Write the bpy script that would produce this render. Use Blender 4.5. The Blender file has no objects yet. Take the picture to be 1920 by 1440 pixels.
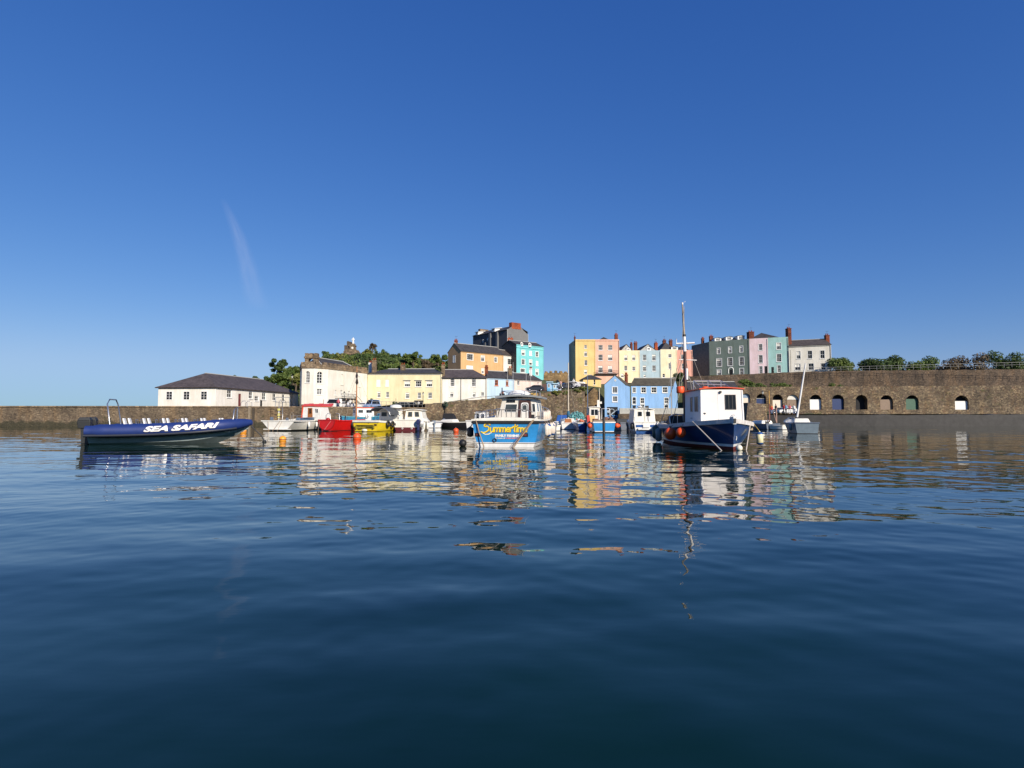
import bpy, math, random
import numpy as np
from mathutils import Vector, Matrix
R = math.radians
random.seed(7)
sc = bpy.context.scene
col = sc.collection

# ------------------------------------------------------------------ camera, sky, sun
F = 1082.0; PITCH = R(3.07); HC = 1.6
cd = bpy.data.cameras.new("camera"); cam = bpy.data.objects.new("camera", cd); col.objects.link(cam)
cam.location = (0, 0, HC); cam.rotation_euler = (R(90) + PITCH, 0, 0)
cd.sensor_fit = 'HORIZONTAL'; cd.sensor_width = 36; cd.lens = 36 * F / 1920
cd.clip_start = 0.05; cd.clip_end = 60000
sc.camera = cam
SUN_AZ, SUN_EL = 33.0, 26.0            # degrees to the right of straight behind the camera, and up
S = Vector((math.cos(R(SUN_EL)) * math.sin(R(SUN_AZ)), -math.cos(R(SUN_EL)) * math.cos(R(SUN_AZ)), math.sin(R(SUN_EL))))
sd = bpy.data.lights.new("sun", 'SUN'); sun = bpy.data.objects.new("sun", sd); col.objects.link(sun)
EXPO = 0.25; sd.energy = 4.9; sd.angle = R(0.5); sd.color = (1.0, 0.90, 0.76)
sun.rotation_euler = (-S).to_track_quat('-Z', 'Y').to_euler(); sun.location = (40, -40, 60)
w = bpy.data.worlds.new("World"); sc.world = w; w.use_nodes = True
nt = w.node_tree; bg = nt.nodes['Background']
sky = nt.nodes.new('ShaderNodeTexSky'); sky.sky_type = 'NISHITA'; sky.sun_disc = False
sky.sun_elevation = R(SUN_EL); sky.sun_rotation = R(180 - SUN_AZ)
sky.air_density = 1.0; sky.dust_density = 0.05; sky.ozone_density = 3.2; sky.altitude = 200
hs = nt.nodes.new('ShaderNodeHueSaturation'); hs.inputs['Saturation'].default_value = 1.12
nt.links.new(sky.outputs[0], hs.inputs['Color']); bg.inputs[1].default_value = 0.105
# deepen the clear-sky blue: one gain and gamma per channel over the whole sky
sp_ = nt.nodes.new('ShaderNodeSeparateColor'); cb_ = nt.nodes.new('ShaderNodeCombineColor'); nt.links.new(hs.outputs[0], sp_.inputs[0])
for i_, (k_, g_) in enumerate(((.67, 1.06), (.62, .83), (.82, .57))):
    pw = nt.nodes.new('ShaderNodeMath'); pw.operation = 'POWER'; pw.inputs[1].default_value = g_; nt.links.new(sp_.outputs[i_], pw.inputs[0])
    ml = nt.nodes.new('ShaderNodeMath'); ml.operation = 'MULTIPLY'; ml.inputs[1].default_value = k_ * .105 ** (g_ - 1) / 2 ** EXPO; nt.links.new(pw.outputs[0], ml.inputs[0]); mn = nt.nodes.new('ShaderNodeMath'); mn.operation = 'SMOOTH_MIN'; mn.inputs[1].default_value = (.30, .47, .72)[i_] / .105; mn.inputs[2].default_value = 1.4; nt.links.new(ml.outputs[0], mn.inputs[0]); nt.links.new(mn.outputs[0], cb_.inputs[i_])
nt.links.new(cb_.outputs[0], bg.inputs[0])
sc.view_settings.view_transform = 'Standard'; sc.view_settings.look = 'None'
sc.view_settings.exposure = EXPO; sc.view_settings.gamma = 1
sc.cycles.max_bounces = 6; sc.cycles.caustics_reflective = False; sc.cycles.caustics_refractive = False
sc.cycles.transparent_max_bounces = 8

# ------------------------------------------------------------------ pixel <-> world
def ray(px, py):
    dx = (px - 960) / F; dy = (720 - py) / F
    return Vector((dx, math.cos(PITCH) - dy * math.sin(PITCH), math.sin(PITCH) + dy * math.cos(PITCH)))
def at(px, py, Y):
    d = ray(px, py); return Vector((0, 0, HC)) + d * (Y / d.y)
def gx(px, Y): return at(px, 778, Y).x
def gz(py, Y): return at(960, py, Y).z
def K(n, x, y):
    o = {1: (415, 620), 2: (550, 620), 3: (800, 590), 4: (1040, 590), 5: (1240, 590)}[n]
    return o[0] + x / 6.857, o[1] + y / 6.857
def KR(n, x0, y0, x1, y1, *rest):
    a = K(n, x0, y0); b = K(n, x1, y1); return (a[0], a[1], b[0], b[1]) + rest

# ------------------------------------------------------------------ materials
M = {}
def lin(c):
    if isinstance(c, str):
        c = c.lstrip('#'); v = [int(c[i:i + 2], 16) / 255 for i in (0, 2, 4)]
        return tuple(((x / 12.92) if x <= .04045 else ((x + .055) / 1.055) ** 2.4) for x in v)
    return tuple(c)
def newmat(name):
    m = bpy.data.materials.new(name); m.use_nodes = True
    n = m.node_tree; return m, n, n.nodes['Principled BSDF']
def mul(c, k): return tuple(min(1, x * k) for x in c)
def plain(name, c, rough=.5, metal=0, var=.12, scale=3.0, bump=0.0, coat=0, streak=False, spec=.5):
    if name in M: return M[name]
    c = lin(c); m, n, b = newmat(name); L = n.links
    tc = n.nodes.new('ShaderNodeTexCoord'); mp = n.nodes.new('ShaderNodeMapping')
    mp.inputs['Scale'].default_value = (1, 1, .22 if streak else 1)
    L.new(tc.outputs['Object'], mp.inputs[0])
    no = n.nodes.new('ShaderNodeTexNoise'); no.inputs['Scale'].default_value = scale; no.inputs['Detail'].default_value = 6; no.inputs['Roughness'].default_value = .65
    L.new(mp.outputs[0], no.inputs['Vector'])
    rp = n.nodes.new('ShaderNodeValToRGB'); e = rp.color_ramp.elements
    e[0].position = .3; e[1].position = .7
    e[0].color = (*mul(c, 1 - var), 1); e[1].color = (*mul(c, 1 + var * .6), 1)
    L.new(no.outputs[0], rp.inputs[0]); L.new(rp.outputs[0], b.inputs['Base Color'])
    b.inputs['Roughness'].default_value = rough; b.inputs['Metallic'].default_value = metal
    b.inputs['Coat Weight'].default_value = coat; b.inputs['Specular IOR Level'].default_value = spec
    if bump:
        bp = n.nodes.new('ShaderNodeBump'); bp.inputs['Strength'].default_value = bump; bp.inputs['Distance'].default_value = .03
        n2 = n.nodes.new('ShaderNodeTexNoise'); n2.inputs['Scale'].default_value = scale * 5; n2.inputs['Detail'].default_value = 5
        L.new(tc.outputs['Object'], n2.inputs['Vector']); L.new(n2.outputs[0], bp.inputs['Height']); L.new(bp.outputs[0], b.inputs['Normal'])
    M[name] = m; return m
def stucco(name, c):
    """painted render with faint stains, rain streaks under the eaves and a grubby foot"""
    if name in M: return M[name]
    c = lin(c); m, n, b = newmat(name); L = n.links
    tc = n.nodes.new('ShaderNodeTexCoord')
    mp = n.nodes.new('ShaderNodeMapping'); mp.inputs['Scale'].default_value = (1.3, 1.3, .16)
    L.new(tc.outputs['Object'], mp.inputs[0])
    a = n.nodes.new('ShaderNodeTexNoise'); a.inputs['Scale'].default_value = 1.6; a.inputs['Detail'].default_value = 7; a.inputs['Roughness'].default_value = .7
    L.new(mp.outputs[0], a.inputs['Vector'])
    d = n.nodes.new('ShaderNodeTexNoise'); d.inputs['Scale'].default_value = .45; d.inputs['Detail'].default_value = 5
    L.new(tc.outputs['Object'], d.inputs['Vector'])
    r1 = n.nodes.new('ShaderNodeValToRGB'); e = r1.color_ramp.elements
    e[0].position = .28; e[0].color = (*mul((c[0], c[1] * .98, c[2] * .93), .84), 1); e[1].position = .62; e[1].color = (*c, 1)
    r2 = n.nodes.new('ShaderNodeValToRGB'); e = r2.color_ramp.elements
    e[0].position = .3; e[0].color = (.87, .86, .83, 1); e[1].position = .6; e[1].color = (1, 1, 1, 1)
    L.new(a.outputs[0], r1.inputs[0]); L.new(d.outputs[0], r2.inputs[0])
    mx = n.nodes.new('ShaderNodeMix'); mx.data_type = 'RGBA'; mx.blend_type = 'MULTIPLY'; mx.inputs[0].default_value = 1
    L.new(r1.outputs[0], mx.inputs[6]); L.new(r2.outputs[0], mx.inputs[7]); L.new(mx.outputs[2], b.inputs['Base Color'])
    b.inputs['Roughness'].default_value = .85
    bp = n.nodes.new('ShaderNodeBump'); bp.inputs['Strength'].default_value = .35; bp.inputs['Distance'].default_value = .03
    n2 = n.nodes.new('ShaderNodeTexNoise'); n2.inputs['Scale'].default_value = 4; n2.inputs['Detail'].default_value = 8
    L.new(tc.outputs['Object'], n2.inputs['Vector']); L.new(n2.outputs[0], bp.inputs['Height']); L.new(bp.outputs[0], b.inputs['Normal'])
    M[name] = m; return m
def stone(name, cols, mortar, scale=1.6, flat=1.8, green=None, bump=.8):
    if name in M: return M[name]
    m, n, b = newmat(name); L = n.links
    tc = n.nodes.new('ShaderNodeTexCoord'); mp = n.nodes.new('ShaderNodeMapping'); mp.inputs['Scale'].default_value = (1, 1, flat)
    dn = n.nodes.new('ShaderNodeTexNoise'); dn.inputs['Scale'].default_value = 2.5; dn.inputs['Detail'].default_value = 5; L.new(tc.outputs['Object'], dn.inputs['Vector'])
    va = n.nodes.new('ShaderNodeVectorMath'); va.operation = 'MULTIPLY_ADD'; va.inputs[1].default_value = (.55, .55, .3); L.new(dn.outputs['Color'], va.inputs[0]); L.new(tc.outputs['Object'], va.inputs[2]); L.new(va.outputs[0], mp.inputs[0])
    v = n.nodes.new('ShaderNodeTexVoronoi'); v.inputs['Scale'].default_value = scale; L.new(mp.outputs[0], v.inputs['Vector'])
    ve = n.nodes.new('ShaderNodeTexVoronoi'); ve.feature = 'DISTANCE_TO_EDGE'; ve.inputs['Scale'].default_value = scale; L.new(mp.outputs[0], ve.inputs['Vector'])
    sp = n.nodes.new('ShaderNodeSeparateColor'); L.new(v.outputs['Color'], sp.inputs[0])
    rp = n.nodes.new('ShaderNodeValToRGB'); cr = rp.color_ramp
    while len(cr.elements) < len(cols): cr.elements.new(.5)
    for i, c in enumerate(cols):
        cr.elements[i].position = i / (len(cols) - 1); cr.elements[i].color = (*lin(c), 1)
    L.new(sp.outputs[0], rp.inputs[0])
    re = n.nodes.new('ShaderNodeValToRGB'); re.color_ramp.elements[0].position = .0; re.color_ramp.elements[1].position = .07; re.color_ramp.elements[0].color = (.45, .45, .45, 1)
    L.new(ve.outputs['Distance'], re.inputs[0])
    mx = n.nodes.new('ShaderNodeMix'); mx.data_type = 'RGBA'
    L.new(re.outputs[0], mx.inputs[0]); mx.inputs[6].default_value = (*lin(mortar), 1); L.new(rp.outputs[0], mx.inputs[7])
    no = n.nodes.new('ShaderNodeTexNoise'); no.inputs['Scale'].default_value = .35; no.inputs['Detail'].default_value = 9; no.inputs['Roughness'].default_value = .72
    L.new(tc.outputs['Object'], no.inputs['Vector'])
    r3 = n.nodes.new('ShaderNodeValToRGB'); e = r3.color_ramp.elements
    e[0].position = .32; e[0].color = (.5, .47, .43, 1); e[1].position = .68; e[1].color = (1.35, 1.3, 1.22, 1)
    L.new(no.outputs[0], r3.inputs[0])
    m2 = n.nodes.new('ShaderNodeMix'); m2.data_type = 'RGBA'; m2.blend_type = 'MULTIPLY'; m2.inputs[0].default_value = 1
    L.new(mx.outputs[2], m2.inputs[6]); L.new(r3.outputs[0], m2.inputs[7]); out = m2.outputs[2]
    # rebuilt and repaired stretches: broad patches of greyer or browner stone, and long damp streaks
    mp2 = n.nodes.new('ShaderNodeMapping'); mp2.inputs['Scale'].default_value = (1, 1, .25); L.new(tc.outputs['Object'], mp2.inputs[0])
    n5 = n.nodes.new('ShaderNodeTexNoise'); n5.inputs['Scale'].default_value = .5; n5.inputs['Detail'].default_value = 7; n5.inputs['Roughness'].default_value = .7; L.new(mp2.outputs[0], n5.inputs['Vector'])
    r5 = n.nodes.new('ShaderNodeValToRGB'); cr5 = r5.color_ramp; cr5.elements.new(.5)
    for el, (po, co) in zip(cr5.elements, ((.34, (.62, .64, .68, 1)), (.5, (1, 1, 1, 1)), (.66, (1.25, 1.12, .95, 1)))): el.position = po; el.color = co
    L.new(n5.outputs[0], r5.inputs[0]); m5 = n.nodes.new('ShaderNodeMix'); m5.data_type = 'RGBA'; m5.blend_type = 'MULTIPLY'; m5.inputs[0].default_value = 1
    L.new(out, m5.inputs[6]); L.new(r5.outputs[0], m5.inputs[7]); out = m5.outputs[2]
    if green:
        g = n.nodes.new('ShaderNodeTexNoise'); g.inputs['Scale'].default_value = .5; g.inputs['Detail'].default_value = 10; g.inputs['Roughness'].default_value = .75
        L.new(tc.outputs['Object'], g.inputs['Vector'])
        rg = n.nodes.new('ShaderNodeValToRGB'); rg.color_ramp.elements[0].position = green[1]; rg.color_ramp.elements[1].position = green[1] + .05
        L.new(g.outputs[0], rg.inputs[0])
        m3 = n.nodes.new('ShaderNodeMix'); m3.data_type = 'RGBA'; L.new(rg.outputs[0], m3.inputs[0])
        L.new(out, m3.inputs[6]); m3.inputs[7].default_value = (*lin(green[0]), 1); out = m3.outputs[2]
    # dark weed and damp left by the tide on whatever stands in the water
    ge = n.nodes.new('ShaderNodeNewGeometry'); sz = n.nodes.new('ShaderNodeSeparateXYZ'); L.new(ge.outputs['Position'], sz.inputs[0])
    nw = n.nodes.new('ShaderNodeTexNoise'); nw.inputs['Scale'].default_value = 1.1; nw.inputs['Detail'].default_value = 6; L.new(tc.outputs['Object'], nw.inputs['Vector'])
    aw = n.nodes.new('ShaderNodeMath'); aw.operation = 'MULTIPLY_ADD'; aw.inputs[1].default_value = -1.3; L.new(nw.outputs[0], aw.inputs[0]); L.new(sz.outputs[2], aw.inputs[2])
    rw = n.nodes.new('ShaderNodeMapRange'); rw.inputs[1].default_value = -.15; rw.inputs[2].default_value = .2; rw.inputs[3].default_value = .8; rw.inputs[4].default_value = 0; L.new(aw.outputs[0], rw.inputs[0])
    mw = n.nodes.new('ShaderNodeMix'); mw.data_type = 'RGBA'; L.new(rw.outputs[0], mw.inputs[0]); L.new(out, mw.inputs[6]); mw.inputs[7].default_value = (.035, .036, .018, 1); out = mw.outputs[2]
    L.new(out, b.inputs['Base Color']); b.inputs['Roughness'].default_value = .9
    bp = n.nodes.new('ShaderNodeBump'); bp.inputs['Strength'].default_value = bump; bp.inputs['Distance'].default_value = .15
    n2 = n.nodes.new('ShaderNodeTexNoise'); n2.inputs['Scale'].default_value = 2.2; n2.inputs['Detail'].default_value = 9
    L.new(tc.outputs['Object'], n2.inputs['Vector'])
    ad = n.nodes.new('ShaderNodeMath'); ad.operation = 'ADD'; L.new(re.outputs[0], ad.inputs[0]); L.new(n2.outputs[0], ad.inputs[1])
    L.new(ad.outputs[0], bp.inputs['Height']); L.new(bp.outputs[0], b.inputs['Normal'])
    M[name] = m; return m
def slate(name, c):
    if name in M: return M[name]
    c = lin(c); m, n, b = newmat(name); L = n.links
    tc = n.nodes.new('ShaderNodeTexCoord'); mp = n.nodes.new('ShaderNodeMapping'); mp.inputs['Scale'].default_value = (1, 1, 1.9)
    L.new(tc.outputs['Object'], mp.inputs[0])
    v = n.nodes.new('ShaderNodeTexVoronoi'); v.distance = 'CHEBYCHEV'; v.inputs['Scale'].default_value = 3.2; L.new(mp.outputs[0], v.inputs['Vector'])
    sp = n.nodes.new('ShaderNodeSeparateColor'); L.new(v.outputs['Color'], sp.inputs[0])
    no = n.nodes.new('ShaderNodeTexNoise'); no.inputs['Scale'].default_value = .8; no.inputs['Detail'].default_value = 8; no.inputs['Roughness'].default_value = .7
    L.new(tc.outputs['Object'], no.inputs['Vector'])
    ad = n.nodes.new('ShaderNodeMath'); ad.operation = 'MULTIPLY_ADD'; ad.inputs[1].default_value = .35
    L.new(sp.outputs[0], ad.inputs[0]); L.new(no.outputs[0], ad.inputs[2])
    rp = n.nodes.new('ShaderNodeValToRGB'); e = rp.color_ramp.elements
    e[0].position = .4; e[0].color = (*mul(c, .62), 1); e[1].position = .85; e[1].color = (*mul(c, 1.35), 1)
    L.new(ad.outputs[0], rp.inputs[0]); L.new(rp.outputs[0], b.inputs['Base Color'])
    b.inputs['Roughness'].default_value = .7
    wv = n.nodes.new('ShaderNodeTexWave'); wv.bands_direction = 'Z'; wv.wave_profile = 'SAW'; wv.inputs['Scale'].default_value = 2.0; wv.inputs['Distortion'].default_value = .3
    L.new(tc.outputs['Object'], wv.inputs['Vector'])
    bp = n.nodes.new('ShaderNodeBump'); bp.inputs['Strength'].default_value = .5; bp.inputs['Distance'].default_value = .05
    L.new(wv.outputs[0], bp.inputs['Height']); L.new(bp.outputs[0], b.inputs['Normal'])
    M[name] = m; return m
def foliage(name, c1, c2):
    if name in M: return M[name]
    m, n, b = newmat(name); L = n.links
    oi = n.nodes.new('ShaderNodeTexCoord'); no = n.nodes.new('ShaderNodeTexNoise'); no.inputs['Scale'].default_value = .9; no.inputs['Detail'].default_value = 6
    L.new(oi.outputs['Object'], no.inputs['Vector'])
    rp = n.nodes.new('ShaderNodeValToRGB'); e = rp.color_ramp.elements
    e[0].position = .35; e[0].color = (*lin(c1), 1); e[1].position = .66; e[1].color = (*lin(c2), 1)
    L.new(no.outputs[0], rp.inputs[0]); L.new(rp.outputs[0], b.inputs['Base Color']); b.inputs['Roughness'].default_value = .65
    b.inputs['Subsurface Weight'].default_value = 0
    tr = n.nodes.new('ShaderNodeBsdfTranslucent'); L.new(rp.outputs[0], tr.inputs[0])
    ms = n.nodes.new('ShaderNodeMixShader'); ms.inputs[0].default_value = .25
    L.new(b.outputs[0], ms.inputs[1]); L.new(tr.outputs[0], ms.inputs[2]); L.new(ms.outputs[0], n.nodes['Material Output'].inputs[0])
    M[name] = m; return m

WHITE = plain('white_gloss', (.80, .79, .76), .35, var=.16, scale=2.5, streak=True)
CREAMW = plain('cream_gelcoat', (.80, .77, .68), .4, var=.18, scale=2.5, streak=True)
FRAME = plain('window_white', (.80, .80, .78), .5, var=.05)
GLASS = plain('dark_glass', (.012, .015, .018), .15, var=.5, scale=.8, spec=.3)
GLASSG = plain('grey_glass', (.05, .06, .062), .15, var=.7, scale=1.2, spec=.35)
BLACK = plain('black_rubber', (.015, .015, .016), .55, var=.3)
DARKIN = plain('dark_interior', (.008, .009, .012), .8)
STEEL = plain('steel', (.55, .56, .58), .3, metal=.9)
IRON = plain('black_iron', (.02, .022, .024), .5)
ORANGE = plain('orange_buoy', (.85, .10, .02), .45, var=.12)
YELB = plain('yellow_buoy', (.85, .35, .03), .45, var=.12)
REDP = plain('red_paint', (.60, .012, .012), .3, coat=.3, var=.18, scale=2)
REDT = plain('orange_red_trim', (.75, .09, .03), .45, var=.15)
WOOD = plain('varnished_wood', (.36, .13, .035), .4, var=.35, scale=6)
DWOOD = plain('dark_wood', (.06, .025, .018), .45, var=.3, scale=6)
PALEW = plain('pale_spar', (.30, .25, .19), .5, var=.25, scale=5)
BRICK = stone('brick', ['#8a4630', '#6e3527', '#9a5a40'], '#8b7b6c', 4, 3)
REDBRICK = stone('red_brick', ['#b4552f', '#a04425', '#c06438'], '#a07a60', 4, 3)
SLATE = slate('slate_dark', (.048, .044, .044))
SLATEB = slate('slate_brown', (.07, .056, .048))
SLATEG = slate('slate_moss', (.085, .073, .048))
SLATEP = slate('slate_purple', (.075, .060, .058))
LEAD = plain('pale_lead', (.42, .42, .40), .7)
STONEW = stone('harbour_stone', ['#766a5c', '#8f8068', '#5d5448', '#a3927a', '#6b6152'], '#85796a', 3.4, 2.0)
STONEQ = stone('quay_stone', ['#7a6c5a', '#6a5d4f', '#8a7c68', '#54493f'], '#756a5b', 3.2, 2.4, ('#3f3d26', .60))
STONEC = stone('cliff_stone', ['#6f6351', '#857763', '#574d42', '#9a8b72', '#665a50', '#74604f'], '#7a6d5c', 3.0, 1.5, ('#55552a', .60), bump=1.0)
STONER = stone('terrace_stone', ['#5e5247', '#6f6154', '#4a4139', '#7b6c5d', '#56493f'], '#6b5f52', 3.4, 2.2, ('#4c4c2a', .66), bump=1.0)
STONET = stone('tower_stone', ['#82735f', '#93826c', '#675a4b', '#a39177'], '#85786a', 1.6, 1.6)
ASPH = plain('asphalt', (.06, .058, .055), .9, var=.2, scale=.6)

# ------------------------------------------------------------------ mesh collecting
class MB:
    def __init__(s): s.v = []; s.f = []; s.m = []; s.cur = 0; s.sm = []
    def add(s, vs, fs, smooth=False):
        o = len(s.v); s.v += [tuple(p) for p in vs]
        for f in fs: s.f.append([i + o for i in f]); s.m.append(s.cur); s.sm.append(smooth)
        return s
    def quad(s, *p): return s.add(p, [tuple(range(len(p)))])
    def box(s, x0, x1, y0, y1, z0, z1):
        return s.hexa([(x0, y0, z0), (x1, y0, z0), (x1, y1, z0), (x0, y1, z0)], [(x0, y0, z1), (x1, y0, z1), (x1, y1, z1), (x0, y1, z1)])
    def hexa(s, b, t):
        n = len(b)
        return s.add(list(b) + list(t), [tuple(range(n))[::-1], tuple(range(n, 2 * n))] + [(i, (i + 1) % n, n + (i + 1) % n, n + i) for i in range(n)])
    def slab(s, pts, t):
        p = [Vector(q) for q in pts]; nrm = (p[1] - p[0]).cross(p[2] - p[0]).normalized()
        return s.hexa([q - nrm * t for q in p], p)
    def tube(s, pts, r, n=8, cap=True, smooth=True):
        pts = [Vector(p) for p in pts]; rs = r if isinstance(r, (list, tuple)) else [r] * len(pts)
        vs = []; fs = []
        for i, p in enumerate(pts):
            a = pts[max(0, i - 1)]; b = pts[min(len(pts) - 1, i + 1)]; d = (b - a).normalized()
            u = d.cross(Vector((0, 0, 1)) if abs(d.z) < .9 else Vector((0, 1, 0))).normalized(); v = d.cross(u)
            for k in range(n):
                an = 2 * math.pi * k / n; vs.append(p + (u * math.cos(an) + v * math.sin(an)) * rs[i])
        for i in range(len(pts) - 1):
            for k in range(n): fs.append((i * n + k, i * n + (k + 1) % n, (i + 1) * n + (k + 1) % n, (i + 1) * n + k))
        s.add(vs, fs, smooth)
        if cap: s.add(vs[:n], [tuple(range(n))]); s.add(vs[-n:], [tuple(range(n))[::-1]])
        return s
    def lathe(s, c, prof, n=16, axis='z', smooth=True):
        c = Vector(c); vs = []; fs = []
        for (r, h) in prof:
            for k in range(n):
                a = 2 * math.pi * k / n; q = (r * math.cos(a), r * math.sin(a), h)
                if axis == 'x': q = (h, q[0], q[1])
                if axis == 'y': q = (q[0], h, q[1])
                vs.append(c + Vector(q))
        for i in range(len(prof) - 1):
            for k in range(n): fs.append((i * n + k, i * n + (k + 1) % n, (i + 1) * n + (k + 1) % n, (i + 1) * n + k))
        return s.add(vs, fs, smooth)
    def ball(s, c, r, sx=1, sy=1, sz=1, n=16):
        prof = []
        c = Vector(c); vs = []; fs = []; m = n // 2
        for i in range(m + 1):
            th = math.pi * i / m
            for k in range(n):
                a = 2 * math.pi * k / n
                vs.append(c + Vector((r * sx * math.sin(th) * math.cos(a), r * sy * math.sin(th) * math.sin(a), r * sz * math.cos(th))))
        for i in range(m):
            for k in range(n): fs.append((i * n + k, i * n + (k + 1) % n, (i + 1) * n + (k + 1) % n, (i + 1) * n + k))
        return s.add(vs, fs, True)
    def torus(s, c, Rr, r, axis='x', n=20, m=8):
        c = Vector(c); vs = []; fs = []
        for i in range(n):
            a = 2 * math.pi * i / n
            for k in range(m):
                b = 2 * math.pi * k / m; q = ((Rr + r * math.cos(b)) * math.cos(a), (Rr + r * math.cos(b)) * math.sin(a), r * math.sin(b))
                if axis == 'x': q = (q[2], q[0], q[1])
                if axis == 'y': q = (q[0], q[2], q[1])
                vs.append(c + Vector(q))
        for i in range(n):
            for k in range(m): fs.append((i * m + k, i * m + (k + 1) % m, ((i + 1) % n) * m + (k + 1) % m, ((i + 1) % n) * m + k))
        return s.add(vs, fs, True)
def root_of(o):
    while o.parent: o = o.parent
    return o
def part(name, mb, mats, parent=None, world=False, bevel=0):
    """ONE mesh object from one collected mesh; world=True: coordinates are world ones, taken relative to the root (unrotated)"""
    me = bpy.data.meshes.new(name)
    if world and parent is not None:
        o = root_of(parent).location; vs = [(v[0] - o.x, v[1] - o.y, v[2] - o.z) for v in mb.v]
    else: vs = mb.v
    me.from_pydata([tuple(v) for v in vs], [], mb.f)
    if not isinstance(mats, (list, tuple)): mats = [mats]
    for m in mats: me.materials.append(m)
    me.polygons.foreach_set('material_index', mb.m); me.polygons.foreach_set('use_smooth', mb.sm)
    me.update()
    ob = bpy.data.objects.new(name, me); col.objects.link(ob)
    if parent is not None: ob.parent = parent
    if bevel:
        bm = ob.modifiers.new('bevel', 'BEVEL'); bm.width = bevel; bm.segments = 2; bm.limit_method = 'ANGLE'
    return ob
def thing(name, label, cat, loc=(0, 0, 0), rz=0, group=None):
    o = bpy.data.objects.new(name, None); col.objects.link(o); o.location = loc; o.rotation_euler = (0, 0, rz)
    o.empty_display_size = .2; o['label'] = label; o['category'] = cat
    if group: o['group'] = group
    return o
def tag(o, label, cat, group=None):
    o['label'] = label; o['category'] = cat
    if group: o['group'] = group
    return o
def lone(name, mb, mat, label, cat, group=None, origin=None, bevel=0):
    """a thing that is one mesh, world coordinates, origin at its base"""
    xs = np.array([tuple(v) for v in mb.v]); o = Vector(origin) if origin else Vector((xs[:, 0].mean(), xs[:, 1].mean(), xs[:, 2].min()))
    mb.v = [(v[0] - o.x, v[1] - o.y, v[2] - o.z) for v in mb.v]
    ob = part(name, mb, mat, bevel=bevel); ob.location = o; return tag(ob, label, cat, group)
def struct(name, mb, mat, kind='structure'):
    ob = part(name, mb, mat); ob['kind'] = kind; return ob

def quadwin(q, u0, v0, u1, v1, frame, pane, parent, nx=1, ny=1, fw=.04, proud=.02, name='window', world=False, bar=.02):
    """window set on a wall quad (bl, br, tr, tl seen from outside); frame part and its pane sub-part"""
    q = [Vector(p) for p in q]
    nrm = (q[1] - q[0]).cross(q[3] - q[0]).normalized()
    def P(u, v): return (q[0] * (1 - u) + q[1] * u) * (1 - v) + (q[3] * (1 - u) + q[2] * u) * v
    c = [P(u0, v0), P(u1, v0), P(u1, v1), P(u0, v1)]
    W = (c[1] - c[0]).length; H = (c[3] - c[0]).length
    ru, rv = fw / W, fw / H
    def I(a, b): return (c[0] * (1 - a) + c[1] * a) * (1 - b) + (c[3] * (1 - a) + c[2] * a) * b
    mb = MB()
    def bar_(a0, b0, a1, b1, d):
        mb.hexa([I(a0, b0) - nrm * .02, I(a1, b0) - nrm * .02, I(a1, b1) - nrm * .02, I(a0, b1) - nrm * .02],
                [I(a0, b0) + nrm * d, I(a1, b0) + nrm * d, I(a1, b1) + nrm * d, I(a0, b1) + nrm * d])
    bar_(0, 0, 1, rv, proud); bar_(0, 1 - rv, 1, 1, proud); bar_(0, rv, ru, 1 - rv, proud - .001); bar_(1 - ru, rv, 1, 1 - rv, proud - .001)
    bu, bv = bar / W, bar / H
    for i in range(1, nx): bar_(i / nx - bu, rv, i / nx + bu, 1 - rv, proud - .004)
    for j in range(1, ny): bar_(ru, j / ny - bv, 1 - ru, j / ny + bv, proud - .006)
    fr = part(name, mb, frame, parent, world)
    p = MB(); p.quad(*[x + nrm * .006 for x in (I(ru * .8, rv * .8), I(1 - ru * .8, rv * .8), I(1 - ru * .8, 1 - rv * .8), I(ru * .8, 1 - rv * .8))])
    part('pane', p, pane, fr, world); return fr
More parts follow.
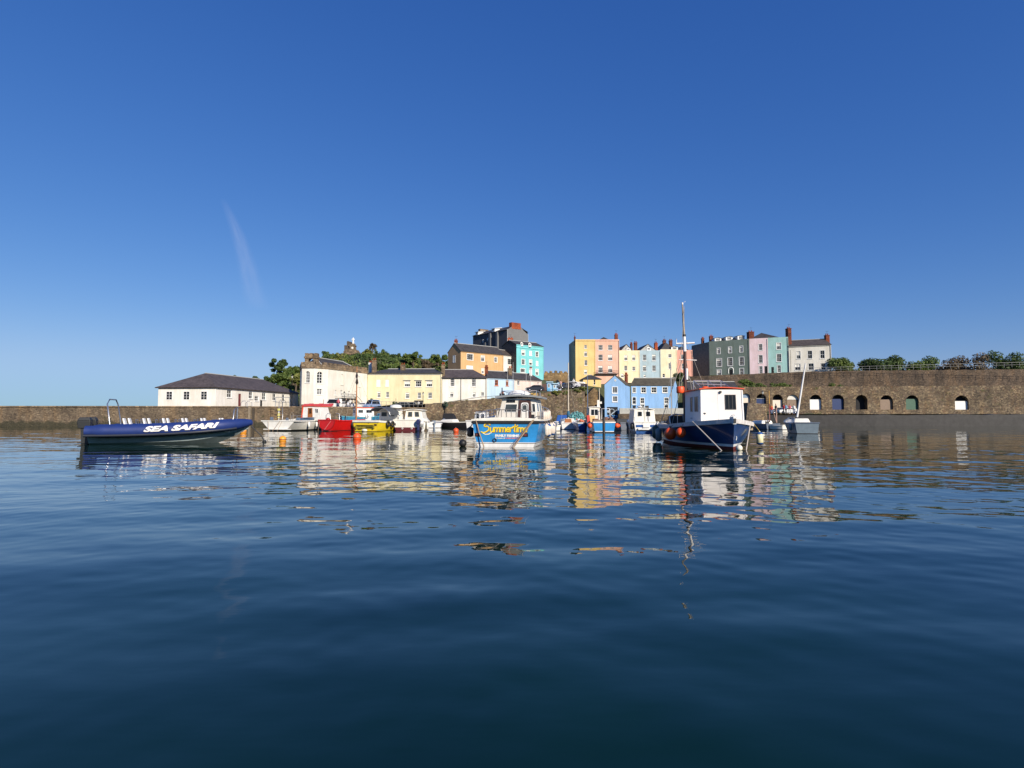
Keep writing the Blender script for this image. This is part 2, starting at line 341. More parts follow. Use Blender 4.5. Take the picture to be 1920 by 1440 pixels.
# ------------------------------------------------------------------ houses
def house(name, label, A, B, top, base, D, wall, roof=None, ops=(), group=None, chim=(), cat='house', reveal=.13, sill=True, extra=None, ztop=None, zb=None, sidewall=None, roofmat=SLATE, frame=FRAME, surround=0):
    """A, B = (px, Y) of the front wall's left and right foot; top/base = pixel rows at A; D = plan vector of the depth.
    ops = pixel rectangles (x0, y0, x1, y1, kind, nx, ny) cut as real openings into the front wall."""
    a = Vector((gx(A[0], A[1]), A[1], 0)); b = Vector((gx(B[0], B[1]), B[1], 0)); D = Vector((D[0], D[1], 0))
    z1 = ztop if ztop is not None else gz(top, A[1]); z0 = zb if zb is not None else gz(base, A[1])
    U = (b - a); W = U.length; U = U / W; N = Vector((U.y, -U.x, 0))
    def P(u, z, n=0): return a + U * u + N * n + Vector((0, 0, z))
    def hit(px, py):
        d = ray(px, py); o = Vector((0, 0, HC)); t = (a - o).dot(N) / d.dot(N); p = o + d * t
        return (p - a).dot(U), p.z
    t = thing(name, label, cat, tuple(a + U * W / 2 + D / 2 + Vector((0, 0, z0))), 0, group)
    rects = []
    for o in ops:
        u0, za = hit(o[0], o[1]); u1, zc = hit(o[2], o[3]); zlo, zhi = min(za, zc), max(za, zc)
        u0 = max(.12, u0); u1 = min(W - .12, u1)
        if u1 - u0 < .15: continue
        zlo = max(zlo, z0 + .05); zhi = min(zhi, z1 - .1)
        if zhi - zlo < .2: continue
        rects.append((u0, zlo, u1, zhi, o[4] if len(o) > 4 else 'w', o[5] if len(o) > 5 else 2, o[6] if len(o) > 6 else 4, o[7] if len(o) > 7 else None))
    us = sorted({0, W} | {r[0] for r in rects} | {r[2] for r in rects}); zs = sorted({z0, z1} | {r[1] for r in rects} | {r[3] for r in rects})
    mb = MB()
    for i in range(len(us) - 1):
        for j in range(len(zs) - 1):
            cu, cz = (us[i] + us[i + 1]) / 2, (zs[j] + zs[j + 1]) / 2
            if any(r[0] < cu < r[2] and r[1] < cz < r[3] for r in rects): continue
            mb.quad(P(us[i], zs[j]), P(us[i + 1], zs[j]), P(us[i + 1], zs[j + 1]), P(us[i], zs[j + 1]))
    for r in rects:
        rv = reveal if r[4] not in 'AD' else 1.2
        c = [(r[0], r[1]), (r[2], r[1]), (r[2], r[3]), (r[0], r[3])]
        if r[4] in ('a', 'A'):          # arched head: fill the corners of the opening and follow the arc
            uc = (r[0] + r[2]) / 2; rad = (r[2] - r[0]) / 2; rh_ = min(rad, (r[3] - r[1]) * .6); zc = r[3] - rh_
            arc = [(uc - rad * math.cos(k * math.pi / 16), zc + rh_ * math.sin(k * math.pi / 16)) for k in range(17)]
            for k in range(8): mb.quad(P(r[0], r[3]), P(*arc[k]), P(*arc[k + 1]))
            for k in range(8, 16): mb.quad(P(r[2], r[3]), P(*arc[k]), P(*arc[k + 1]))
            ol = [(r[0], r[1])] + arc + [(r[2], r[1])]
        else: ol = [(r[0], r[1]), (r[0], r[3]), (r[2], r[3]), (r[2], r[1])]
        for k in range(len(ol)):
            p, q = ol[k], ol[(k + 1) % len(ol)]
            mb.quad(P(*p), P(*p, -rv), P(*q, -rv), P(*q))
    c4 = [a, b, b + D, a + D]
    Z = lambda p, z: Vector((p.x, p.y, z))
    sidem = 1 if sidewall else 0
    mb.cur = sidem
    mb.quad(Z(c4[3], z0), Z(c4[0], z0), Z(c4[0], z1), Z(c4[3], z1))
    mb.cur = 0
    mb.quad(Z(c4[1], z0), Z(c4[2], z0), Z(c4[2], z1), Z(c4[1], z1)); mb.quad(Z(c4[2], z0), Z(c4[3], z0), Z(c4[3], z1), Z(c4[2], z1))
    roof = roof or {}
    kind = roof.get('k', 'flat'); rh = roof.get('h', 1.5); oh = roof.get('oh', .25)
    rb = MB(); Dn = D.normalized()
    if kind == 'u':
        hl, hr = roof.get('hl', 0), roof.get('hr', 0)
        r0 = Z(a + D / 2 + U * hl, z1 + rh); r1 = Z(b + D / 2 - U * hr, z1 + rh)
        dz = rh * oh / (D.length / 2)
        f0 = Z(a - Dn * oh - U * (.12 if not hl else oh), z1 - dz); f1 = Z(b - Dn * oh + U * (.12 if not hr else oh), z1 - dz)
        k0 = Z(a + D + Dn * oh - U * (.12 if not hl else oh), z1 - dz); k1 = Z(b + D + Dn * oh + U * (.12 if not hr else oh), z1 - dz)
        r0_ = r0 - U * (.12 if not hl else 0); r1_ = r1 + U * (.12 if not hr else 0)
        up = Vector((0, 0, .1))
        rb.slab([f0 + up, f1 + up, r1_ + up, r0_ + up], .12); rb.slab([k1 + up, k0 + up, r0_ + up, r1_ + up], .12)
        if hl: rb.slab([k0 + up, f0 + up, r0_ + up], .12)
        else:
            mb.cur = sidem; mb.quad(Z(c4[3], z1), Z(a, z1), r0); mb.cur = 0
        if hr: rb.slab([f1 + up, k1 + up, r1_ + up], .12)
        else: mb.quad(Z(b, z1), Z(c4[2], z1), r1)
        if roof.get('ridge', True): rb.cur = 1; rb.tube([r0_ + up * 1.2, r1_ + up * 1.2], .09, 6); rb.cur = 0
    elif kind == 'v':
        m0 = Z(a + U * W / 2, z1 + rh); m1 = m0 + D
        mb.quad(Z(a, z1), Z(b, z1), m0); mb.quad(Z(c4[2], z1), Z(c4[3], z1), m1)
        s0 = m0 - Dn * .02; s1 = m1 + Dn * .15; dz = rh * oh / (W / 2); up = Vector((0, 0, .1))
        e0 = Z(a - Dn * .02 - U * oh, z1 - dz); e1 = Z(c4[3] + Dn * .15 - U * oh, z1 - dz); g0 = Z(b - Dn * .02 + U * oh, z1 - dz); g1 = Z(c4[2] + Dn * .15 + U * oh, z1 - dz)
        rb.slab([e1 + up, e0 + up, s0 + up, s1 + up], .1); rb.slab([g0 + up, g1 + up, s1 + up, s0 + up], .1)
    else:
        zf = z1 - .35
        rb.quad(Z(a, zf), Z(b, zf), Z(c4[2], zf), Z(c4[3], zf))
        ins = .3
        inn = [a + U * ins + Dn * ins, b - U * ins + Dn * ins, b + D - U * ins - Dn * ins, a + D + U * ins - Dn * ins]
        for k in range(4):   # parapet top and inner face
            mb.quad(Z(c4[k], z1), Z(c4[(k + 1) % 4], z1), Z(inn[(k + 1) % 4], z1), Z(inn[k], z1)); mb.quad(Z(inn[k], z1), Z(inn[(k + 1) % 4], z1), Z(inn[(k + 1) % 4], zf), Z(inn[k], zf))
        for (u0, u1, hh) in roof.get('pyr', ()):
            p = [a + U * u0 + Dn * .4, a + U * u1 + Dn * .4, a + U * u1 + D - Dn * .4, a + U * u0 + D - Dn * .4]
            rr = min((u1 - u0) / 2, D.length / 2 - .4) * .999
            m0 = (p[0] + p[1]) / 2 + Dn * rr; m1 = (p[2] + p[3]) / 2 - Dn * rr
            if (u1 - u0) / 2 > D.length / 2 - .4:
                m0 = p[0] + U * rr + Dn * (D.length / 2 - .4); m1 = p[1] - U * rr + Dn * (D.length / 2 - .4)
                rb.slab([Z(p[0], z1 - .2), Z(p[1], z1 - .2), Z(m1, z1 + hh), Z(m0, z1 + hh)], .08); rb.slab([Z(p[2], z1 - .2), Z(p[3], z1 - .2), Z(m0, z1 + hh), Z(m1, z1 + hh)], .08)
                rb.slab([Z(p[1], z1 - .2), Z(p[2], z1 - .2), Z(m1, z1 + hh)], .08); rb.slab([Z(p[3], z1 - .2), Z(p[0], z1 - .2), Z(m0, z1 + hh)], .08)
            else:
                rb.slab([Z(p[0], z1 - .2), Z(p[1], z1 - .2), Z(m0, z1 + hh)], .08); rb.slab([Z(p[1], z1 - .2), Z(p[2], z1 - .2), Z(m1, z1 + hh), Z(m0, z1 + hh)], .08)
                rb.slab([Z(p[2], z1 - .2), Z(p[3], z1 - .2), Z(m1, z1 + hh)], .08); rb.slab([Z(p[3], z1 - .2), Z(p[0], z1 - .2), Z(m0, z1 + hh), Z(m1, z1 + hh)], .08)
        if roof.get('cornice', True):
            mb.hexa([P(-.02, z1 - .38, .0), P(W + .02, z1 - .38, .0), P(W + .02, z1 - .38, .16), P(-.02, z1 - .38, .16)], [P(-.02, z1 - .2, .0), P(W + .02, z1 - .2, .0), P(W + .02, z1 - .2, .16), P(-.02, z1 - .2, .16)])
    wl = part('wall', mb, [wall, sidewall or wall], t, True)
    rf = part('roof', rb, [roofmat, LEAD], t, True)
    for r in rects:
        u0, zl, u1, zh, k, nx, ny, pm = r
        rv = -reveal + .02; cw, ch = u1 - u0, zh - zl
        f = MB(); fw = min(.07, cw * .09)
        def bx(ua, za, ub, zb_, n0, n1): f.hexa([P(ua, za, n0), P(ub, za, n0), P(ub, zb_, n0), P(ua, zb_, n0)], [P(ua, za, n1), P(ub, za, n1), P(ub, zb_, n1), P(ua, zb_, n1)])
        if k in ('w', 'a', 'n'):
            bx(u0, zl, u1, zl + fw, rv, rv + .05); bx(u0, zh - fw, u1, zh, rv, rv + .05); bx(u0, zl + fw, u0 + fw, zh - fw, rv, rv + .049); bx(u1 - fw, zl + fw, u1, zh - fw, rv, rv + .049)
            bw = .015 if cw > .5 else .011
            for i in range(1, nx): uu = u0 + cw * i / nx; bx(uu - bw, zl + fw, uu + bw, zh - fw, rv, rv + .04)
            for j in range(1, ny): zz = zl + ch * j / ny; w_ = bw * (2 if j * 2 == ny else 1); bx(u0 + fw, zz - w_, u1 - fw, zz + w_, rv, rv + .043)
            if sill: bx(u0 - .1, zl - .12, u1 + .1, zl - .01, -.02, .1)
            if surround:
                s_ = surround
                bx(u0 - s_, zl, u0 - .002, zh + s_, -.03, .035); bx(u1 + .002, zl, u1 + s_, zh + s_, -.03, .035); bx(u0 - .002, zh + .002, u1 + .002, zh + s_, -.03, .034)
            wo = part('window', f, frame, t, True)
            p = MB(); p.quad(P(u0, zl, rv - .015), P(u1, zl, rv - .015), P(u1, zh, rv - .015), P(u0, zh, rv - .015)); part('pane', p, pm or random.choice([GLASS, GLASS, GLASSG]), wo, True)
            if group and random.random() < .38:
                hb_ = random.choice([.3, .45, .5]); bl = MB(); bl.quad(P(u0 + .03, zh - ch * hb_, rv - .006), P(u1 - .03, zh - ch * hb_, rv - .006), P(u1 - .03, zh - .03, rv - .006), P(u0 + .03, zh - .03, rv - .006)); part('blind', bl, CREAMW, wo, True)
        elif k == 'b':
            bx(u0, zl, u1, zh, -.14, -.05); bx(u0 - .08, zl - .1, u1 + .08, zl - .01, -.02, .08); part('blind_window', f, pm or frame, t, True)
        elif k == 'd':
            bx(u0, zl, u1, zh, -.14, -.07); bx(u0 + cw * .15, zl + ch * .1, u1 - cw * .15, zl + ch * .45, -.08, -.05); bx(u0 + cw * .15, zl + ch * .52, u1 - cw * .15, zl + ch * .9, -.08, -.05)
            d_ = part('door', f, pm or DWOOD, t, True)
            h_ = MB(); h_.ball(P(u1 - cw * .1, zl + ch * .48, -.03), .05, n=8); part('handle', h_, STEEL, d_, True)
        elif k in ('A', 'D'):
            bx(u0, zl, u1, zh, -1.3, -1.2); part('dark_recess', f, DARKIN, t, True)
    for c in chim: chimney(t, *c)
    if group:
        dp = MB(); uu = W - .18; dp.tube([P(uu, z1 - .25, .07), P(uu, z0, .07)], .045, 6); dp.tube([P(.05, z1 - .22, .08), P(W - .1, z1 - .22, .08)], .05, 6) if kind == 'u' else None
        part('downpipe', dp, random.choice([IRON, LEAD, wall]), t, True)
        if chim:
            c = chim[0]; ax = (gx(c[0], c[4]) + gx(c[2], c[4])) / 2; az = gz(c[1], c[4]); ae = MB(); ae.tube([(ax, c[4] + .4, az - .2), (ax, c[4] + .4, az + 1.1)], .022, 5); ae.tube([(ax - .35, c[4] + .4, az + 1.05), (ax + .4, c[4] + .4, az + 1.0)], .015, 4)
            for k_ in range(4): ae.tube([(ax - .3 + .2 * k_, c[4] + .2, az + 1.03), (ax - .3 + .2 * k_, c[4] + .6, az + 1.03)], .01, 4)
            part('aerial', ae, IRON, t, True)
    return t, P, hit, rf, (a, b, D, z0, z1, U, N, W)
def chimney(t, px0, py0, px1, py1, Y, mat=None, dep=.9, pots=2):
    mat = mat or BRICK
    x0, x1 = gx(px0, Y), gx(px1, Y); zt, zb = gz(py0, Y), gz(py1, Y) - .8
    mb = MB(); mb.box(x0, x1, Y, Y + dep, zb, zt - .18); mb.box(x0 - .07, x1 + .07, Y - .07, Y + dep + .07, zt - .18, zt - .06); mb.box(x0 - .02, x1 + .02, Y - .02, Y + dep + .02, zt - .058, zt)
    c = part('chimney', mb, mat, t, True)
    for i in range(pots):
        q = MB(); xx = x0 + (x1 - x0) * (i + .5) / pots; q.lathe((xx, Y + dep / 2, zt), [(.13, -.02), (.11, .3), (.14, .33), (.14, .4), (.09, .4)], 8); part('chimney_pot', q, REDBRICK, c, True)
def dormer(t, px0, py0, px1, py1, Y, dep=2.0, peak=.35, nx=2, mat=None):
    x0, x1 = gx(px0, Y), gx(px1, Y); zt, zb = gz(py0, Y), gz(py1, Y); m = (x0 + x1) / 2
    mb = MB(); mb.hexa([(x0, Y, zb - .3), (x1, Y, zb - .3), (x1, Y + dep, zb - .3), (x0, Y + dep, zb - .3)], [(x0, Y, zt - peak), (x1, Y, zt - peak), (x1, Y + dep, zt - peak), (x0, Y + dep, zt - peak)])
    mb.add([(x0, Y, zt - peak + .001), (x1, Y, zt - peak + .001), (m, Y, zt)], [(0, 1, 2)])
    d = part('dormer', mb, mat or FRAME, t, True)
    r = MB(); r.slab([(x0 - .15, Y + dep, zt - peak), (x0 - .15, Y - .15, zt - peak), (m, Y - .15, zt + .1), (m, Y + dep, zt + .1)], .07); r.slab([(x1 + .15, Y - .15, zt - peak), (x1 + .15, Y + dep, zt - peak), (m, Y + dep, zt + .1), (m, Y - .15, zt + .1)], .07)
    part('dormer_roof', r, SLATE, d, True)
    q = [(x0, Y, zb), (x1, Y, zb), (x1, Y, zt - peak), (x0, Y, zt - peak)]
    quadwin(q, .18, .15, .82, .9, FRAME, GLASS, d, nx, 2, .05, .03, 'window', True)
def pipe(t, px, py0, py1, Y, mat=None, r=.05):
    mb = MB(); mb.tube([(gx(px, Y), Y - .08, gz(py0, Y)), (gx(px, Y), Y - .08, gz(py1, Y))], r, 6); part('downpipe', mb, mat or IRON, t, True)

def ops(n, lst, k='w', nx=2, ny=4): return [KR(n, *l[:4], *(l[4:] if len(l) > 4 else (k, nx, ny))) for l in lst]

# --- the long low harbour office on the left quay
T, P, hit, rf, g = house('harbour_office', 'long low white office with dark slate roof and a red door, far left', (404, 84.3), (558.7, 109), None, None, (-9, .9), stucco('office_white', (.86, .83, .76)),
    {'k': 'u', 'h': 2.2, 'hr': 4.5, 'hl': 4, 'oh': .35}, ops(1, [(75, 760, 130, 860), (355, 785, 400, 875), (430, 840, 478, 905), (525, 797, 570, 890), (660, 808, 700, 900), (780, 818, 815, 910)], 'w', 2, 2)
    + [KR(1, 220, 810, 252, 975, 'd', 1, 1, plain('maroon_door', (.16, .03, .03), .4)), KR(1, 885, 862, 940, 998, 'd', 1, 1, FRAME), KR(1, 500, 890, 528, 990, 'd', 1, 1, BLACK)],
    cat='building', ztop=gz(726, 86), zb=2.74, roofmat=SLATEP)
sw = [(g[0] + g[2] + Vector((0, 0, g[3]))), g[0] + Vector((0, 0, g[3])), g[0] + Vector((0, 0, g[4])), g[0] + g[2] + Vector((0, 0, g[4]))]
for u_ in (.14, .44, .74): quadwin(sw, u_, .36, u_ + .11, .78, FRAME, GLASS, T, 2, 3, .07, .04, 'window', True)
# --- castellated white house: front bay of three faces and a long side
def castle():
    wm = stucco('white_render', (.80, .77, .69)); t = thing('castellated_building', 'tall off-white house with stone battlements, bellcote and black fire escape on the quay', 'building', (-31, 103, 2.7))
    Z0, Z1 = 2.7, 9.55
    pts = [Vector((gx(561.5, 106), 106, 0)), Vector((gx(564.6, 98.2), 98.2, 0)), Vector((gx(587, 98), 98, 0)), Vector((gx(614, 100), 100, 0)), Vector((gx(687.5, 110.8), 110.8, 0))]
    faces = [[], [KR(2, 160, 520, 208, 668)], [KR(2, 305, 525, 372, 675), KR(2, 305, 748, 370, 820)],
             [KR(2, 610, 555, 640, 695), KR(2, 838, 588, 862, 720), KR(2, 535, 765, 556, 830), KR(2, 607, 765, 632, 830), KR(2, 705, 775, 727, 845), KR(2, 790, 780, 808, 850)]]
    mb = MB(); par = MB(); wins = []
    for i in range(4):
        a, b = pts[i], pts[i + 1]; U = (b - a); W = U.length; U /= W; N = Vector((U.y, -U.x, 0))
        P = lambda u, z, n=0, a=a, U=U, N=N: a + U * u + N * n + Vector((0, 0, z))
        rs = []
        for j, r in enumerate(faces[i]):
            def hit(px, py):
                d = ray(px, py); o = Vector((0, 0, HC)); t_ = (a - o).dot(N) / d.dot(N); p = o + d * t_; return (p - a).dot(U), p.z
            u0, zh = hit(r[0], r[1]); u1, zl = hit(r[2], r[3]); rs.append((u0, zl, u1, zh, 'a' if j == 0 or (i == 3 and j == 1) else 'w'))
        us = sorted({0, W} | {r[0] for r in rs} | {r[2] for r in rs}); zs = sorted({Z0, Z1} | {r[1] for r in rs} | {r[3] for r in rs})
        for p in range(len(us) - 1):
            for q in range(len(zs) - 1):
                cu, cz = (us[p] + us[p + 1]) / 2, (zs[q] + zs[q + 1]) / 2
                if any(r[0] < cu < r[2] and r[1] < cz < r[3] for r in rs): continue
                mb.quad(P(us[p], zs[q]), P(us[p + 1], zs[q]), P(us[p + 1], zs[q + 1]), P(us[p], zs[q + 1]))
        for r in rs:
            ol = [(r[0], r[1]), (r[0], r[3]), (r[2], r[3]), (r[2], r[1])]
            if r[4] == 'a':
                uc = (r[0] + r[2]) / 2; rad = (r[2] - r[0]) / 2; zc = r[3] - rad
                arc = [(uc - rad * math.cos(k * math.pi / 12), zc + rad * math.sin(k * math.pi / 12)) for k in range(13)]
                for k in range(6): mb.quad(P(r[0], r[3]), P(*arc[k]), P(*arc[k + 1]))
                for k in range(6, 12): mb.quad(P(r[2], r[3]), P(*arc[k]), P(*arc[k + 1]))
                ol = [(r[0], r[1])] + arc + [(r[2], r[1])]
            for k in range(len(ol)): p, q = ol[k], ol[(k + 1) % len(ol)]; mb.quad(P(*p), P(*p, -.18), P(*q, -.18), P(*q))
            f = MB(); blind = i == 3 and r[4] == 'a'
            def bx(ua, za, ub, zb_, n0, n1): f.hexa([P(ua, za, n0), P(ub, za, n0), P(ub, zb_, n0), P(ua, zb_, n0)], [P(ua, za, n1), P(ub, za, n1), P(ub, zb_, n1), P(ua, zb_, n1)])
            bx(r[0] - .1, r[1] - .12, r[2] + .1, r[1] - .01, -.02, .1)
            if blind:
                bx(r[0], r[1], r[2], r[3], -.17, -.1); part('blind_window', f, wm, t, True); continue
            cw, ch = r[2] - r[0], r[3] - r[1]
            for uu in (r[0] + .04, r[0] + cw / 2, r[2] - .04) if cw < 1.2 else (r[0] + .04, r[0] + cw / 3, r[0] + 2 * cw / 3, r[2] - .04): bx(uu - .035, r[1], uu + .035, r[3], -.16, -.11)
            for j in range(0, 5): zz = r[1] + ch * j / 4; bx(r[0], zz - .03, r[2], zz + .03, -.16, -.115)
            wo = part('window', f, FRAME, t, True); p_ = MB(); p_.quad(P(r[0], r[1], -.17), P(r[2], r[1], -.17), P(r[2], r[3], -.17), P(r[0], r[3], -.17)); part('pane', p_, GLASS, wo, True)
        par.hexa([P(-.05, Z1, .12), P(W + .05, Z1, .12), P(W + .05, Z1, -.35), P(-.05, Z1, -.35)], [P(-.05, Z1 + .75, .12), P(W + .05, Z1 + .75, .12), P(W + .05, Z1 + .75, -.35), P(-.05, Z1 + .75, -.35)])
        n = max(2, int(W / 1.1))
        for k in range(n):
            u = (k + .25) * W / n; par.hexa([P(u, Z1 + .752, .12), P(u + W / n * .55, Z1 + .752, .12), P(u + W / n * .55, Z1 + .752, -.3), P(u, Z1 + .752, -.3)], [P(u, Z1 + 1.1, .12), P(u + W / n * .55, Z1 + 1.1, .12), P(u + W / n * .55, Z1 + 1.1, -.3), P(u, Z1 + 1.1, -.3)])
    # back, deck and a stone foot on the left faces
    bk = [Vector((-40.5, 118, 0)), Vector((-31, 121, 0))]
    loop = [pts[4], bk[1], bk[0], pts[0]]
    for k in range(3): a, b = loop[k], loop[k + 1]; mb.quad(*[Vector((p.x, p.y, z)) for p, z in ((a, Z0), (b, Z0), (b, Z1), (a, Z1))])
    part('wall', mb, wm, t, True); part('battlement', par, STONET, t, True)
    ft = MB()
    for i in (1, 2):
        a, b = pts[i], pts[i + 1]; U = (b - a).normalized(); N = Vector((U.y, -U.x, 0))
        ft.hexa([a + Vector((0, 0, Z0)), b + Vector((0, 0, Z0)), b + N * .25 + Vector((0, 0, Z0)), a + N * .25 + Vector((0, 0, Z0))], [a + Vector((0, 0, Z0 + .7)), b + Vector((0, 0, Z0 + .7)), b + N * .25 + Vector((0, 0, Z0 + .7)), a + N * .25 + Vector((0, 0, Z0 + .7))])
    part('stone_plinth', ft, STONEQ, t, True)
    rf = MB(); z = Z1 + .3
    f0 = pts[3] + Vector((-1, 1.5, z)); f1 = pts[4] + Vector((-.6, -.4, z)); k0 = Vector((-38, 103.5, z)); k1 = Vector((-37, 118, z))
    r0 = (f0 + k0) / 2 + Vector((.2, .5, 2.0)); r1 = (f1 + k1) / 2 + Vector((0, -2.5, 2.0))
    rf.slab([f0, f1, r1, r0], .1); rf.slab([k1, k0, r0, r1], .1); rf.slab([f1, k1, r1], .1); rf.slab([k0, f0, r0], .1)
    rf.cur = 1; rf.tube([r0 + Vector((0, 0, .08)), r1 + Vector((0, 0, .08))], .1, 6); rf.tube([f0, r0], .09, 6); rf.tube([f1, r1], .09, 6)
    part('roof', rf, [SLATE, LEAD], t, True)
    # bellcote: two piers, arch and little battlements
    Y = 98.6; x0, x1 = gx(569.5, Y), gx(592.5, Y); zb, zt = Z1 + .6, gz(662, Y); bc = MB(); wv = (x1 - x0) * .27
    bc.box(x0, x0 + wv, Y, Y + 1.1, zb, zt - .9); bc.box(x1 - wv, x1, Y, Y + 1.1, zb, zt - .9)
    xm = (x0 + x1) / 2; ra = (x1 - x0) / 2 - wv; zc = zt - .9 - ra
    for k in range(8):
        a0, a1 = k * math.pi / 8, (k + 1) * math.pi / 8
        bc.hexa([(xm - ra * math.cos(a0), Y, zc + ra * math.sin(a0)), (xm - ra * math.cos(a1), Y, zc + ra * math.sin(a1)), (xm - ra * math.cos(a1), Y + 1.1, zc + ra * math.sin(a1)), (xm - ra * math.cos(a0), Y + 1.1, zc + ra * math.sin(a0))],
                [(xm - ra * math.cos(a0), Y, zt - .9), (xm - ra * math.cos(a1), Y, zt - .9), (xm - ra * math.cos(a1), Y + 1.1, zt - .9), (xm - ra * math.cos(a0), Y + 1.1, zt - .9)])
    bc.box(x0 - .12, x1 + .12, Y - .12, Y + 1.2, zt - .898, zt - .6); bc.box(x0, x1, Y, Y + 1.1, zt - .598, zt - .35)
    for k in range(3): u = x0 + (x1 - x0) * (k * .38); bc.box(u, u + (x1 - x0) * .24, Y, Y + 1.1, zt - .348, zt)
    part('bellcote', bc, STONET, t, True)
    # fire escape on the long side
    a, b = pts[3], pts[4]; U = (b - a).normalized(); N = Vector((U.y, -U.x, 0)); W = (b - a).length
    P = lambda u, z, n=0: a + U * u + N * n + Vector((0, 0, z))
    fe = MB(); u0, u1 = W * .17, W * .52; zz = gz(750, 104)
    fe.hexa([P(u0, zz, 0), P(u1, zz, 0), P(u1, zz, 1.5), P(u0, zz, 1.5)], [P(u0, zz + .3, 0), P(u1, zz + .3, 0), P(u1, zz + .3, 1.5), P(u0, zz + .3, 1.5)])
    for u in (u0, (u0 + u1) / 2, u1):
        fe.tube([P(u, zz, 1.45), P(u, Z0, 1.45)], .06, 6); fe.tube([P(u, zz - .9, .02), P(u, zz, 1.3)], .05, 6)
    for h in (.55, 1.05): fe.tube([P(u0, zz + h, 1.45), P(u1, zz + h, 1.45)], .035, 6)
    for k in range(14): u = u0 + (u1 - u0) * k / 13; fe.tube([P(u, zz + .1, 1.45), P(u, zz + 1.05, 1.45)], .022, 5)
    e = u1 + 2.6
    for n_ in (.7, 1.45): fe.tube([P(u1, zz + .05, n_), P(e, Z0, n_)], .07, 6); fe.tube([P(u1, zz + 1.0, n_), P(e, Z0 + .95, n_)], .035, 6)
    for k in range(9): q = k / 9; u = u1 + 2.6 * q; h = zz + (Z0 - zz) * q; fe.hexa([P(u, h, .7), P(u + .28, h, .7), P(u + .28, h, 1.45), P(u, h, 1.45)], [P(u, h + .05, .7), P(u + .28, h + .05, .7), P(u + .28, h + .05, 1.45), P(u, h + .05, 1.45)])
    part('fire_escape', fe, IRON, t, True)
castle()
# --- yellow house on the quay
T, P, hit, rf, g = house('harbour_house', 'wide pale yellow two-storey house with low hipped slate roof on the quay', (688, 111), (828, 111), 700, 767.5, (0, 9), stucco('pale_yellow', (.79, .71, .46)),
    {'k': 'u', 'h': 1.1, 'hl': 3, 'hr': 2, 'oh': .2},
    ops(2, [(1070, 628, 1120, 715, 'b', 1, 1), (1185, 628, 1228, 715, 'b', 1, 1), (1430, 648, 1502, 720, 'w', 3, 2), (1572, 648, 1646, 720, 'w', 3, 2), (1712, 648, 1786, 720, 'w', 3, 2), (1080, 780, 1120, 860), (1192, 787, 1230, 860), (1442, 795, 1492, 870), (1598, 795, 1640, 870), (1732, 795, 1782, 870)], 'w', 3, 4)
    + [KR(2, 1590, 920, 1650, 1010, 'd', 1, 1)], chim=[(696, 675, 703.5, 700, 111.5, STONET), (690, 680, 695, 700, 113, WHITE), (750, 684, 758, 697, 114, STONET), (827, 683, 833, 700, 111.5, STONET)], group='houses along the quay')
mb = MB()
for r in ((1418, 1510), (1560, 1655), (1700, 1795)):
    mb = MB(); u0, z = hit(*K(2, r[0], 640)); u1, _ = hit(*K(2, r[1], 640)); mb.hexa([P(u0, z, 0), P(u1, z, 0), P(u1, z, .2), P(u0, z, .2)], [P(u0, z + .1, 0), P(u1, z + .1, 0), P(u1, z + .1, .2), P(u0, z + .1, .2)]); part('window_hood', mb, LEAD, T, True)
mb = MB(); u0, zt = hit(*K(2, 1572, 912)); u1, zl = hit(*K(2, 1668, 1008))
for u in (u0, u1 - .15): mb.hexa([P(u, zl, .02), P(u + .15, zl, .02), P(u + .15, zl, .9), P(u, zl, .9)], [P(u, zt, .02), P(u + .15, zt, .02), P(u + .15, zt, .9), P(u, zt, .9)])
mb.hexa([P(u0 - .1, zt + .002, .02), P(u1 + .1, zt + .002, .02), P(u1 + .1, zt + .002, 1.0), P(u0 - .1, zt + .002, 1.0)], [P(u0 - .1, zt + .2, .02), P(u1 + .1, zt + .2, .02), P(u1 + .1, zt + .2, 1.0), P(u0 - .1, zt + .2, 1.0)])
part('porch', mb, BLACK, T, True)
# --- white pair, light blue, pale pink on the rising road
T = house('harbour_house', 'plain white double house with hipped slate roof right of the pale yellow house', (828.7, 111), (913, 111), 708, 760, (0, 8), stucco('bright_white', (.84, .81, .74)),
    {'k': 'u', 'h': 1.75, 'hr': 3, 'oh': .2}, ops(3, [(303, 825, 357, 920), (578, 830, 632, 920)], 'w', 3, 4) + ops(3, [(300, 998, 342, 1058), (588, 998, 628, 1058), (700, 998, 735, 1045)], 'w', 2, 3), group='houses along the quay', roofmat=SLATEP)[0]
pipe(T, 864, 708, 755, 111)
T = house('harbour_house', 'light blue house with orange sash windows and slate roof, on the rising road', (913.2, 111.1), (964.3, 115), 708, 752, (-.5, 7), stucco('powder_blue', (.50, .66, .82)),
    {'k': 'u', 'h': 1.5, 'oh': .2}, ops(3, [(877, 838, 920, 912), (1018, 838, 1050, 915), (952, 990, 990, 1030)], 'w', 2, 4), group='houses along the quay', frame=plain('orange_frame', (.62, .2, .10), .5), roofmat=SLATE,
    chim=[(909, 688, 914.5, 704, 113, BRICK), (953.5, 690, 960, 702, 116, STONET)])[0]
T = house('harbour_house', 'pale pink low house with small slate roof at the top of the harbour road', (964.5, 115), (1016, 119.5), 711, 745, (-.5, 6.5), stucco('pale_pink', (.76, .62, .56)),
    {'k': 'u', 'h': 1.4, 'hr': 2.5, 'oh': .2}, ops(3, [(1165, 845, 1195, 905, 'w', 2, 3), (1425, 870, 1440, 890, 'w', 1, 1)]), group='houses along the quay', chim=[(993, 691, 998, 706, 120, WHITE)])[0]
pipe(T, 995, 690, 735, 117, LEAD, .04)
pipe(T, 951.5, 690, 715, 113.6, LEAD, .04)
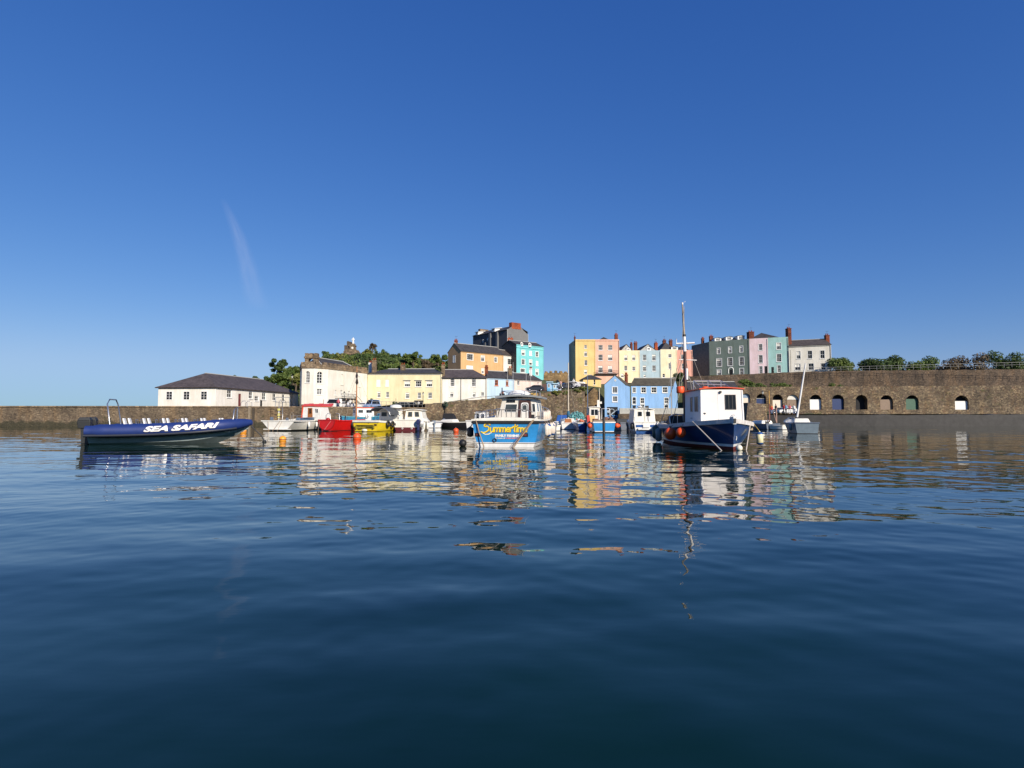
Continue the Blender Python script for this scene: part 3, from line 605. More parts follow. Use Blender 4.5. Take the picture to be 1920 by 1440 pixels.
# --- upper street behind: orange, white, aqua, dark grey
D1 = (-3.6, 4.3)
T, P, hit, rf, g = house('terrace_house', 'long orange house with slate roof and one gable end in a shaded orange-brown above the white quay houses', (863.4, 140), (943.6, 149), 658, 712, D1, stucco('orange_render', (.66, .42, .20)),
    {'k': 'u', 'h': 2.1, 'oh': .2}, ops(3, [(520, 503, 595, 585, 'w', 3, 3), (700, 530, 742, 600), (870, 548, 905, 612), (512, 650, 597, 698, 'b', 1, 1), (708, 695, 735, 755)], 'w', 2, 4), surround=.12, chim=[(851, 638, 857, 648, 142.5, BRICK)], group='upper street houses', sidewall=stucco('shaded_gable', (.52, .33, .17)))  # gable end: wall orange darkened, its shade is put into the colour
sw = [(g[0] + g[2] + Vector((0, 0, g[3]))), g[0] + Vector((0, 0, g[3])), g[0] + Vector((0, 0, g[4])), g[0] + g[2] + Vector((0, 0, g[4]))]
quadwin(sw, .4, .62, .6, .88, FRAME, CREAMW, T, 1, 2, .08, .03, 'window', True)
T, P, hit, rf, g = house('terrace_house', 'narrow white house squeezed between the orange and aqua houses', (943.8, 149.1), (968.6, 153.6), 665.3, 712, (-3.4, 4.1), stucco('bright_white', (.84, .81, .74)),
    {'k': 'u', 'h': 1.6, 'oh': .2}, ops(3, [(1040, 565, 1100, 645, 'w', 3, 3), (1040, 685, 1100, 740, 'w', 3, 3)]), group='upper street houses', surround=.1, roofmat=SLATEB)
T, P, hit, rf, g = house('terrace_house', 'tall aqua green house with white framed windows, slate-hung left side and two dormers', (968.4, 150), (1019.5, 156), 645.4, 716, (-3.9, 4.8), stucco('aqua_render', (.20, .60, .64)),
    {'k': 'u', 'h': 1.3, 'oh': .05}, ops(3, [(1222, 457, 1262, 522), (1320, 463, 1355, 528, 'b', 1, 1), (1402, 478, 1436, 542), (1222, 573, 1262, 643), (1320, 582, 1353, 648), (1405, 592, 1437, 658, 'b', 1, 1), (1207, 692, 1263, 745, 'w', 3, 3), (1320, 705, 1350, 760), (1402, 702, 1436, 776)], 'w', 2, 4),
    surround=.14, group='upper street houses', sidewall=SLATE, chim=[(952, 634, 962, 642, 156, REDBRICK)])
dormer(T, 976, 640, 981, 647, 150.9); dormer(T, 991, 641.5, 996.5, 648.5, 152.4)
mb = MB(); mb.hexa([P(0, g[4] - .9, .002), P(g[7], g[4] - .9, .002), P(g[7], g[4] - .9, .14), P(0, g[4] - .9, .14)], [P(0, g[4] - .75, .002), P(g[7], g[4] - .75, .002), P(g[7], g[4] - .75, .14), P(0, g[4] - .75, .14)])
part('cornice', mb, stucco('aqua_render', (.20, .60, .64)), T, True)
# dark grey tall building: corner nearest at px 950.5
def dark_building():
    wm = plain('charcoal_render', (.085, .085, .095), .8, var=.2, scale=1); ww = plain('lit_gable', (.17, .17, .17), .85, var=.12, scale=1)  # gable grey is the charcoal lightened, sunlight painted into the colour
    A = Vector((gx(950.5, 175), 175, 0)); dA = Vector((-.62, .785, 0)); dB = Vector((.785, .62, 0)); La, Lb = 18.3, 8.2
    Z0 = 14; Z1 = gz(617.5, 175)
    t = thing('tall_building', 'tall charcoal grey building with lit grey gable and red brick chimney behind the aqua house', 'building', (A.x - 3, A.y + 9, Z0))
    V = lambda a, b, z: A + dA * a + dB * b + Vector((0, 0, z))
    mb = MB(); mb.cur = 0
    mb.quad(V(0, 0, Z0), V(La, 0, Z0), V(La, 0, Z1), V(0, 0, Z1)); mb.quad(V(La, Lb, Z0), V(La, 0, Z0), V(La, 0, Z1), V(La, Lb, Z1)); mb.quad(V(0, Lb, Z0), V(La, Lb, Z0), V(La, Lb, Z1), V(0, Lb, Z1)); mb.quad(V(La, 0, Z1), V(La, Lb, Z1), V(La, Lb / 2, Z1 + 1.6))
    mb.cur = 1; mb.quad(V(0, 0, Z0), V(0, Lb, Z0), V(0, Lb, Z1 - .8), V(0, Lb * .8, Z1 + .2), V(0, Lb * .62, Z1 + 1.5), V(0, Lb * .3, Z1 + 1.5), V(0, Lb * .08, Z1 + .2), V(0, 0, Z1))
    part('wall', mb, [wm, ww], t, True)
    rf = MB(); rz = Z1 + 1.75
    rf.slab([V(La + .2, -.3, Z1 - .1), V(0.05, -.3, Z1 - .1), V(0.05, Lb / 2, rz), V(La + .2, Lb / 2, rz)], .12); rf.slab([V(0.05, Lb + .3, Z1 - .1), V(La + .2, Lb + .3, Z1 - .1), V(La + .2, Lb / 2, rz), V(0.05, Lb / 2, rz)], .12)
    part('roof', rf, SLATE, t, True)
    ch = MB(); c0, c1 = Lb * .22, Lb * .66; zt = gz(606, 178)
    ch.hexa([V(-.05, c0, Z1 + .4), V(-.05, c1, Z1 + .4), V(1.3, c1, Z1 + .4), V(1.3, c0, Z1 + .4)], [V(-.05, c0, zt), V(-.05, c1, zt), V(1.3, c1, zt), V(1.3, c0, zt)])
    part('chimney', ch, REDBRICK, t, True)
    c2 = MB(); c2.hexa([V(La - 1, 2.2, Z1), V(La - 1, 5.6, Z1), V(La + .1, 5.6, Z1), V(La + .1, 2.2, Z1)], [V(La - 1, 2.2, Z1 + 2.4), V(La - 1, 5.6, Z1 + 2.4), V(La + .1, 5.6, Z1 + 2.4), V(La + .1, 2.2, Z1 + 2.4)]); part('chimney', c2, STONET, t, True)
    for a in (6.2, 15.2):
        d = MB(); d.hexa([V(a, -.05, Z1 - .1), V(a + 1.5, -.05, Z1 - .1), V(a + 1.5, 2, Z1 - .1), V(a, 2, Z1 - .1)], [V(a, -.05, Z1 + 1.05), V(a + 1.5, -.05, Z1 + 1.05), V(a + 1.5, 2, Z1 + 1.05), V(a, 2, Z1 + 1.05)])
        d.slab([V(a - .3, -.3, Z1 + 1.06), V(a + 1.8, -.3, Z1 + 1.06), V(a + 1.8, 2.6, Z1 + 1.5), V(a - .3, 2.6, Z1 + 1.5)][::-1], .15)
        dd = part('dormer', d, FRAME, t, True)
        q = [V(a + 1.5, -.05, Z1), V(a, -.05, Z1), V(a, -.05, Z1 + 1), V(a + 1.5, -.05, Z1 + 1)]; quadwin(q, .2, .15, .8, .9, FRAME, GLASS, dd, 2, 1, .07, .03, 'window', True)
    q = [V(La, 0, Z0), V(0, 0, Z0), V(0, 0, Z1), V(La, 0, Z1)]
    for (u, v, du, dv) in ((.06, .62, .035, .1), (.27, .64, .035, .1), (.40, .65, .035, .1), (.735, .66, .035, .16), (.30, .80, .03, .07), (.44, .825, .03, .06)):
        quadwin(q, u, v, u + du, v + dv, FRAME, GLASSG, t, 1, 2, .14, .06, 'window', True)
    st = MB()
    for a in (4.2, 7.9, 10.6): st.hexa([V(a, -.002, Z0), V(a + .9, -.002, Z0), V(a + .9, -.5, Z0), V(a, -.5, Z0)], [V(a, -.002, Z1 - (.3 if a < 8 else 3)), V(a + .9, -.002, Z1 - (.3 if a < 8 else 3)), V(a + .9, -.5, Z1 - (.3 if a < 8 else 3)), V(a, -.5, Z1 - (.3 if a < 8 else 3))])
    part('pilaster', st, ww, t, True)
    pp = MB(); pp.tube([V(-.12, .1, Z0), V(-.12, .1, Z1)], .1, 6); pp.tube([V(-.12, Lb, Z0), V(-.12, Lb, Z1 - .8)], .12, 6); part('downpipe', pp, LEAD, t, True)
dark_building()
# --- hillside terrace in the middle
D2 = (-.6, 11)
T, P, hit, rf, g = house('terrace_house', 'tallest narrow mustard yellow house, one column of windows, shaded grey left side', (1079.7, 150), (1117, 150), 636.4, 726, D2, stucco('mustard_render', (.82, .60, .25)),
    {'cornice': True}, ops(4, [(380, 390, 413, 432), (378, 472, 418, 533), (382, 585, 420, 653), (378, 705, 418, 762)], 'w', 3, 4), group='hillside terrace', sidewall=stucco('shaded_side', (.38, .34, .25)), chim=[(1077.5, 632, 1080, 642, 151, BRICK, .6, 1)])  # left side wall: shade painted in as a duller grey than the front
T, P, hit, rf, g = house('terrace_house', 'salmon pink four-storey house with iron balcony beside the mustard yellow house', (1117.2, 150), (1162.3, 150), 636.4, 726, D2, stucco('salmon_render', (.82, .50, .38)),
    {'pyr': [(1.0, 4.2, .9)]}, ops(4, [(560, 390, 618, 455), (685, 390, 742, 455), (560, 512, 618, 590), (685, 512, 742, 590), (560, 655, 618, 745), (687, 655, 742, 745)], 'w', 3, 4), group='hillside terrace', chim=[(1154.5, 627, 1160, 637, 150.6, BRICK)], surround=.0)
mb = MB(); u0, z = hit(1117, 701.6); u1, zt = hit(1158, 696.6)
mb.hexa([P(0, z, 0), P(u1, z, 0), P(u1, z, .9), P(0, z, .9)], [P(0, z + .15, 0), P(u1, z + .15, 0), P(u1, z + .15, .9), P(0, z + .15, .9)])
for h in (.5, .9): mb.tube([P(0, z + h, .86), P(u1, z + h, .86)], .03, 6)
for k in range(30): uu = u1 * k / 29; mb.tube([P(uu, z + .1, .86), P(uu, z + .9, .86)], .018, 5)
part('balcony', mb, plain('balcony_iron', (.05, .03, .03), .6), T, True)
T, P, hit, rf, g = house('terrace_house', 'cream house with gabled slate roof and white dormer right of the salmon house', (1162.4, 152), (1201, 152), 657, 718, (-.5, 9), stucco('cream_render', (.86, .77, .52)),
    {'cornice': False}, ops(4, [(893, 518, 937, 588), (995, 518, 1037, 585), (893, 655, 935, 720), (997, 668, 1037, 720)], 'w', 3, 4) + ops(4, [(850, 755, 890, 805, 'a', 2, 2)]), group='hillside terrace', chim=[(1184, 644, 1187.5, 652, 156, BRICK), (1191, 642, 1196.5, 657, 153, BRICK)])
gv = lambda T, g, u0, u1, hh, mat=SLATE: part('roof', gable_roof(g, u0, u1, hh), [mat, LEAD], T, True)
def gable_roof(g, u0, u1, hh):
    a, b, D, z0, z1, U, N, W = g; mb = MB(); Z = lambda p, z: Vector((p.x, p.y, z)); Dn = D.normalized()
    p0, p1 = a + U * u0 + Dn * .5, a + U * u1 + Dn * .5; m = (p0 + p1) / 2
    mb.cur = 1; mb.quad(Z(p0, z1 - .3), Z(p1, z1 - .3), Z(m, z1 + hh)); mb.cur = 0
    mb.slab([Z(p0 + D * .9, z1 - .3), Z(p0 - Dn * .1, z1 - .3), Z(m - Dn * .1, z1 + hh + .05), Z(m + D * .9, z1 + hh + .05)], .08); mb.slab([Z(p1 - Dn * .1, z1 - .3), Z(p1 + D * .9, z1 - .3), Z(m + D * .9, z1 + hh + .05), Z(m - Dn * .1, z1 + hh + .05)], .08)
    return mb
gv(T, g, .2, 3.9, 1.7); dormer(T, 1176, 650.5, 1183.5, 657, 152.35, 1.5)
T, P, hit, rf, g = house('terrace_house', 'grey-blue house with gabled slate roof in the middle of the hillside terrace', (1201.1, 152), (1240, 152), 657, 718, (-.5, 9), stucco('greyblue_render', (.42, .55, .62)),
    {'cornice': False}, ops(4, [(1132, 514, 1178, 592), (1252, 512, 1300, 592), (1132, 652, 1178, 725), (1254, 652, 1300, 725)], 'w', 3, 4) + ops(4, [(1143, 770, 1172, 805, 'a', 2, 2)]), group='hillside terrace', chim=[(1229.5, 643, 1235, 657, 153, REDBRICK)])
gv(T, g, -.3, 5.0, 1.75); dormer(T, 1214, 649, 1222, 656.5, 152.35, 1.5)
T, P, hit, rf, g = house('terrace_house', 'pale cream house with dark hipped roof and white dormer, right part of hillside terrace', (1240.1, 152), (1271, 152), 655, 718, (-.5, 9), stucco('pale_cream', (.86, .78, .55)),
    {'cornice': False, 'pyr': [(.1, 4.3, 2.2)]}, ops(4, [(1460, 507, 1502, 550, 'w', 3, 2), (1462, 622, 1498, 698)], 'w', 3, 4) + ops(4, [(1385, 760, 1418, 805, 'a', 1, 2)]), group='hillside terrace', chim=[(1245.5, 638, 1251, 650, 155, BRICK), (1257.5, 638, 1263, 648, 156, BRICK)])
dormer(T, 1260.5, 649.5, 1273, 656, 152.35, 1.5, .1, 3)
T, P, hit, rf, g = house('terrace_house', 'salmon pink end house of the hillside terrace behind the thick brown mast', (1271.1, 152), (1300.3, 152), 656.2, 718, (-.5, 9), stucco('salmon_end', (.76, .38, .30)),
    {'cornice': False, 'pyr': [(.1, 3.9, 1.2)]}, ops(4, [(1622, 512, 1662, 572, 'w', 3, 3), (1630, 628, 1668, 698)], 'w', 3, 4), group='hillside terrace')
# yellow annexe below the mustard house
T, P, hit, rf, g = house('annexe', 'small square yellow annexe with grey hipped roof below the mustard house', (1094, 127), (1127.5, 127), 711, 729, (-.3, 4), stucco('mustard_render', (.82, .60, .25)),
    {'k': 'u', 'h': .95, 'hl': 1.6, 'hr': 1.6, 'oh': .15}, ops(4, [(500, 838, 522, 900, 'w', 1, 2)]), cat='outbuilding')
# --- the bright blue building on the quay
BB = stucco('sky_blue_render', (.26, .46, .76))
T, P, hit, rf, g = house('blue_building', 'bright sky blue gabled block with black mural door, its long wing right of it', (1134, 100), (1172.3, 100), 721, 792, (2.0, 5.6), BB,
    {'k': 'v', 'h': 1.55, 'oh': .12}, ops(4, [(742, 930, 805, 1008, 'w', 2, 3), (745, 1050, 805, 1118, 'w', 2, 3), (768, 832, 790, 856, 'w', 1, 1), (672, 1187, 812, 1340, 'd', 1, 1, DARKIN)]), cat='building', surround=.08, roofmat=SLATEG, zb=1.2)
q_ = [P(0, g[4]), P(g[7], g[4]), P(g[7], g[4] + 1.5), P(0, g[4] + 1.5)]; ux, zx = hit(*K(4, 768, 856)); uy, zy = hit(*K(4, 790, 832)); quadwin(q_, ux / g[7], (zx - g[4]) / 1.5, uy / g[7], (zy - g[4]) / 1.5, FRAME, GLASS, T, 1, 2, .07, .05, 'window', True)
def mural():
    # painted door: round blob, arc and curved horn in blues
    b1 = plain('mural_blue', (.10, .30, .62), .5); b2 = plain('mural_grey', (.35, .42, .48), .5); mb = MB(); n = -.03
    def disc(px, py, r, m):
        mb.cur = m; u, z = hit(px, py); mb.add([P(u + r * math.cos(k * math.pi / 8), z + r * math.sin(k * math.pi / 8), n) for k in range(16)], [tuple(range(16))])
    def band(pts, wd, m):
        mb.cur = m; q = [hit(*K(4, *p)) for p in pts]
        for i in range(len(q) - 1):
            dx, dz = q[i + 1][0] - q[i][0], q[i + 1][1] - q[i][1]; l = math.hypot(dx, dz) or 1; ox, oz = -dz / l * wd, dx / l * wd
            mb.quad(P(q[i][0] - ox, q[i][1] - oz, n + .001 * i), P(q[i + 1][0] - ox, q[i + 1][1] - oz, n + .001 * i), P(q[i + 1][0] + ox, q[i + 1][1] + oz, n + .001 * i), P(q[i][0] + ox, q[i][1] + oz, n + .001 * i))
    disc(*K(4, 690, 1245), .24, 1); band([(700, 1230), (725, 1212), (752, 1214), (770, 1235)], .05, 1); band([(722, 1300), (735, 1275), (760, 1255), (785, 1240), (803, 1226)], .09, 1)
    for i in range(9): disc(*K(4, 680 + i * 14, 1300 + (i * 37 % 22)), .16 + .05 * (i % 3), 0)
    part('door_mural', mb, [b1, b2], T, True)
mural()
T, P, hit, rf, g = house('blue_building', 'long bright sky blue wing with brown slate roof and four upper windows', (1183.8, 106), (1261.5, 106), 722.8, 776, (2.7, 6.2), BB,
    {'k': 'u', 'h': 1.45, 'oh': .15}, ops(4, [(1004, 937, 1042, 1000, 'w', 2, 3), (1112, 934, 1172, 1003, 'w', 2, 2), (1243, 934, 1308, 1003, 'w', 2, 2), (1387, 932, 1448, 1001, 'w', 2, 2), (1000, 1062, 1044, 1150, 'a', 1, 2, DARKIN), (1002, 1168, 1044, 1228, 'd', 1, 1, DARKIN), (1102, 1072, 1150, 1140, 'w', 2, 2), (1410, 1070, 1460, 1140, 'w', 2, 2), (1105, 1158, 1152, 1212, 'w', 2, 2), (1410, 1160, 1460, 1228, 'w', 2, 2)]),
    cat='building', surround=.08, roofmat=SLATEG, chim=[(1173.5, 702, 1178, 722, 108, BRICK)], frame=CREAMW)
pipe(T, 1260, 723, 770, 106)
mb = MB(); mb.box(gx(1161, 99.5), gx(1275, 99.5) + 1, 99, 99.4, 1.7, 2.75); lone('parapet_wall', mb, plain('pale_concrete', (.42, .42, .38), .9, var=.2, scale=2), 'low pale concrete wall along the foot of the blue building', 'wall')
# --- right hand terrace
D3 = (1.2, 9)
T, P, hit, rf, g = house('clifftop_house', 'wide dark sage green house with three white dormers on the clifftop', (1332, 155.5), (1407.7, 150), 640.3, 706, D3, stucco('sage_render', (.17, .225, .20)),
    {'cornice': False, 'pyr': [(.2, 10.6, 1.2)]}, ops(5, [(718, 432, 756, 502), (863, 418, 903, 490), (1008, 406, 1048, 480), (712, 568, 775, 665), (855, 558, 915, 655), (1002, 548, 1062, 648), (718, 708, 770, 787), (1008, 693, 1058, 768)], 'w', 3, 4) + [KR(5, 876, 705, 915, 775, 'd', 1, 1, DARKIN)], group='clifftop houses', surround=.13, chim=[(1408, 621.5, 1417.5, 636, 151, BRICK, 1.6), (1334, 630, 1340, 641, 158, BRICK), (1319, 634, 1323, 643, 160, BRICK)])
for (x0, x1, y0, y1, Y) in ((705, 790, 297, 340, 155.1), (850, 938, 282, 328, 154), (1002, 1092, 268, 318, 152.7)):
    a = K(5, x0, y0); b = K(5, x1, y1); dormer(T, a[0], a[1], b[0], b[1], Y, 2.5, .08, 3)
mb = MB(); 
for k in range(14):
    an = math.pi * k / 13; u, z = hit(*K(5, 895, 712)); mb.ball(P(u + .62 * math.cos(an), z + .1 + .6 * math.sin(an), .03), .13, 1, .4, 1, 8)
for s in (-1, 1):
    for k in range(5): mb.ball(P(u + s * .62, z - .2 * k, .03), .12, 1, .4, 1, 8)
part('door_surround', mb, FRAME, T, True)
# slate-hung left wing
mb = MB(); a = g[0]; dirn = Vector((-.45, 1, 0)).normalized(); L_ = 7.5; z0, z1 = g[3], g[4]
b_ = a + dirn * L_; Z = lambda p, z: Vector((p.x, p.y, z))
mb.hexa([Z(a, z0 + .001), Z(b_, z0 + .001), Z(b_ + Vector((3, 3, 0)), z0 + .001), Z(a + Vector((3, 3, 0)), z0 + .001)], [Z(a + Vector((-.02, 0, 0)), z1 - .1), Z(b_ + Vector((.5, .1, 0)), z1 - .3), Z(b_ + Vector((3, 3, 0)), z1 - .3), Z(a + Vector((3, 3, 0)), z1 - .1)])
part('side_wing', mb, [plain('grey_green_hung', (.12, .17, .155), .85, var=.3, scale=2)], T, True)
mb = MB(); mb.hexa([Z(b_, z0), Z(b_ + Vector((-2.3, .6, 0)), z0), Z(b_ + Vector((-2, 3, 0)), z0), Z(b_ + Vector((1, 2, 0)), z0)], [Z(b_, z0 + 3.4), Z(b_ + Vector((-2.3, .6, 0)), z0 + 1.3), Z(b_ + Vector((-2, 3, 0)), z0 + 1.3), Z(b_ + Vector((1, 2, 0)), z0 + 3.4)])
part('lean_to', mb, SLATE, T, True)
house('clifftop_house', 'pale lilac pink clifftop house with dark doorway between the sage and teal houses', (1408, 150), (1442.8, 148.2), 635.2, 705, D3, stucco('lilac_render', (.84, .66, .70)),
    {'cornice': False}, ops(5, [(1250, 380, 1300, 456), (1250, 522, 1303, 620), (1257, 664, 1302, 753)], 'w', 3, 4) + [KR(5, 1325, 662, 1385, 753, 'd', 1, 1, DARKIN)], group='clifftop houses', surround=.1)
T, P, hit, rf, g = house('clifftop_house', 'pale teal clifftop house with hipped slate roof left of the tall chimney', (1443, 148.2), (1481.3, 146.4), 633.3, 703, D3, stucco('teal_render', (.36, .60, .58)),
    {'cornice': False, 'pyr': [(-4.2, 3.6, 1.9)]}, ops(5, [(1480, 363, 1537, 445), (1482, 508, 1543, 603), (1490, 652, 1537, 740)], 'w', 3, 4) + [KR(5, 1413, 673, 1448, 750, 'd', 1, 1, DARKIN)], group='clifftop houses', surround=.1, chim=[(1481.5, 615, 1488, 648, 147.2, BRICK, 1.4)])
T, P, hit, rf, g = house('clifftop_house', 'white clifftop house with black downpipe right of the pale teal house', (1482, 146.3), (1562, 142.5), 649.5, 702, D3, stucco('white_render', (.80, .77, .69)),
    {'k': 'u', 'h': 1.9, 'oh': .1}, ops(5, [(1738, 472, 1790, 568, 'w', 2, 2), (1715, 632, 1790, 713, 'w', 2, 2), (1880, 465, 1940, 565, 'w', 2, 2), (2040, 462, 2100, 562, 'w', 2, 2), (1890, 628, 1960, 710, 'w', 2, 2), (2050, 626, 2110, 708, 'w', 2, 2)]), group='clifftop houses', surround=.05, roofmat=SLATEB, chim=[(1553, 628, 1560, 648, 146, BRICK)])
pipe(T, 1484.5, 656, 697, 146)
# low stone building with slate roof behind the navy boat
house('stone_store', 'low stone store with dark slate roof half hidden behind the big wheelhouse boat', (1292, 113), (1386, 113), 731, 776, (.8, 7), STONER,
    {'k': 'u', 'h': 1.7, 'oh': .2}, cat='building', roofmat=SLATE)
# stone building with arched opening left of the blue block
T, P, hit, rf, g = house('stone_boathouse', 'brown stone boathouse with black arched opening left of the blue building', (1096, 101.5), (1133, 101.5), 747, 790, (0, 6), stone('boathouse_stone', ['#7d6a4f', '#8d7858', '#675540'], '#83725a', 2.2, 1.8),
    {'k': 'v', 'h': 1.9, 'oh': .05}, [(1110, 758, 1131, 777, 'A', 1, 1)], cat='building', zb=1.2, roofmat=stone('boathouse_stone', [], ''))
mb = MB()
for zz in (.35, .7): u0, z = hit(1110, 777); u1, _ = hit(1131, 777); mb.tube([P(u0, z + zz * 1.6, -.2), P(u1, z + zz * 1.6, -.2)], .03, 6)
for k in range(5): mb.tube([P(u0 + (u1 - u0) * k / 4, z, -.2), P(u0 + (u1 - u0) * k / 4, z + 1.6, -.2)], .03, 6)
part('gate', mb, LEAD, T, True)
# ------------------------------------------------------------------ ground, quay, walls
def wallrun(pts, zbot, th, cap=None):
    """pts = (px, Y, py_top): a wall following these points, thickness th behind its face"""
    mb = MB(); v = [(Vector((gx(p[0], p[1]), p[1], 0)), gz(p[2], p[1])) for p in pts]
    for i in range(len(v) - 1):
        (a, za), (b, zb_) = v[i], v[i + 1]; U = (b - a).normalized(); N = Vector((-U.y, U.x, 0)) * th
        # subdivide so that the top line stays a little uneven, as old masonry is
        n = max(1, int((b - a).length / 1.5)); prev = None
        for k in range(n + 1):
            t = k / n; p = a.lerp(b, t); z = za + (zb_ - za) * t + (random.uniform(-.07, .07) if 0 < k < n else 0)
            cur = (p, z)
            if prev:
                q, zq = prev
                mb.quad((q.x, q.y, zbot), (p.x, p.y, zbot), (p.x, p.y, z), (q.x, q.y, zq)); mb.quad((q.x, q.y, zq), (p.x, p.y, z), (p.x + N.x, p.y + N.y, z), (q.x + N.x, q.y + N.y, zq))
                mb.quad((p.x + N.x, p.y + N.y, zbot), (q.x + N.x, q.y + N.y, zbot), (q.x + N.x, q.y + N.y, zq), (p.x + N.x, p.y + N.y, z))
            prev = cur
    for (p, z), s in ((v[0], 1), (v[-1], -1)):
        N = Vector((0, th, 0)); mb.quad((p.x, p.y, zbot), (p.x, p.y, z), (p.x, p.y + th, z), (p.x, p.y + th, zbot))
    return mb
QF = [(-120, 80), (-60, 80), (-40, 82), (gx(797, 97), 97)]
mb = MB()
loop = [(-120, 80), (-60, 80), (-40, 82), (gx(797, 97) , 97), (-13, 125), (-120, 125)]
mb.hexa([(x, y, -3) for x, y in loop], [(x, y, 2.69) for x, y in loop]); mb.cur = 0
struct('quay', mb, stone('quay_stone', [], ''))
wl = MB()
for i in range(3):
    a, b = Vector((*QF[i], 0)), Vector((*QF[i + 1], 0)); U = (b - a).normalized(); N = Vector((U.y, -U.x, 0))
    wl.hexa([a + Vector((0, 0, 2.694)), a + N * .12 + Vector((0, 0, 2.694)), b + N * .12 + Vector((0, 0, 2.694)), b + Vector((0, 0, 2.694))][::-1] if 0 else [a + N * .12 + Vector((0, 0, 2.694)), b + N * .12 + Vector((0, 0, 2.694)), b - N * .6 + Vector((0, 0, 2.694)), a - N * .6 + Vector((0, 0, 2.694))],
            [a + N * .12 + Vector((0, 0, 2.86)), b + N * .12 + Vector((0, 0, 2.86)), b - N * .6 + Vector((0, 0, 2.86)), a - N * .6 + Vector((0, 0, 2.86))])
struct('kerb', wl, STONET)
# timber fenders and ladders on the quay face
POSTL = ['pale timber post on the quay wall nearest the inflatable bow', 'dark wet timber post beside the pale one nearest the inflatable bow', 'pale timber post right of the steel quay ladder', 'dark timber post second right of the steel quay ladder', 'pale timber post just left of the red-roofed wheelhouse', 'dark timber post partly behind the red-roofed wheelhouse', 'pale timber post between the red-roofed wheelhouse and the turquoise boat', 'dark timber post left of the turquoise boat wheelhouse', 'pale timber post behind the turquoise boat wheelhouse']
for i, px in enumerate((469, 476, 537, 548, 594, 601, 636, 640, 676)):
    x = gx(px, 83); Yf = 80 if x < -60 else 80 + (x + 60) / 20 * 2 if x < -40 else 82 + (x + 40) / (gx(797, 97) + 40) * 15
    x = gx(px, Yf); mb = MB(); mb.box(x - .16, x + .16, Yf - .34, Yf - .02, -2.5, 2.9 - (i % 3) * .25)
    lone('fender_post', mb, plain('wet_timber', (.07, .055, .04), .8, var=.5, scale=5) if i % 2 else plain('grey_timber', (.25, .2, .14), .85, var=.4, scale=4), POSTL[i], 'post', 'timber posts on the quay wall')
mb = wallrun([(797, 97, 757), (828, 98, 756), (842, 98.4, 754.5), (862, 99, 751), (913, 99.6, 748), (935, 100, 745.5), (1012, 101, 737.5), (1033, 101, 734), (1068, 101, 731), (1097, 101, 729)], -3, 1.0)
lone('sea_wall', mb, STONEC, 'high rubble stone sea wall with weeds along its top, rising to the right', 'wall')
mb = wallrun([(1160, 98.8, 776), (1275, 97, 776), (1400, 92, 777)], -3, 1.2)
lone('quay_wall', mb, STONEQ, 'brown stone quay wall below the blue building', 'wall')
mb = wallrun([(1400, 88, 777.5), (1500, 86, 778.5), (1640, 84, 778), (1990, 80, 777)], -3, 1.2)
lone('quay_wall', mb, plain('wet_shaded_stone', (.035, .033, .032), .6, var=.5, scale=2, bump=.6), 'wet quay wall in a shaded black at the right behind the small sailing boat', 'wall')  # wet stone, with the shade on this wall also painted into its near-black
mb = MB(); xa, xb = gx(1396, 78), gx(1438, 78)
mb.hexa([(xa - .5, 77.5, -3), (xb + .2, 77.8, -3), (xb + .4, 86, -3), (xa - .3, 86, -3)], [(xa + .5, 78, gz(755, 78)), (xb, 78.2, gz(757.5, 78)), (xb + .3, 86, gz(758, 80)), (xa + .4, 86, gz(755, 80))])
lone('stone_slipway', mb, STONEC, 'square block of rubble masonry right of the navy boat wheelhouse', 'pier')
# lower cliff wall with arches, upper retaining wall
T, P, hit, rf, g = house('arched_wall', 'mossy stone retaining wall with arched cellars under the clifftop houses', (1296, 124), (1960, 116), 726, 790, (.5, 5.5), STONEC, {'cornice': False},
    [(1391, 737.5, 1407.5, 768, 'A', 1, 1), (1418, 738.5, 1437, 768, 'A', 1, 1), (1448.5, 739.5, 1468.3, 768, 'A', 1, 1), (1475.5, 739.8, 1498.3, 768, 'A', 1, 1), (1518, 740, 1541, 768, 'A', 1, 1), (1560, 740, 1583, 768, 'A', 1, 1), (1604, 740.5, 1627, 768, 'A', 1, 1), (1650, 741, 1675, 768, 'A', 1, 1), (1698, 741, 1723, 768, 'A', 1, 1), (1790, 741.5, 1817, 768, 'A', 1, 1)], cat='wall', zb=1.0,
    roofmat=plain('grassy_ledge', (.10, .12, .04), .95, var=.4, scale=2))
def infill(x0, y0, x1, y1, m, n=-.45):
    u0, zt = hit(x0, y0); u1, zl = hit(x1, y1); mb = MB()
    mb.hexa([P(u0, zl, n - .08), P(u1, zl, n - .08), P(u1, zl, n), P(u0, zl, n)], [P(u0, zt, n - .08), P(u1, zt, n - .08), P(u1, zt, n), P(u0, zt, n)]); part('arch_infill', mb, m, T, True)
infill(1391, 746, 1407.5, 768, plain('cream_board', (.78, .68, .56), .7)); infill(1391, 737.6, 1407.4, 745.9, plain('blue_fanlight', (.25, .34, .46), .3))
infill(1418, 747.5, 1437, 768, plain('navy_door', (.02, .04, .13), .4)); infill(1418, 746.6, 1437, 747.4, LEAD, -.4)
infill(1448.5, 750, 1468.3, 768, plain('cream_board', (.78, .68, .56), .7)); infill(1476.5, 740.2, 1497.5, 749.2, plain('white_fanlight', (.72, .70, .64), .4)); infill(1475.5, 749.8, 1498.3, 768, plain('brown_board', (.25, .18, .13), .7), -.46)
infill(1518, 749, 1541, 768, FRAME); infill(1560, 748, 1583, 768, plain('navy_door', (.02, .04, .13), .4)); infill(1650, 749, 1675, 768, plain('brown_board', (.25, .18, .13), .7)); infill(1698, 748, 1723, 768, plain('green_door', (.05, .12, .08), .6)); infill(1790, 752, 1817, 768, FRAME)
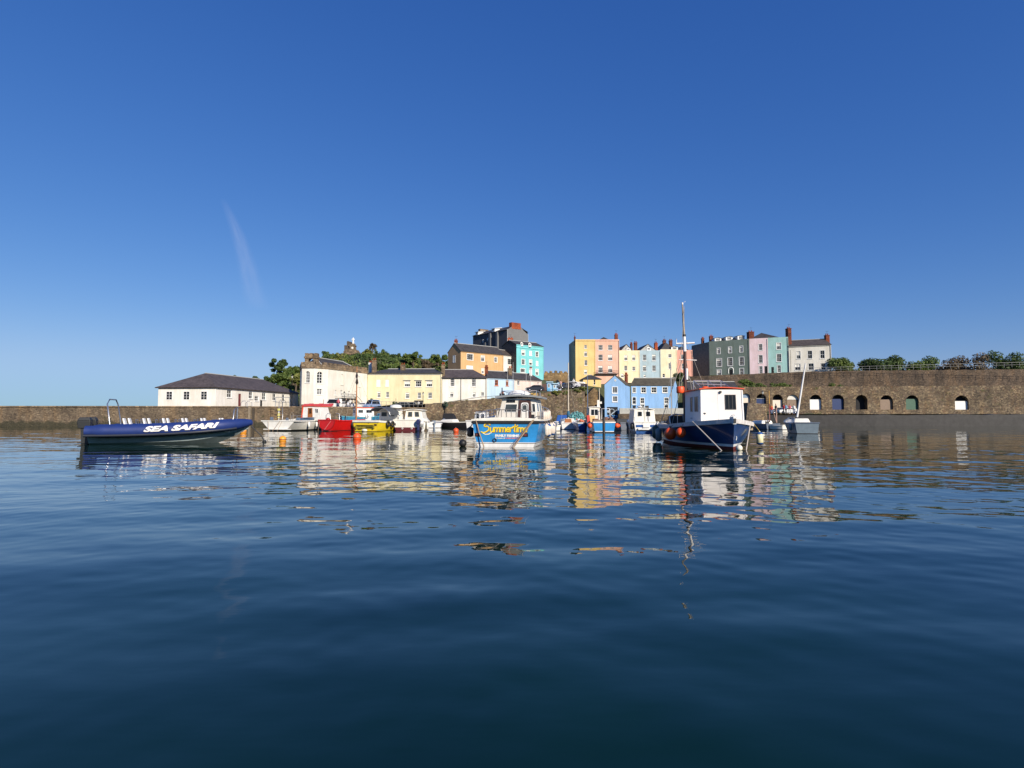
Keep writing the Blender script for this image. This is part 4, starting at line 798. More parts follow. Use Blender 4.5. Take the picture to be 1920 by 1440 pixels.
mb = wallrun([(1290, 133, 706), (1330, 132, 704.5), (1400, 131, 701.5), (1500, 129, 697), (1600, 127, 695), (1960, 123, 692)], 5, 1.0)
lone('terrace_wall', mb, STONER, 'dark brown terrace wall directly below the clifftop houses', 'wall')
# terrain: one height field behind the walls
ctl = []
for x in range(-140, -10, 10): ctl += [(x, 110, 2.4), (x, 118, 2.4)]
for x in range(-140, -80, 10): ctl += [(x, y, 1.5) for y in (135, 155, 180, 210)]
ctl += [(-72, 140, 3), (-72, 160, 6), (-62, 150, 8), (-60, 165, 12), (-66, 185, 9), (-50, 140, 8), (-52, 160, 15), (-52, 180, 19.8), (-40, 130, 5), (-42, 150, 12), (-42, 170, 18.4), (-42, 188, 20.4), (-30, 130, 5), (-30, 150, 12), (-30, 170, 17.2), (-28, 188, 18.8), (-18, 130, 5), (-19, 145, 10), (-18, 165, 15), (-16, 185, 17.5), (-50, 215, 16), (-20, 215, 16.5), (-8, 215, 16)]
ctl += [(-13, 103, 3.4), (-9, 103, 3.9), (-4, 104, 4.4), (0, 105, 4.9), (4, 106, 5.4), (8, 106, 5.9), (12, 106, 6.2), (12, 116, 6.4), (8, 124, 6.9), (16, 118, 6.8), (12, 130, 8.2), (2, 124, 6.5), (-6, 120, 5), (-10, 128, 6), (16.5, 128, 8)]
ctl += [(x, y, 1.75) for x in range(19, 125, 8) for y in (100, 108, 114, 121)]
ctl += [(x, 127.5, 7.2) for x in range(38, 125, 8)] + [(x, 131.5, 7.4) for x in range(38, 125, 8)] + [(x, 137, 10.9) for x in range(40, 125, 8)] + [(x, 150, 11.6) for x in range(50, 125, 8)] + [(x, 180, 14) for x in range(40, 135, 12)] + [(x, 130, 7.5) for x in range(18, 38, 5)] + [(x, 140, 8.9) for x in range(16, 45, 5)] + [(x, 150, 9.2) for x in range(14, 46, 5)] + [(x, 170, 9) for x in range(14, 46, 8)]
ctl += [(-12, 140, 8.6), (-2, 142, 9.2), (6, 143, 9), (0, 158, 10.5), (8, 160, 11), (-10, 178, 15), (2, 190, 15), (12, 190, 13), (30, 200, 10)]
C_ = np.array(ctl, float)
def terr(x, y):
    d2 = (C_[:, 0] - x) ** 2 + (C_[:, 1] - y) ** 2 + .05; w_ = d2 ** -3.0; return float((w_ * C_[:, 2]).sum() / w_.sum())
xs = np.linspace(-140, 135, 138); ys = list(np.linspace(98, 150, 40)) + list(np.linspace(153, 260, 40))
mb = MB(); vs = []; fs = []
for j, y in enumerate(ys):
    for i, x in enumerate(xs):
        yy = y
        if j < 8: yy = max(y, 101.8) if x > gx(797, 97) else y
        z = terr(x, yy) + .25 * math.sin(x * .9 + y * .3) * math.cos(y * .7) * (1 if yy > 126 else 0)
        if y > 235: z -= (y - 235) * .6
        vs.append((x, yy, z))
n = len(xs)
for j in range(len(ys) - 1):
    for i in range(n - 1): fs.append((j * n + i, j * n + i + 1, (j + 1) * n + i + 1, (j + 1) * n + i))
mb.add(vs, fs, True)
gm = plain('rough_grass', (.075, .085, .035), .95, var=.5, scale=.6, bump=.8)
struct('hillside', mb, gm)
mb = MB(); mb.quad((-14, 102.0, 0), (20, 102.0, 0), (16, 126, 0), (-8, 120, 0))
mb = MB()
rd = [(-12.5, 102.1), (-6, 102.1), (0, 102.1), (6, 102.1), (12.5, 102.1)]
for i in range(4):
    (xa, ya), (xb, yb) = rd[i], rd[i + 1]; za, zb_ = terr(xa, 104) + .35, terr(xb, 104) + .35
    mb.quad((xa, ya, za), (xb, yb, zb_), (xb, yb + 4.5, zb_ + .1), (xa, ya + 4.5, za + .1))
struct('road', mb, ASPH)
# outlying land far behind and a seabed
mb = MB(); mb.quad((-6000, -200, -3.2), (6000, -200, -3.2), (6000, 9000, -3.2), (-6000, 9000, -3.2)); struct('seabed', mb, plain('seabed_sand', (.06, .06, .04), .9))

# ------------------------------------------------------------------ vegetation
rng = np.random.default_rng(5)
def leafcloud(centers, radii, n, size, squash=.8, seed=0):
    """many small leaf quads spread through overlapping clumps, uneven outline with gaps"""
    r = np.random.default_rng(seed); cs = np.array(centers); rs = np.array(radii); idx = r.choice(len(cs), n, p=rs ** 2 / (rs ** 2).sum())
    d = r.normal(size=(n, 3)); d /= np.linalg.norm(d, axis=1)[:, None]; rad = r.random(n) ** .35
    p = cs[idx] + d * (rad * rs[idx])[:, None] * np.array([1, 1, squash])
    nrm = d + r.normal(size=(n, 3)) * .55; nrm /= np.linalg.norm(nrm, axis=1)[:, None]
    t = np.cross(nrm, r.normal(size=(n, 3))); t /= np.linalg.norm(t, axis=1)[:, None]; b = np.cross(nrm, t)
    s = size * (.5 + r.random(n))[:, None]; v = np.empty((n * 4, 3))
    v[0::4] = p - t * s; v[1::4] = p - b * s * .6; v[2::4] = p + t * s; v[3::4] = p + b * s * .6
    mb = MB(); mb.v = [tuple(q) for q in v]; mb.f = [[4 * i, 4 * i + 1, 4 * i + 2, 4 * i + 3] for i in range(n)]; mb.m = [0] * n; mb.sm = [False] * n
    return mb
BARK = plain('bark', (.10, .075, .05), .9, var=.4, scale=6)
FG = [foliage('foliage_dark', (.04, .07, .018), (.09, .14, .03)), foliage('foliage_mid', (.06, .105, .018), (.15, .20, .04)), foliage('foliage_yellow', (.12, .15, .03), (.22, .22, .05)), foliage('foliage_brown', (.08, .06, .035), (.14, .10, .05)), foliage('foliage_blue', (.06, .10, .075), (.12, .17, .12))]
def tree(px, ptop, pbot, wpx, Y, fol, label, n=1500, seed=0, name='tree', sparse=False, trunk=.25, group='trees on the castle hill', leaf=.22):
    x = gx(px, Y); zt, zb = gz(ptop, Y), gz(pbot, Y); r = random.Random(seed); W = wpx * Y / F / 2; H = zt - zb
    t = thing(name, label, 'tree' if name != 'bush' else 'bush', (x, Y, zb), 0, group)
    mb = MB(); top = zb + H * (.75 if sparse else .6)
    mb.tube([(x, Y, zb - 1), (x + .1 * W, Y, zb + H * .3), (x - .05 * W, Y, top)], [W * .10 + .08, W * .07 + .06, .04], 7)
    cs = []; rs = []; zc = zb + H * (trunk + (1 - trunk) * .5); hh = H * (1 - trunk) / 2
    k = 13 if not sparse else 16
    for i in range(k):
        a = r.uniform(0, 6.28); q = r.uniform(.3, .85); u = r.uniform(-.8, .72)
        c = (x + W * q * math.cos(a) * math.sqrt(1 - u * u * .7), Y + W * q * math.sin(a) * math.sqrt(1 - u * u * .7), zc + hh * u)
        cs.append(c); rs.append(math.sqrt(W * hh) * r.uniform(.30, .5) * (.7 if sparse else 1))
        if i < 7: mb.tube([(x, Y, zb + H * (.25 + .04 * i)), ((x + c[0]) / 2, (Y + c[1]) / 2, (zb + H * .35 + c[2]) / 2 + .1), c], [W * .045 + .03, W * .03 + .02, .015], 5)
    cs.append((x, Y, zc)); rs.append(min(W, hh) * .7 if not sparse else .3)
    part('trunk', mb, BARK, t, True)
    part('crown', leafcloud(cs, rs, n, leaf, .85, seed), FG[fol], t, True)
    return t
for a in [
    (519, 671, 716, 42, 140, 0, 'large airy sycamore standing alone left of the hill above the office roof', 2600, 1, 'tree', True, .3),
    (548, 683, 722, 34, 138, 1, 'dense round tree between the sycamore and the castellated house', 2400, 2),
    (530, 698, 730, 40, 132, 1, 'broad leafy tree directly above the hip of the office roof', 2600, 3),
    (553, 700, 732, 30, 130, 2, 'yellow-green bushy tree beside the castellated wall', 1800, 4),
    (508, 706, 724, 30, 136, 0, 'low dark tree at the left foot of the hill', 1400, 5),
    (608, 657, 678, 13, 180, 0, 'small dark round tree at the left end of the hilltop', 900, 6),
    (689, 654, 682, 26, 176, 2, 'rounded green tree just right of the hilltop monument', 1800, 7),
    (712, 655, 684, 30, 174, 1, 'wide green tree below the tufted pine', 2000, 8),
    (741, 661, 688, 24, 172, 0, 'low rounded dark tree in the middle of the hilltop', 1600, 9),
    (773, 659, 692, 36, 160, 1, 'spreading tree with forked pale trunk on the right slope', 2400, 10, 'tree', False, .35),
    (820, 664, 692, 34, 158, 1, 'round tree left of the orange house gable', 2200, 11, 'tree', False, .3),
    (843, 672, 694, 16, 154, 0, 'dark narrow tree in front of the brown gable', 1000, 12),
    (655, 671, 694, 26, 168, 3, 'reddish brown bush below the monument', 1500, 13, 'bush', False, .1),
    (630, 667, 688, 24, 172, 2, 'yellowish gorse bush left of the monument', 1500, 14, 'bush', False, .1),
    (672, 669, 692, 20, 168, 3, 'brown withered bush right under the monument base', 1300, 15, 'bush', False, .1),
    (700, 676, 700, 30, 155, 0, 'dark shrubby tree behind the brick chimney', 1800, 16),
    (726, 680, 702, 30, 150, 1, 'green shrubby tree above the left end of the pale yellow roof', 1800, 17),
    (757, 682, 700, 26, 150, 1, 'light green tree behind the single stone chimney', 1600, 18),
    (800, 676, 700, 26, 152, 3, 'brownish hedge-like bush right of the forked tree', 1500, 19, 'bush', False, .1),
]: tree(*a)
# tufted pine on a bare stem
t = thing('pine_tree', 'small tufted pine on a bare stem standing above the hilltop', 'tree', (gx(697, 178), 178, gz(664, 178)))
mb = MB(); x = gx(697, 178); mb.tube([(x, 178, gz(668, 178)), (x + .1, 178, gz(655, 178)), (x, 178, gz(648, 178))], [.22, .16, .08], 6)
cs = []; rs = []
for dx, py, r_ in ((-5, 651, .9), (-2, 647, 1.0), (3, 647.5, 1.0), (6, 649, .8), (1, 651.5, 1.0), (4, 654, .6), (-4, 655, .5), (0, 645.5, .7)):
    c = (x + dx * .165, 178 + random.uniform(-.8, .8), gz(py, 178)); cs.append(c); rs.append(r_ * .62); mb.tube([(x, 178, gz(656, 178)), c], [.07, .03], 5)
part('trunk', mb, BARK, t, True); part('crown', leafcloud(cs, rs, 900, .16, .8, 3), FG[3], t, True)
# ground cover on the castle hill: one mass
N = 52000; r = np.random.default_rng(11); px = r.uniform(-76, -6, N * 2); py = r.uniform(122, 196, N * 2)
d2 = (px[:, None] - C_[None, :, 0]) ** 2 + (py[:, None] - C_[None, :, 1]) ** 2 + .05; wgt = d2 ** -3.0; hz = (wgt * C_[None, :, 2]).sum(1) / wgt.sum(1)
lump = np.sin(px * .8 + 3 * np.sin(py * .35)) * np.cos(py * .6 + 2 * np.sin(px * .3)) + .5 * np.sin(px * 2.1 + py * 1.3)
keep = (hz > 4.2) & (lump > -.75); px, py, hz, lump = px[keep][:N], py[keep][:N], hz[keep][:N], lump[keep][:N]
hh = hz + (lump + .8) * .5 * np.random.default_rng(3).random(len(px)) ** .5
n = len(px); q = r.normal(size=(n, 3)); q[:, 2] = abs(q[:, 2]) + .2; q[:, 1] -= .6; q /= np.linalg.norm(q, axis=1)[:, None]
t_ = np.cross(q, r.normal(size=(n, 3))); t_ /= np.linalg.norm(t_, axis=1)[:, None]; b_ = np.cross(q, t_); p = np.stack([px, py, hh], 1); s = (.2 + .25 * r.random(n))[:, None]
v = np.empty((n * 4, 3)); v[0::4] = p - t_ * s; v[1::4] = p - b_ * s * .7; v[2::4] = p + t_ * s; v[3::4] = p + b_ * s * .7
mb = MB(); mb.v = [tuple(k) for k in v]; mb.f = [[4 * i, 4 * i + 1, 4 * i + 2, 4 * i + 3] for i in range(n)]
mb.m = [int(k) for k in np.clip((1.5 * np.sin(px * .23 + 1) + 1.3 * np.cos(py * .31 + px * .11) + .8 * np.sin(px * 1.1 + py * .7) + r.normal(size=n) * .35 + 1.4), 0, 3)]; mb.sm = [False] * n
o = part('undergrowth', mb, [FG[0], FG[1], FG[2], FG[3]]); o['kind'] = 'stuff'; o['label'] = 'dense bramble and scrub covering the castle hill'
# weeds hanging on the walls
def weeds(name, label, spots, n, size, fol, seed):
    mb = leafcloud([s[:3] for s in spots], [s[3] for s in spots], n, size, .5, seed); o = part(name, mb, FG[fol]); o['kind'] = 'stuff'; o['label'] = label
weeds('wall_weeds', 'grass and weeds growing along the top of the high sea wall', [(gx(p, 100.8), 100.9 + random.uniform(-.1, .5), gz(y + random.uniform(0, 1.5), 100.8), random.uniform(.25, .6)) for p, y in [(845, 754), (875, 750), (905, 748.5), (925, 747), (950, 745), (975, 742), (1000, 739.5), (1018, 737.5), (1027, 736), (1040, 734), (1050, 734), (1062, 733), (1072, 732), (1080, 731), (1088, 729), (1093, 727), (1098, 727), (1103, 728), (1060, 737), (1045, 738), (1030, 739), (1095, 731), (1086, 733)]], 5000, .11, 2, 21)
weeds('ledge_grass', 'strip of grass and weeds on the ledge above the arches', [(gx(p, 124.5), 124.6 + random.uniform(-.5, 2.5), gz(y, 124.5), random.uniform(.4, 1.0)) for p, y in [(1384 + 4.5 * k, 724 + 4 * math.sin(k * 1.7) + (4 if k < 8 else 0)) for k in range(24)]] + [(gx(p, 128), 128, gz(y, 128), .9) for p, y in ((1560, 722), (1575, 724), (1640, 720), (1700, 723), (1712, 716), (1790, 722), (1860, 720), (1392, 716), (1398, 714), (1404, 717), (1410, 720), (1400, 721), (1425, 722))], 7000, .13, 1, 22)
tree(836, 753, 764, 9, 97.6, 4, 'grey-green bush hanging on the sea wall below the white house', 700, 31, 'bush', False, .1, None, .09)
tree(695, 747, 758, 8, 106, 1, 'small spiky garden tree at the left corner of the pale yellow house', 600, 32, 'bush', False, .2, None, .1)
tree(740, 752, 765, 9, 104, 0, 'dark clipped bush in front of the pale yellow house', 800, 33, 'bush', False, .1, None, .1)
tree(1273, 698, 722, 20, 122, 0, 'dark bushy tree between the blue wing and the navy boat mast', 1500, 34, 'tree', False, .1, None, .16)
tree(1308, 712, 728, 14, 124, 2, 'small yellowish bush on the bank behind the brown mast', 700, 35, 'bush', False, .1, None, .12)
for k_, (px_, top_, w_, f_, lb_) in enumerate([(1588, 672, 70, 1, 'rounded green bush right of the white clifftop house'), (1645, 668, 104, 0, 'tall dark thicket second from the white clifftop house'), (1715, 675, 120, 1, 'broad green thicket third from the white clifftop house'), (1795, 670, 130, 3, 'brownish thicket near the right end of the clifftop'), (1885, 664, 110, 0, 'dark thicket at the extreme right of the clifftop')]):
    tree(px_, top_, 712, w_, 140, f_, lb_, 6000, 36 + k_, 'bush', False, .02, 'clifftop thickets', .22)
tree(428, 702, 722, 26, 150, 0, 'low tree behind the middle of the office roof', 700, 41, 'tree', True, .2, 'trees on the castle hill', .2)
tree(477, 704, 722, 18, 146, 0, 'thin-topped tree just showing above the office roof ridge', 600, 42, 'tree', True, .2, 'trees on the castle hill', .2)

# ------------------------------------------------------------------ monument, ruin, kiosks
Y = 190; X = lambda p: gx(p, Y); Zp = lambda p: gz(p, Y)
t = thing('hilltop_monument', 'brown stone monument on the hilltop with a white statue and round white plaque', 'monument', (X(655), Y, Zp(662)))
mb = MB(); mb.box(X(642), X(667), Y, Y + 5, Zp(668), Zp(658)); mb.box(X(645), X(665), Y + .3, Y + 4.6, Zp(658) - .01, Zp(655))
mb.box(X(652.5), X(662), Y + .6, Y + 2.6, Zp(655) - .01, Zp(648)); mb.box(X(651.5), X(663), Y + .4, Y + 2.8, Zp(648) + .001, Zp(646.6)); mb.box(X(654), X(661), Y + .8, Y + 2.4, Zp(646.6) - .01, Zp(643.5))
part('pedestal', mb, STONET, t, True)
mb = MB(); mb.box(X(641.5), X(646), Y + 1.2, Y + 4.4, Zp(659), Zp(646.5)); mb.box(X(646.2), X(652.3), Y + 1.22, Y + 4.6, Zp(659), Zp(639.5)); mb.box(X(646.8), X(649), Y + 1.3, Y + 4.4, Zp(639.5) + .001, Zp(638.6)); part('ruined_tower', mb, stone('ruin_dark', ['#5f564c', '#6d6256', '#4f483f'], '#625a4e', 2.2, 1.6), t, True)
mb = MB(); c = Vector((X(657.6), Y + .55, Zp(652.3))); mb.lathe(c, [(.001, -.08), (.42, -.08), (.42, .02)], 20, 'y'); part('round_plaque', mb, CREAMW, t, True)
mb = MB(); x = X(657.6); z0 = Zp(643.5); h = Zp(631.5) - z0
mb.lathe((x, Y + 1.6, z0), [(.36, 0), (.38, h * .08), (.30, h * .3), (.26, h * .48), (.30, h * .62), (.36, h * .76), (.30, h * .82), (.10, h * .85)], 14)
mb.ball((x, Y + 1.6, z0 + h * .92), h * .075, 1, 1, 1.2, 12); mb.tube([(x - .33, Y + 1.55, z0 + h * .79), (x - .45, Y + 1.4, z0 + h * .6), (x - .25, Y + 1.3, z0 + h * .5)], [.11, .09, .07], 8); mb.tube([(x + .33, Y + 1.55, z0 + h * .79), (x + .42, Y + 1.45, z0 + h * .6), (x + .36, Y + 1.3, z0 + h * .46)], [.11, .09, .07], 8)
part('statue', mb, plain('white_marble', (.80, .79, .76), .6), t, True)
Y = 178; mb = MB(); x0, x1 = gx(1021, Y), gx(1067, Y); zt = gz(699, Y); mb.hexa([(x0 - 1.2, Y, 7), (x1, Y, 7), (x1, Y + 1.6, 7), (x0 - 1.2, Y + 1.6, 7)], [(x0, Y, zt), (x1, Y, zt), (x1, Y + 1.6, zt), (x0, Y + 1.6, zt)])
n = 5
for k in range(n): a = x0 + (x1 - x0) * k / n; h_ = random.uniform(.3, .75); mb.hexa([(a + random.uniform(0, .3), Y, zt + .002), (a + (x1 - x0) / n * random.uniform(.6, .85), Y, zt + .002), (a + (x1 - x0) / n * .7, Y + 1.6, zt + .002), (a + .12, Y + 1.6, zt + .002)], [(a + random.uniform(.1, .5), Y, zt + h_), (a + (x1 - x0) / n * .62, Y, zt + h_ * random.uniform(.6, 1)), (a + (x1 - x0) / n * .62, Y + 1.6, zt + h_ * .8), (a + .2, Y + 1.6, zt + h_)])
lone('town_wall', mb, stone('ruin_stone', ['#917a58', '#7d6a4c', '#a38c66'], '#85735a', 1.2, 1.4), 'ochre crenellated ruin of the old town wall against the sky', 'wall', bevel=.06)
def kiosk(px0, px1, py0, py1, Y, mat, label, nm='kiosk'):
    t = thing(nm, label, 'kiosk', (gx((px0 + px1) / 2, Y), Y, gz(py1, Y)), 0, 'harbour kiosks'); x0, x1 = gx(px0, Y), gx(px1, Y); z0, z1 = gz(py1, Y), gz(py0, Y)
    mb = MB(); mb.box(x0, x1, Y, Y + 2.2, z0 - .6, z1); part('wall', mb, mat, t, True)
    rf = MB(); rf.box(x0 - .15, x1 + .15, Y - .35, Y + 2.3, z1 + .001, z1 + .15); part('roof', rf, plain('pale_blue_board', (.45, .66, .80), .6), t, True)
    q = [(x0, Y, z0), (x1, Y, z0), (x1, Y, z1), (x0, Y, z1)]; quadwin(q, .12, .4, .52, .85, FRAME, GLASS, t, 2, 1, .07, .03, 'hatch', True); quadwin(q, .62, .05, .9, .85, FRAME, plain('poster_blue', (.12, .4, .7), .5), t, 1, 1, .06, .03, 'poster_board', True)
kiosk(1026, 1036, 717, 733, 118, plain('kiosk_blue', (.12, .42, .72), .5), 'bright blue ticket kiosk nearest the pale pink house')
kiosk(1037, 1046, 720, 732.5, 118, plain('kiosk_pale', (.32, .58, .80), .5), 'pale blue ticket kiosk in the middle of the row')
kiosk(1046.5, 1052.5, 719, 732, 121, plain('kiosk_lilac', (.45, .45, .68), .5), 'narrow lilac kiosk at the right end of the row')
mb = MB(); mb.box(gx(1017, 117), gx(1025, 117), 117, 117.2, gz(738, 117), gz(720, 117)); lone('wooden_gate', mb, plain('brown_gate', (.10, .05, .04), .7), 'dark brown boarded gate between the pale pink house and the kiosks', 'gate')
mb = MB(); mb.slab([(gx(1053, 124), 124, gz(732, 124)), (gx(1053, 124), 134, gz(724, 134)), (gx(1053, 124), 134, gz(712, 134)), (gx(1053, 124), 124, gz(720, 124))], .3); mb.box(gx(1053, 124), gx(1066, 124), 130, 134, 6.5, gz(722, 130)); lone('shed', mb, plain('black_shed', (.02, .02, .02), .8), 'black lean-to shed right of the kiosks', 'shed')

# ------------------------------------------------------------------ cars, people, lamps
def car(x, Y, z, rz, c, label, van=False, group='vehicles on the quay'):
    t = thing('parked_car' if not van else 'parked_van', label, 'van' if van else 'car', (x, Y, z), rz, group); t.scale = (.78, .78, .78)
    pm = plain('car_paint_%02x%02x%02x' % tuple(int(k * 255) for k in c), c, .25, coat=.6, var=.04)
    h = 1.95 if van else 1.45
    lo = [(-2.1, .28), (-2.15, .62), (-2.05, .86), (-1.2, .96), (1.75, .98), (2.08, .86), (2.12, .5), (2.05, .28)]
    gr = [(-1.25, .955), (-.55, h - .06), (-.3, h), (1.2 if not van else 1.85, h), (1.4 if not van else 2.0, h - .08), (1.8 if not van else 2.05, .975)]
    mb = MB(); mb.hexa([(a, -.86, b) for a, b in lo], [(a, .86, b) for a, b in lo]); body = part('body', mb, pm, t, bevel=.06)
    mb = MB(); mb.hexa([(a, -.76 + (b - .95) * .18, b) for a, b in gr], [(a, .76 - (b - .95) * .18, b) for a, b in gr]); part('cabin', mb, pm, t, bevel=.05)
    g2 = [(-1.0, 1.02), (-.5, h - .12), (1.1 if not van else 1.5, h - .12), (1.45 if not van else 1.8, 1.02)]
    wm_ = MB()
    for s in (-1, 1):
        wm_.hexa([(a, s * (.775 - (b - .95) * .18), b) for a, b in g2], [(a, s * (.79 - (b - .95) * .18), b) for a, b in g2])
    wm_.quad((-1.23, -.66, 1.0), (-1.23, .66, 1.0), (-.62, .58, h - .12), (-.62, -.58, h - .12))
    part('windows', wm_, GLASS, t)
    for a in (-1.35, 1.3):
        for s in (-1, 1):
            w_ = MB(); w_.lathe((a, s * .80, .32), [(.001, -.1), (.32, -.1), (.32, .1), (.001, .1)], 14, 'y'); wo = part('wheel', w_, BLACK, t)
            r_ = MB(); r_.lathe((a, s * .80, .32), [(.001, -.108), (.19, -.106), (.19, .106), (.001, .108)], 10, 'y'); part('rim', r_, STEEL, wo)
    for s in (-1, 1): l_ = MB(); l_.box(-2.15, -2.08, s * .62 - .16, s * .62 + .16, .62, .76); part('headlight', l_, CREAMW, t)
def qc(px, Y, z, rz, c, label, van=False, group='vehicles on the quay'): car(gx(px, Y), Y, z, R(rz), c, label, van, group)
qc(622, 93.5, 2.70, 12, (.72, .72, .70), 'white van parked under the black fire escape', True)
qc(641, 97.5, 2.70, -8, (.70, .70, .70), 'white car parked just right of the white van')
qc(697, 99, 2.70, 65, (.24, .34, .55), 'light blue van parked by the left corner of the pale yellow house', True)
qc(683, 101, 2.70, 80, (.75, .75, .72), 'small white car left of the light blue van')
qc(752, 100, 2.70, 15, (.02, .025, .03), 'black car parked left of the pale yellow house door')
qc(768, 102, 2.70, -10, (.04, .05, .06), 'dark grey car nearest the pale yellow house door')
qc(1003, 103.4, terr(3.8, 104) + .42, 6, (.015, .015, .02), 'black car on the harbour road in front of the pale pink house')
qc(817, 100.5, 2.55, 2, (.02, .02, .02), 'black car roof showing behind the sea wall by the white house')
qc(1062, 104.5, terr(9.5, 105) + .35, 20, (.02, .02, .03), 'black car right of the kiosks on the road')
qc(1072, 105.0, terr(10.5, 105) + .35, -10, (.68, .68, .70), 'silver car with people beside it on the road')
qc(1084, 106.0, terr(12, 105) + .35, 10, (.03, .015, .015), 'dark maroon car in front of the mustard house')
qc(1476, 95, 1.76, 4, (.72, .72, .70), 'white car parked on the right quay below the glazed arch')
qc(1462, 100, 1.76, -6, (.20, .20, .21), 'grey car parked behind the white car on the right quay')
def skinned(name, segs, rad, mat, parent):
    """one continuous body: connected edges grown with a Skin modifier"""
    verts = []; edges = []; rr = []; idx = {}
    for chain in segs:
        prev = None
        for key, co in chain:
            if key not in idx: idx[key] = len(verts); verts.append(co); rr.append(rad[key])
            if prev is not None: edges.append((idx[prev], idx[key]))
            prev = key
    me = bpy.data.meshes.new(name); me.from_pydata(verts, edges, []); me.update(); ob = bpy.data.objects.new(name, me); col.objects.link(ob)
    sk = ob.modifiers.new('skin', 'SKIN'); sk.use_smooth_shade = True
    for i, v in enumerate(me.skin_vertices[0].data if me.skin_vertices else []): v.radius = (rr[i], rr[i]); v.use_root = i == 0
    if not me.skin_vertices: pass
    ob.modifiers.new('sub', 'SUBSURF').levels = 1; me.materials.append(mat)
    if parent: ob.parent = parent
    return ob
SKIN = plain('skin', (.50, .28, .20), .6)
def person(x, Y, z, rz, top, legs, label, stride=.12, group='people on the quays'):
    t = thing('person', label, 'person', (x, Y, z), rz, group); t.scale = (.88, .88, .88)
    s = stride; mb = MB()
    def limb(p, r): mb.tube(p, r, 8)
    # body built as one mesh: legs, torso, arms and head overlap into one figure
    mb.cur = 1
    for sg in (-1, 1): limb([(sg * .10, 0, .92), (sg * .11, -sg * s * .6, .50), (sg * .11, sg * s, .08)], [.095, .065, .045]); mb.ball((sg * .11, sg * s - .05, .045), .05, 1, 2.2, .9, 8)
    mb.cur = 0; mb.lathe((0, 0, .88), [(.02, 0), (.155, .02), (.15, .2), (.185, .42), (.19, .52), (.10, .60), (.055, .64)], 12)
    for sg in (-1, 1): limb([(sg * .20, 0, 1.40), (sg * .26, .03, 1.12), (sg * .25, -.08, .90)], [.055, .045, .035])
    mb.cur = 2; limb([(0, 0, 1.48), (0, -.01, 1.58)], [.05, .05]); mb.ball((0, -.01, 1.66), .10, .85, 1, 1.2, 12)
    for sg in (-1, 1): mb.ball((sg * .25, -.09, .86), .045, .7, 1, 1.3, 8)
    part('body', mb, [top, legs, SKIN], t)
    h = MB(); h.ball((0, .02, 1.70), .105, .92, 1, 1.05, 10); part('hair', h, plain('dark_hair', (.05, .03, .02), .8), t)
cl = lambda n, c: plain('cloth_' + n, c, .9)
for (px, Y, z, rz, a, b, lb) in [
    (634, 92.6, 2.70, 20, cl('pink', (.55, .12, .16)), cl('navy', (.03, .04, .09)), 'person in a red top standing beside the white van'),
    (649, 94, 2.70, -30, cl('black', (.02, .02, .02)), cl('grey', (.2, .2, .2)), 'person in dark clothes near the foot of the black stairs'),
    (656, 95.2, 2.70, 50, cl('white', (.7, .7, .68)), cl('navy', (.03, .04, .09)), 'person in a white top right of the black stairs'),
    (662.5, 94.8, 2.70, 150, cl('cream', (.65, .55, .4)), cl('blue', (.08, .14, .3)), 'person in a cream top near the wooden mast'),
    (1051.6, 103.5, terr(8.8, 104) + .4, 160, cl('skinpink', (.6, .35, .3)), cl('cream', (.65, .55, .4)), 'person in light clothes standing right of the kiosks'),
    (1076, 103.3, terr(11, 104) + .45, 10, cl('white', (.7, .7, .68)), cl('grey', (.2, .2, .2)), 'person in a white top leaning on the sea wall'),
    (1481, 90.5, 1.75, 10, cl('pink', (.55, .12, .16)), cl('white', (.7, .7, .68)), 'person in a pink top on the right quay'),
    (1455, 89.2, 1.75, 30, cl('black', (.02, .02, .02)), cl('navy', (.03, .04, .09)), 'person in dark clothes by the red mast on the right quay'),
    (1489, 92, 1.75, -20, cl('white', (.7, .7, .68)), cl('blue', (.08, .14, .3)), 'person in a white top at the right edge of the right quay'),
    (1469.5, 90.2, 1.75, 80, cl('red', (.5, .04, .04)), cl('black', (.02, .02, .02)), 'person in a bright red top between the two spars on the right quay'),
    (1474, 90.2, 1.75, -60, cl('sky', (.2, .4, .6)), cl('grey', (.2, .2, .2)), 'person in a light blue top on the right quay'),
    (1447, 92.5, 1.75, 0, cl('orange', (.6, .2, .05)), cl('blue', (.08, .14, .3)), 'person in an orange top left on the right quay'),
    (784.5, 106, 2.70, 10, cl('white', (.7, .7, .68)), cl('white', (.7, .7, .68)), 'person dressed in white in the doorway porch of the pale yellow house')]:
    person(gx(px, Y), Y, z, R(rz), a, b, lb)
def lamp(px, Y, z, ztop, label):
    x = gx(px, Y); t = thing('street_lamp', label, 'street lamp', (x, Y, z), 0, 'harbour street lamps')
    mb = MB(); mb.lathe((x, Y, z), [(.12, 0), (.1, .4), (.05, .5), (.045, ztop - z - .75), (.09, ztop - z - .7)], 8); mb.tube([(x - .25, Y, ztop - 1.0), (x + .25, Y, ztop - 1.0)], .02, 5); part('post', mb, IRON, t, True)
    mb = MB(); mb.lathe((x, Y, ztop - .7), [(.08, 0), (.17, .35), (.17, .38)], 6, smooth=False); l = part('lantern', mb, plain('lantern_glass', (.55, .55, .5), .2), t, True)
    mb = MB(); mb.lathe((x, Y, ztop - .32), [(.19, 0), (.06, .18), (.02, .32)], 6, smooth=False); part('lantern_cap', mb, IRON, l, True)
lamp(793, 104, 2.7, gz(734, 104), 'black lantern post in front of the pale yellow house door')
lamp(645, 98, 2.7, gz(733, 98), 'black lantern post beside the black fire escape')
lamp(546.5, 106, 2.7, gz(702, 106) - 0, 'tall thin grey lamp post behind the office roof hip')
lamp(1431, 92, 1.75, gz(731, 92), 'black lantern post on the right quay between two arches')
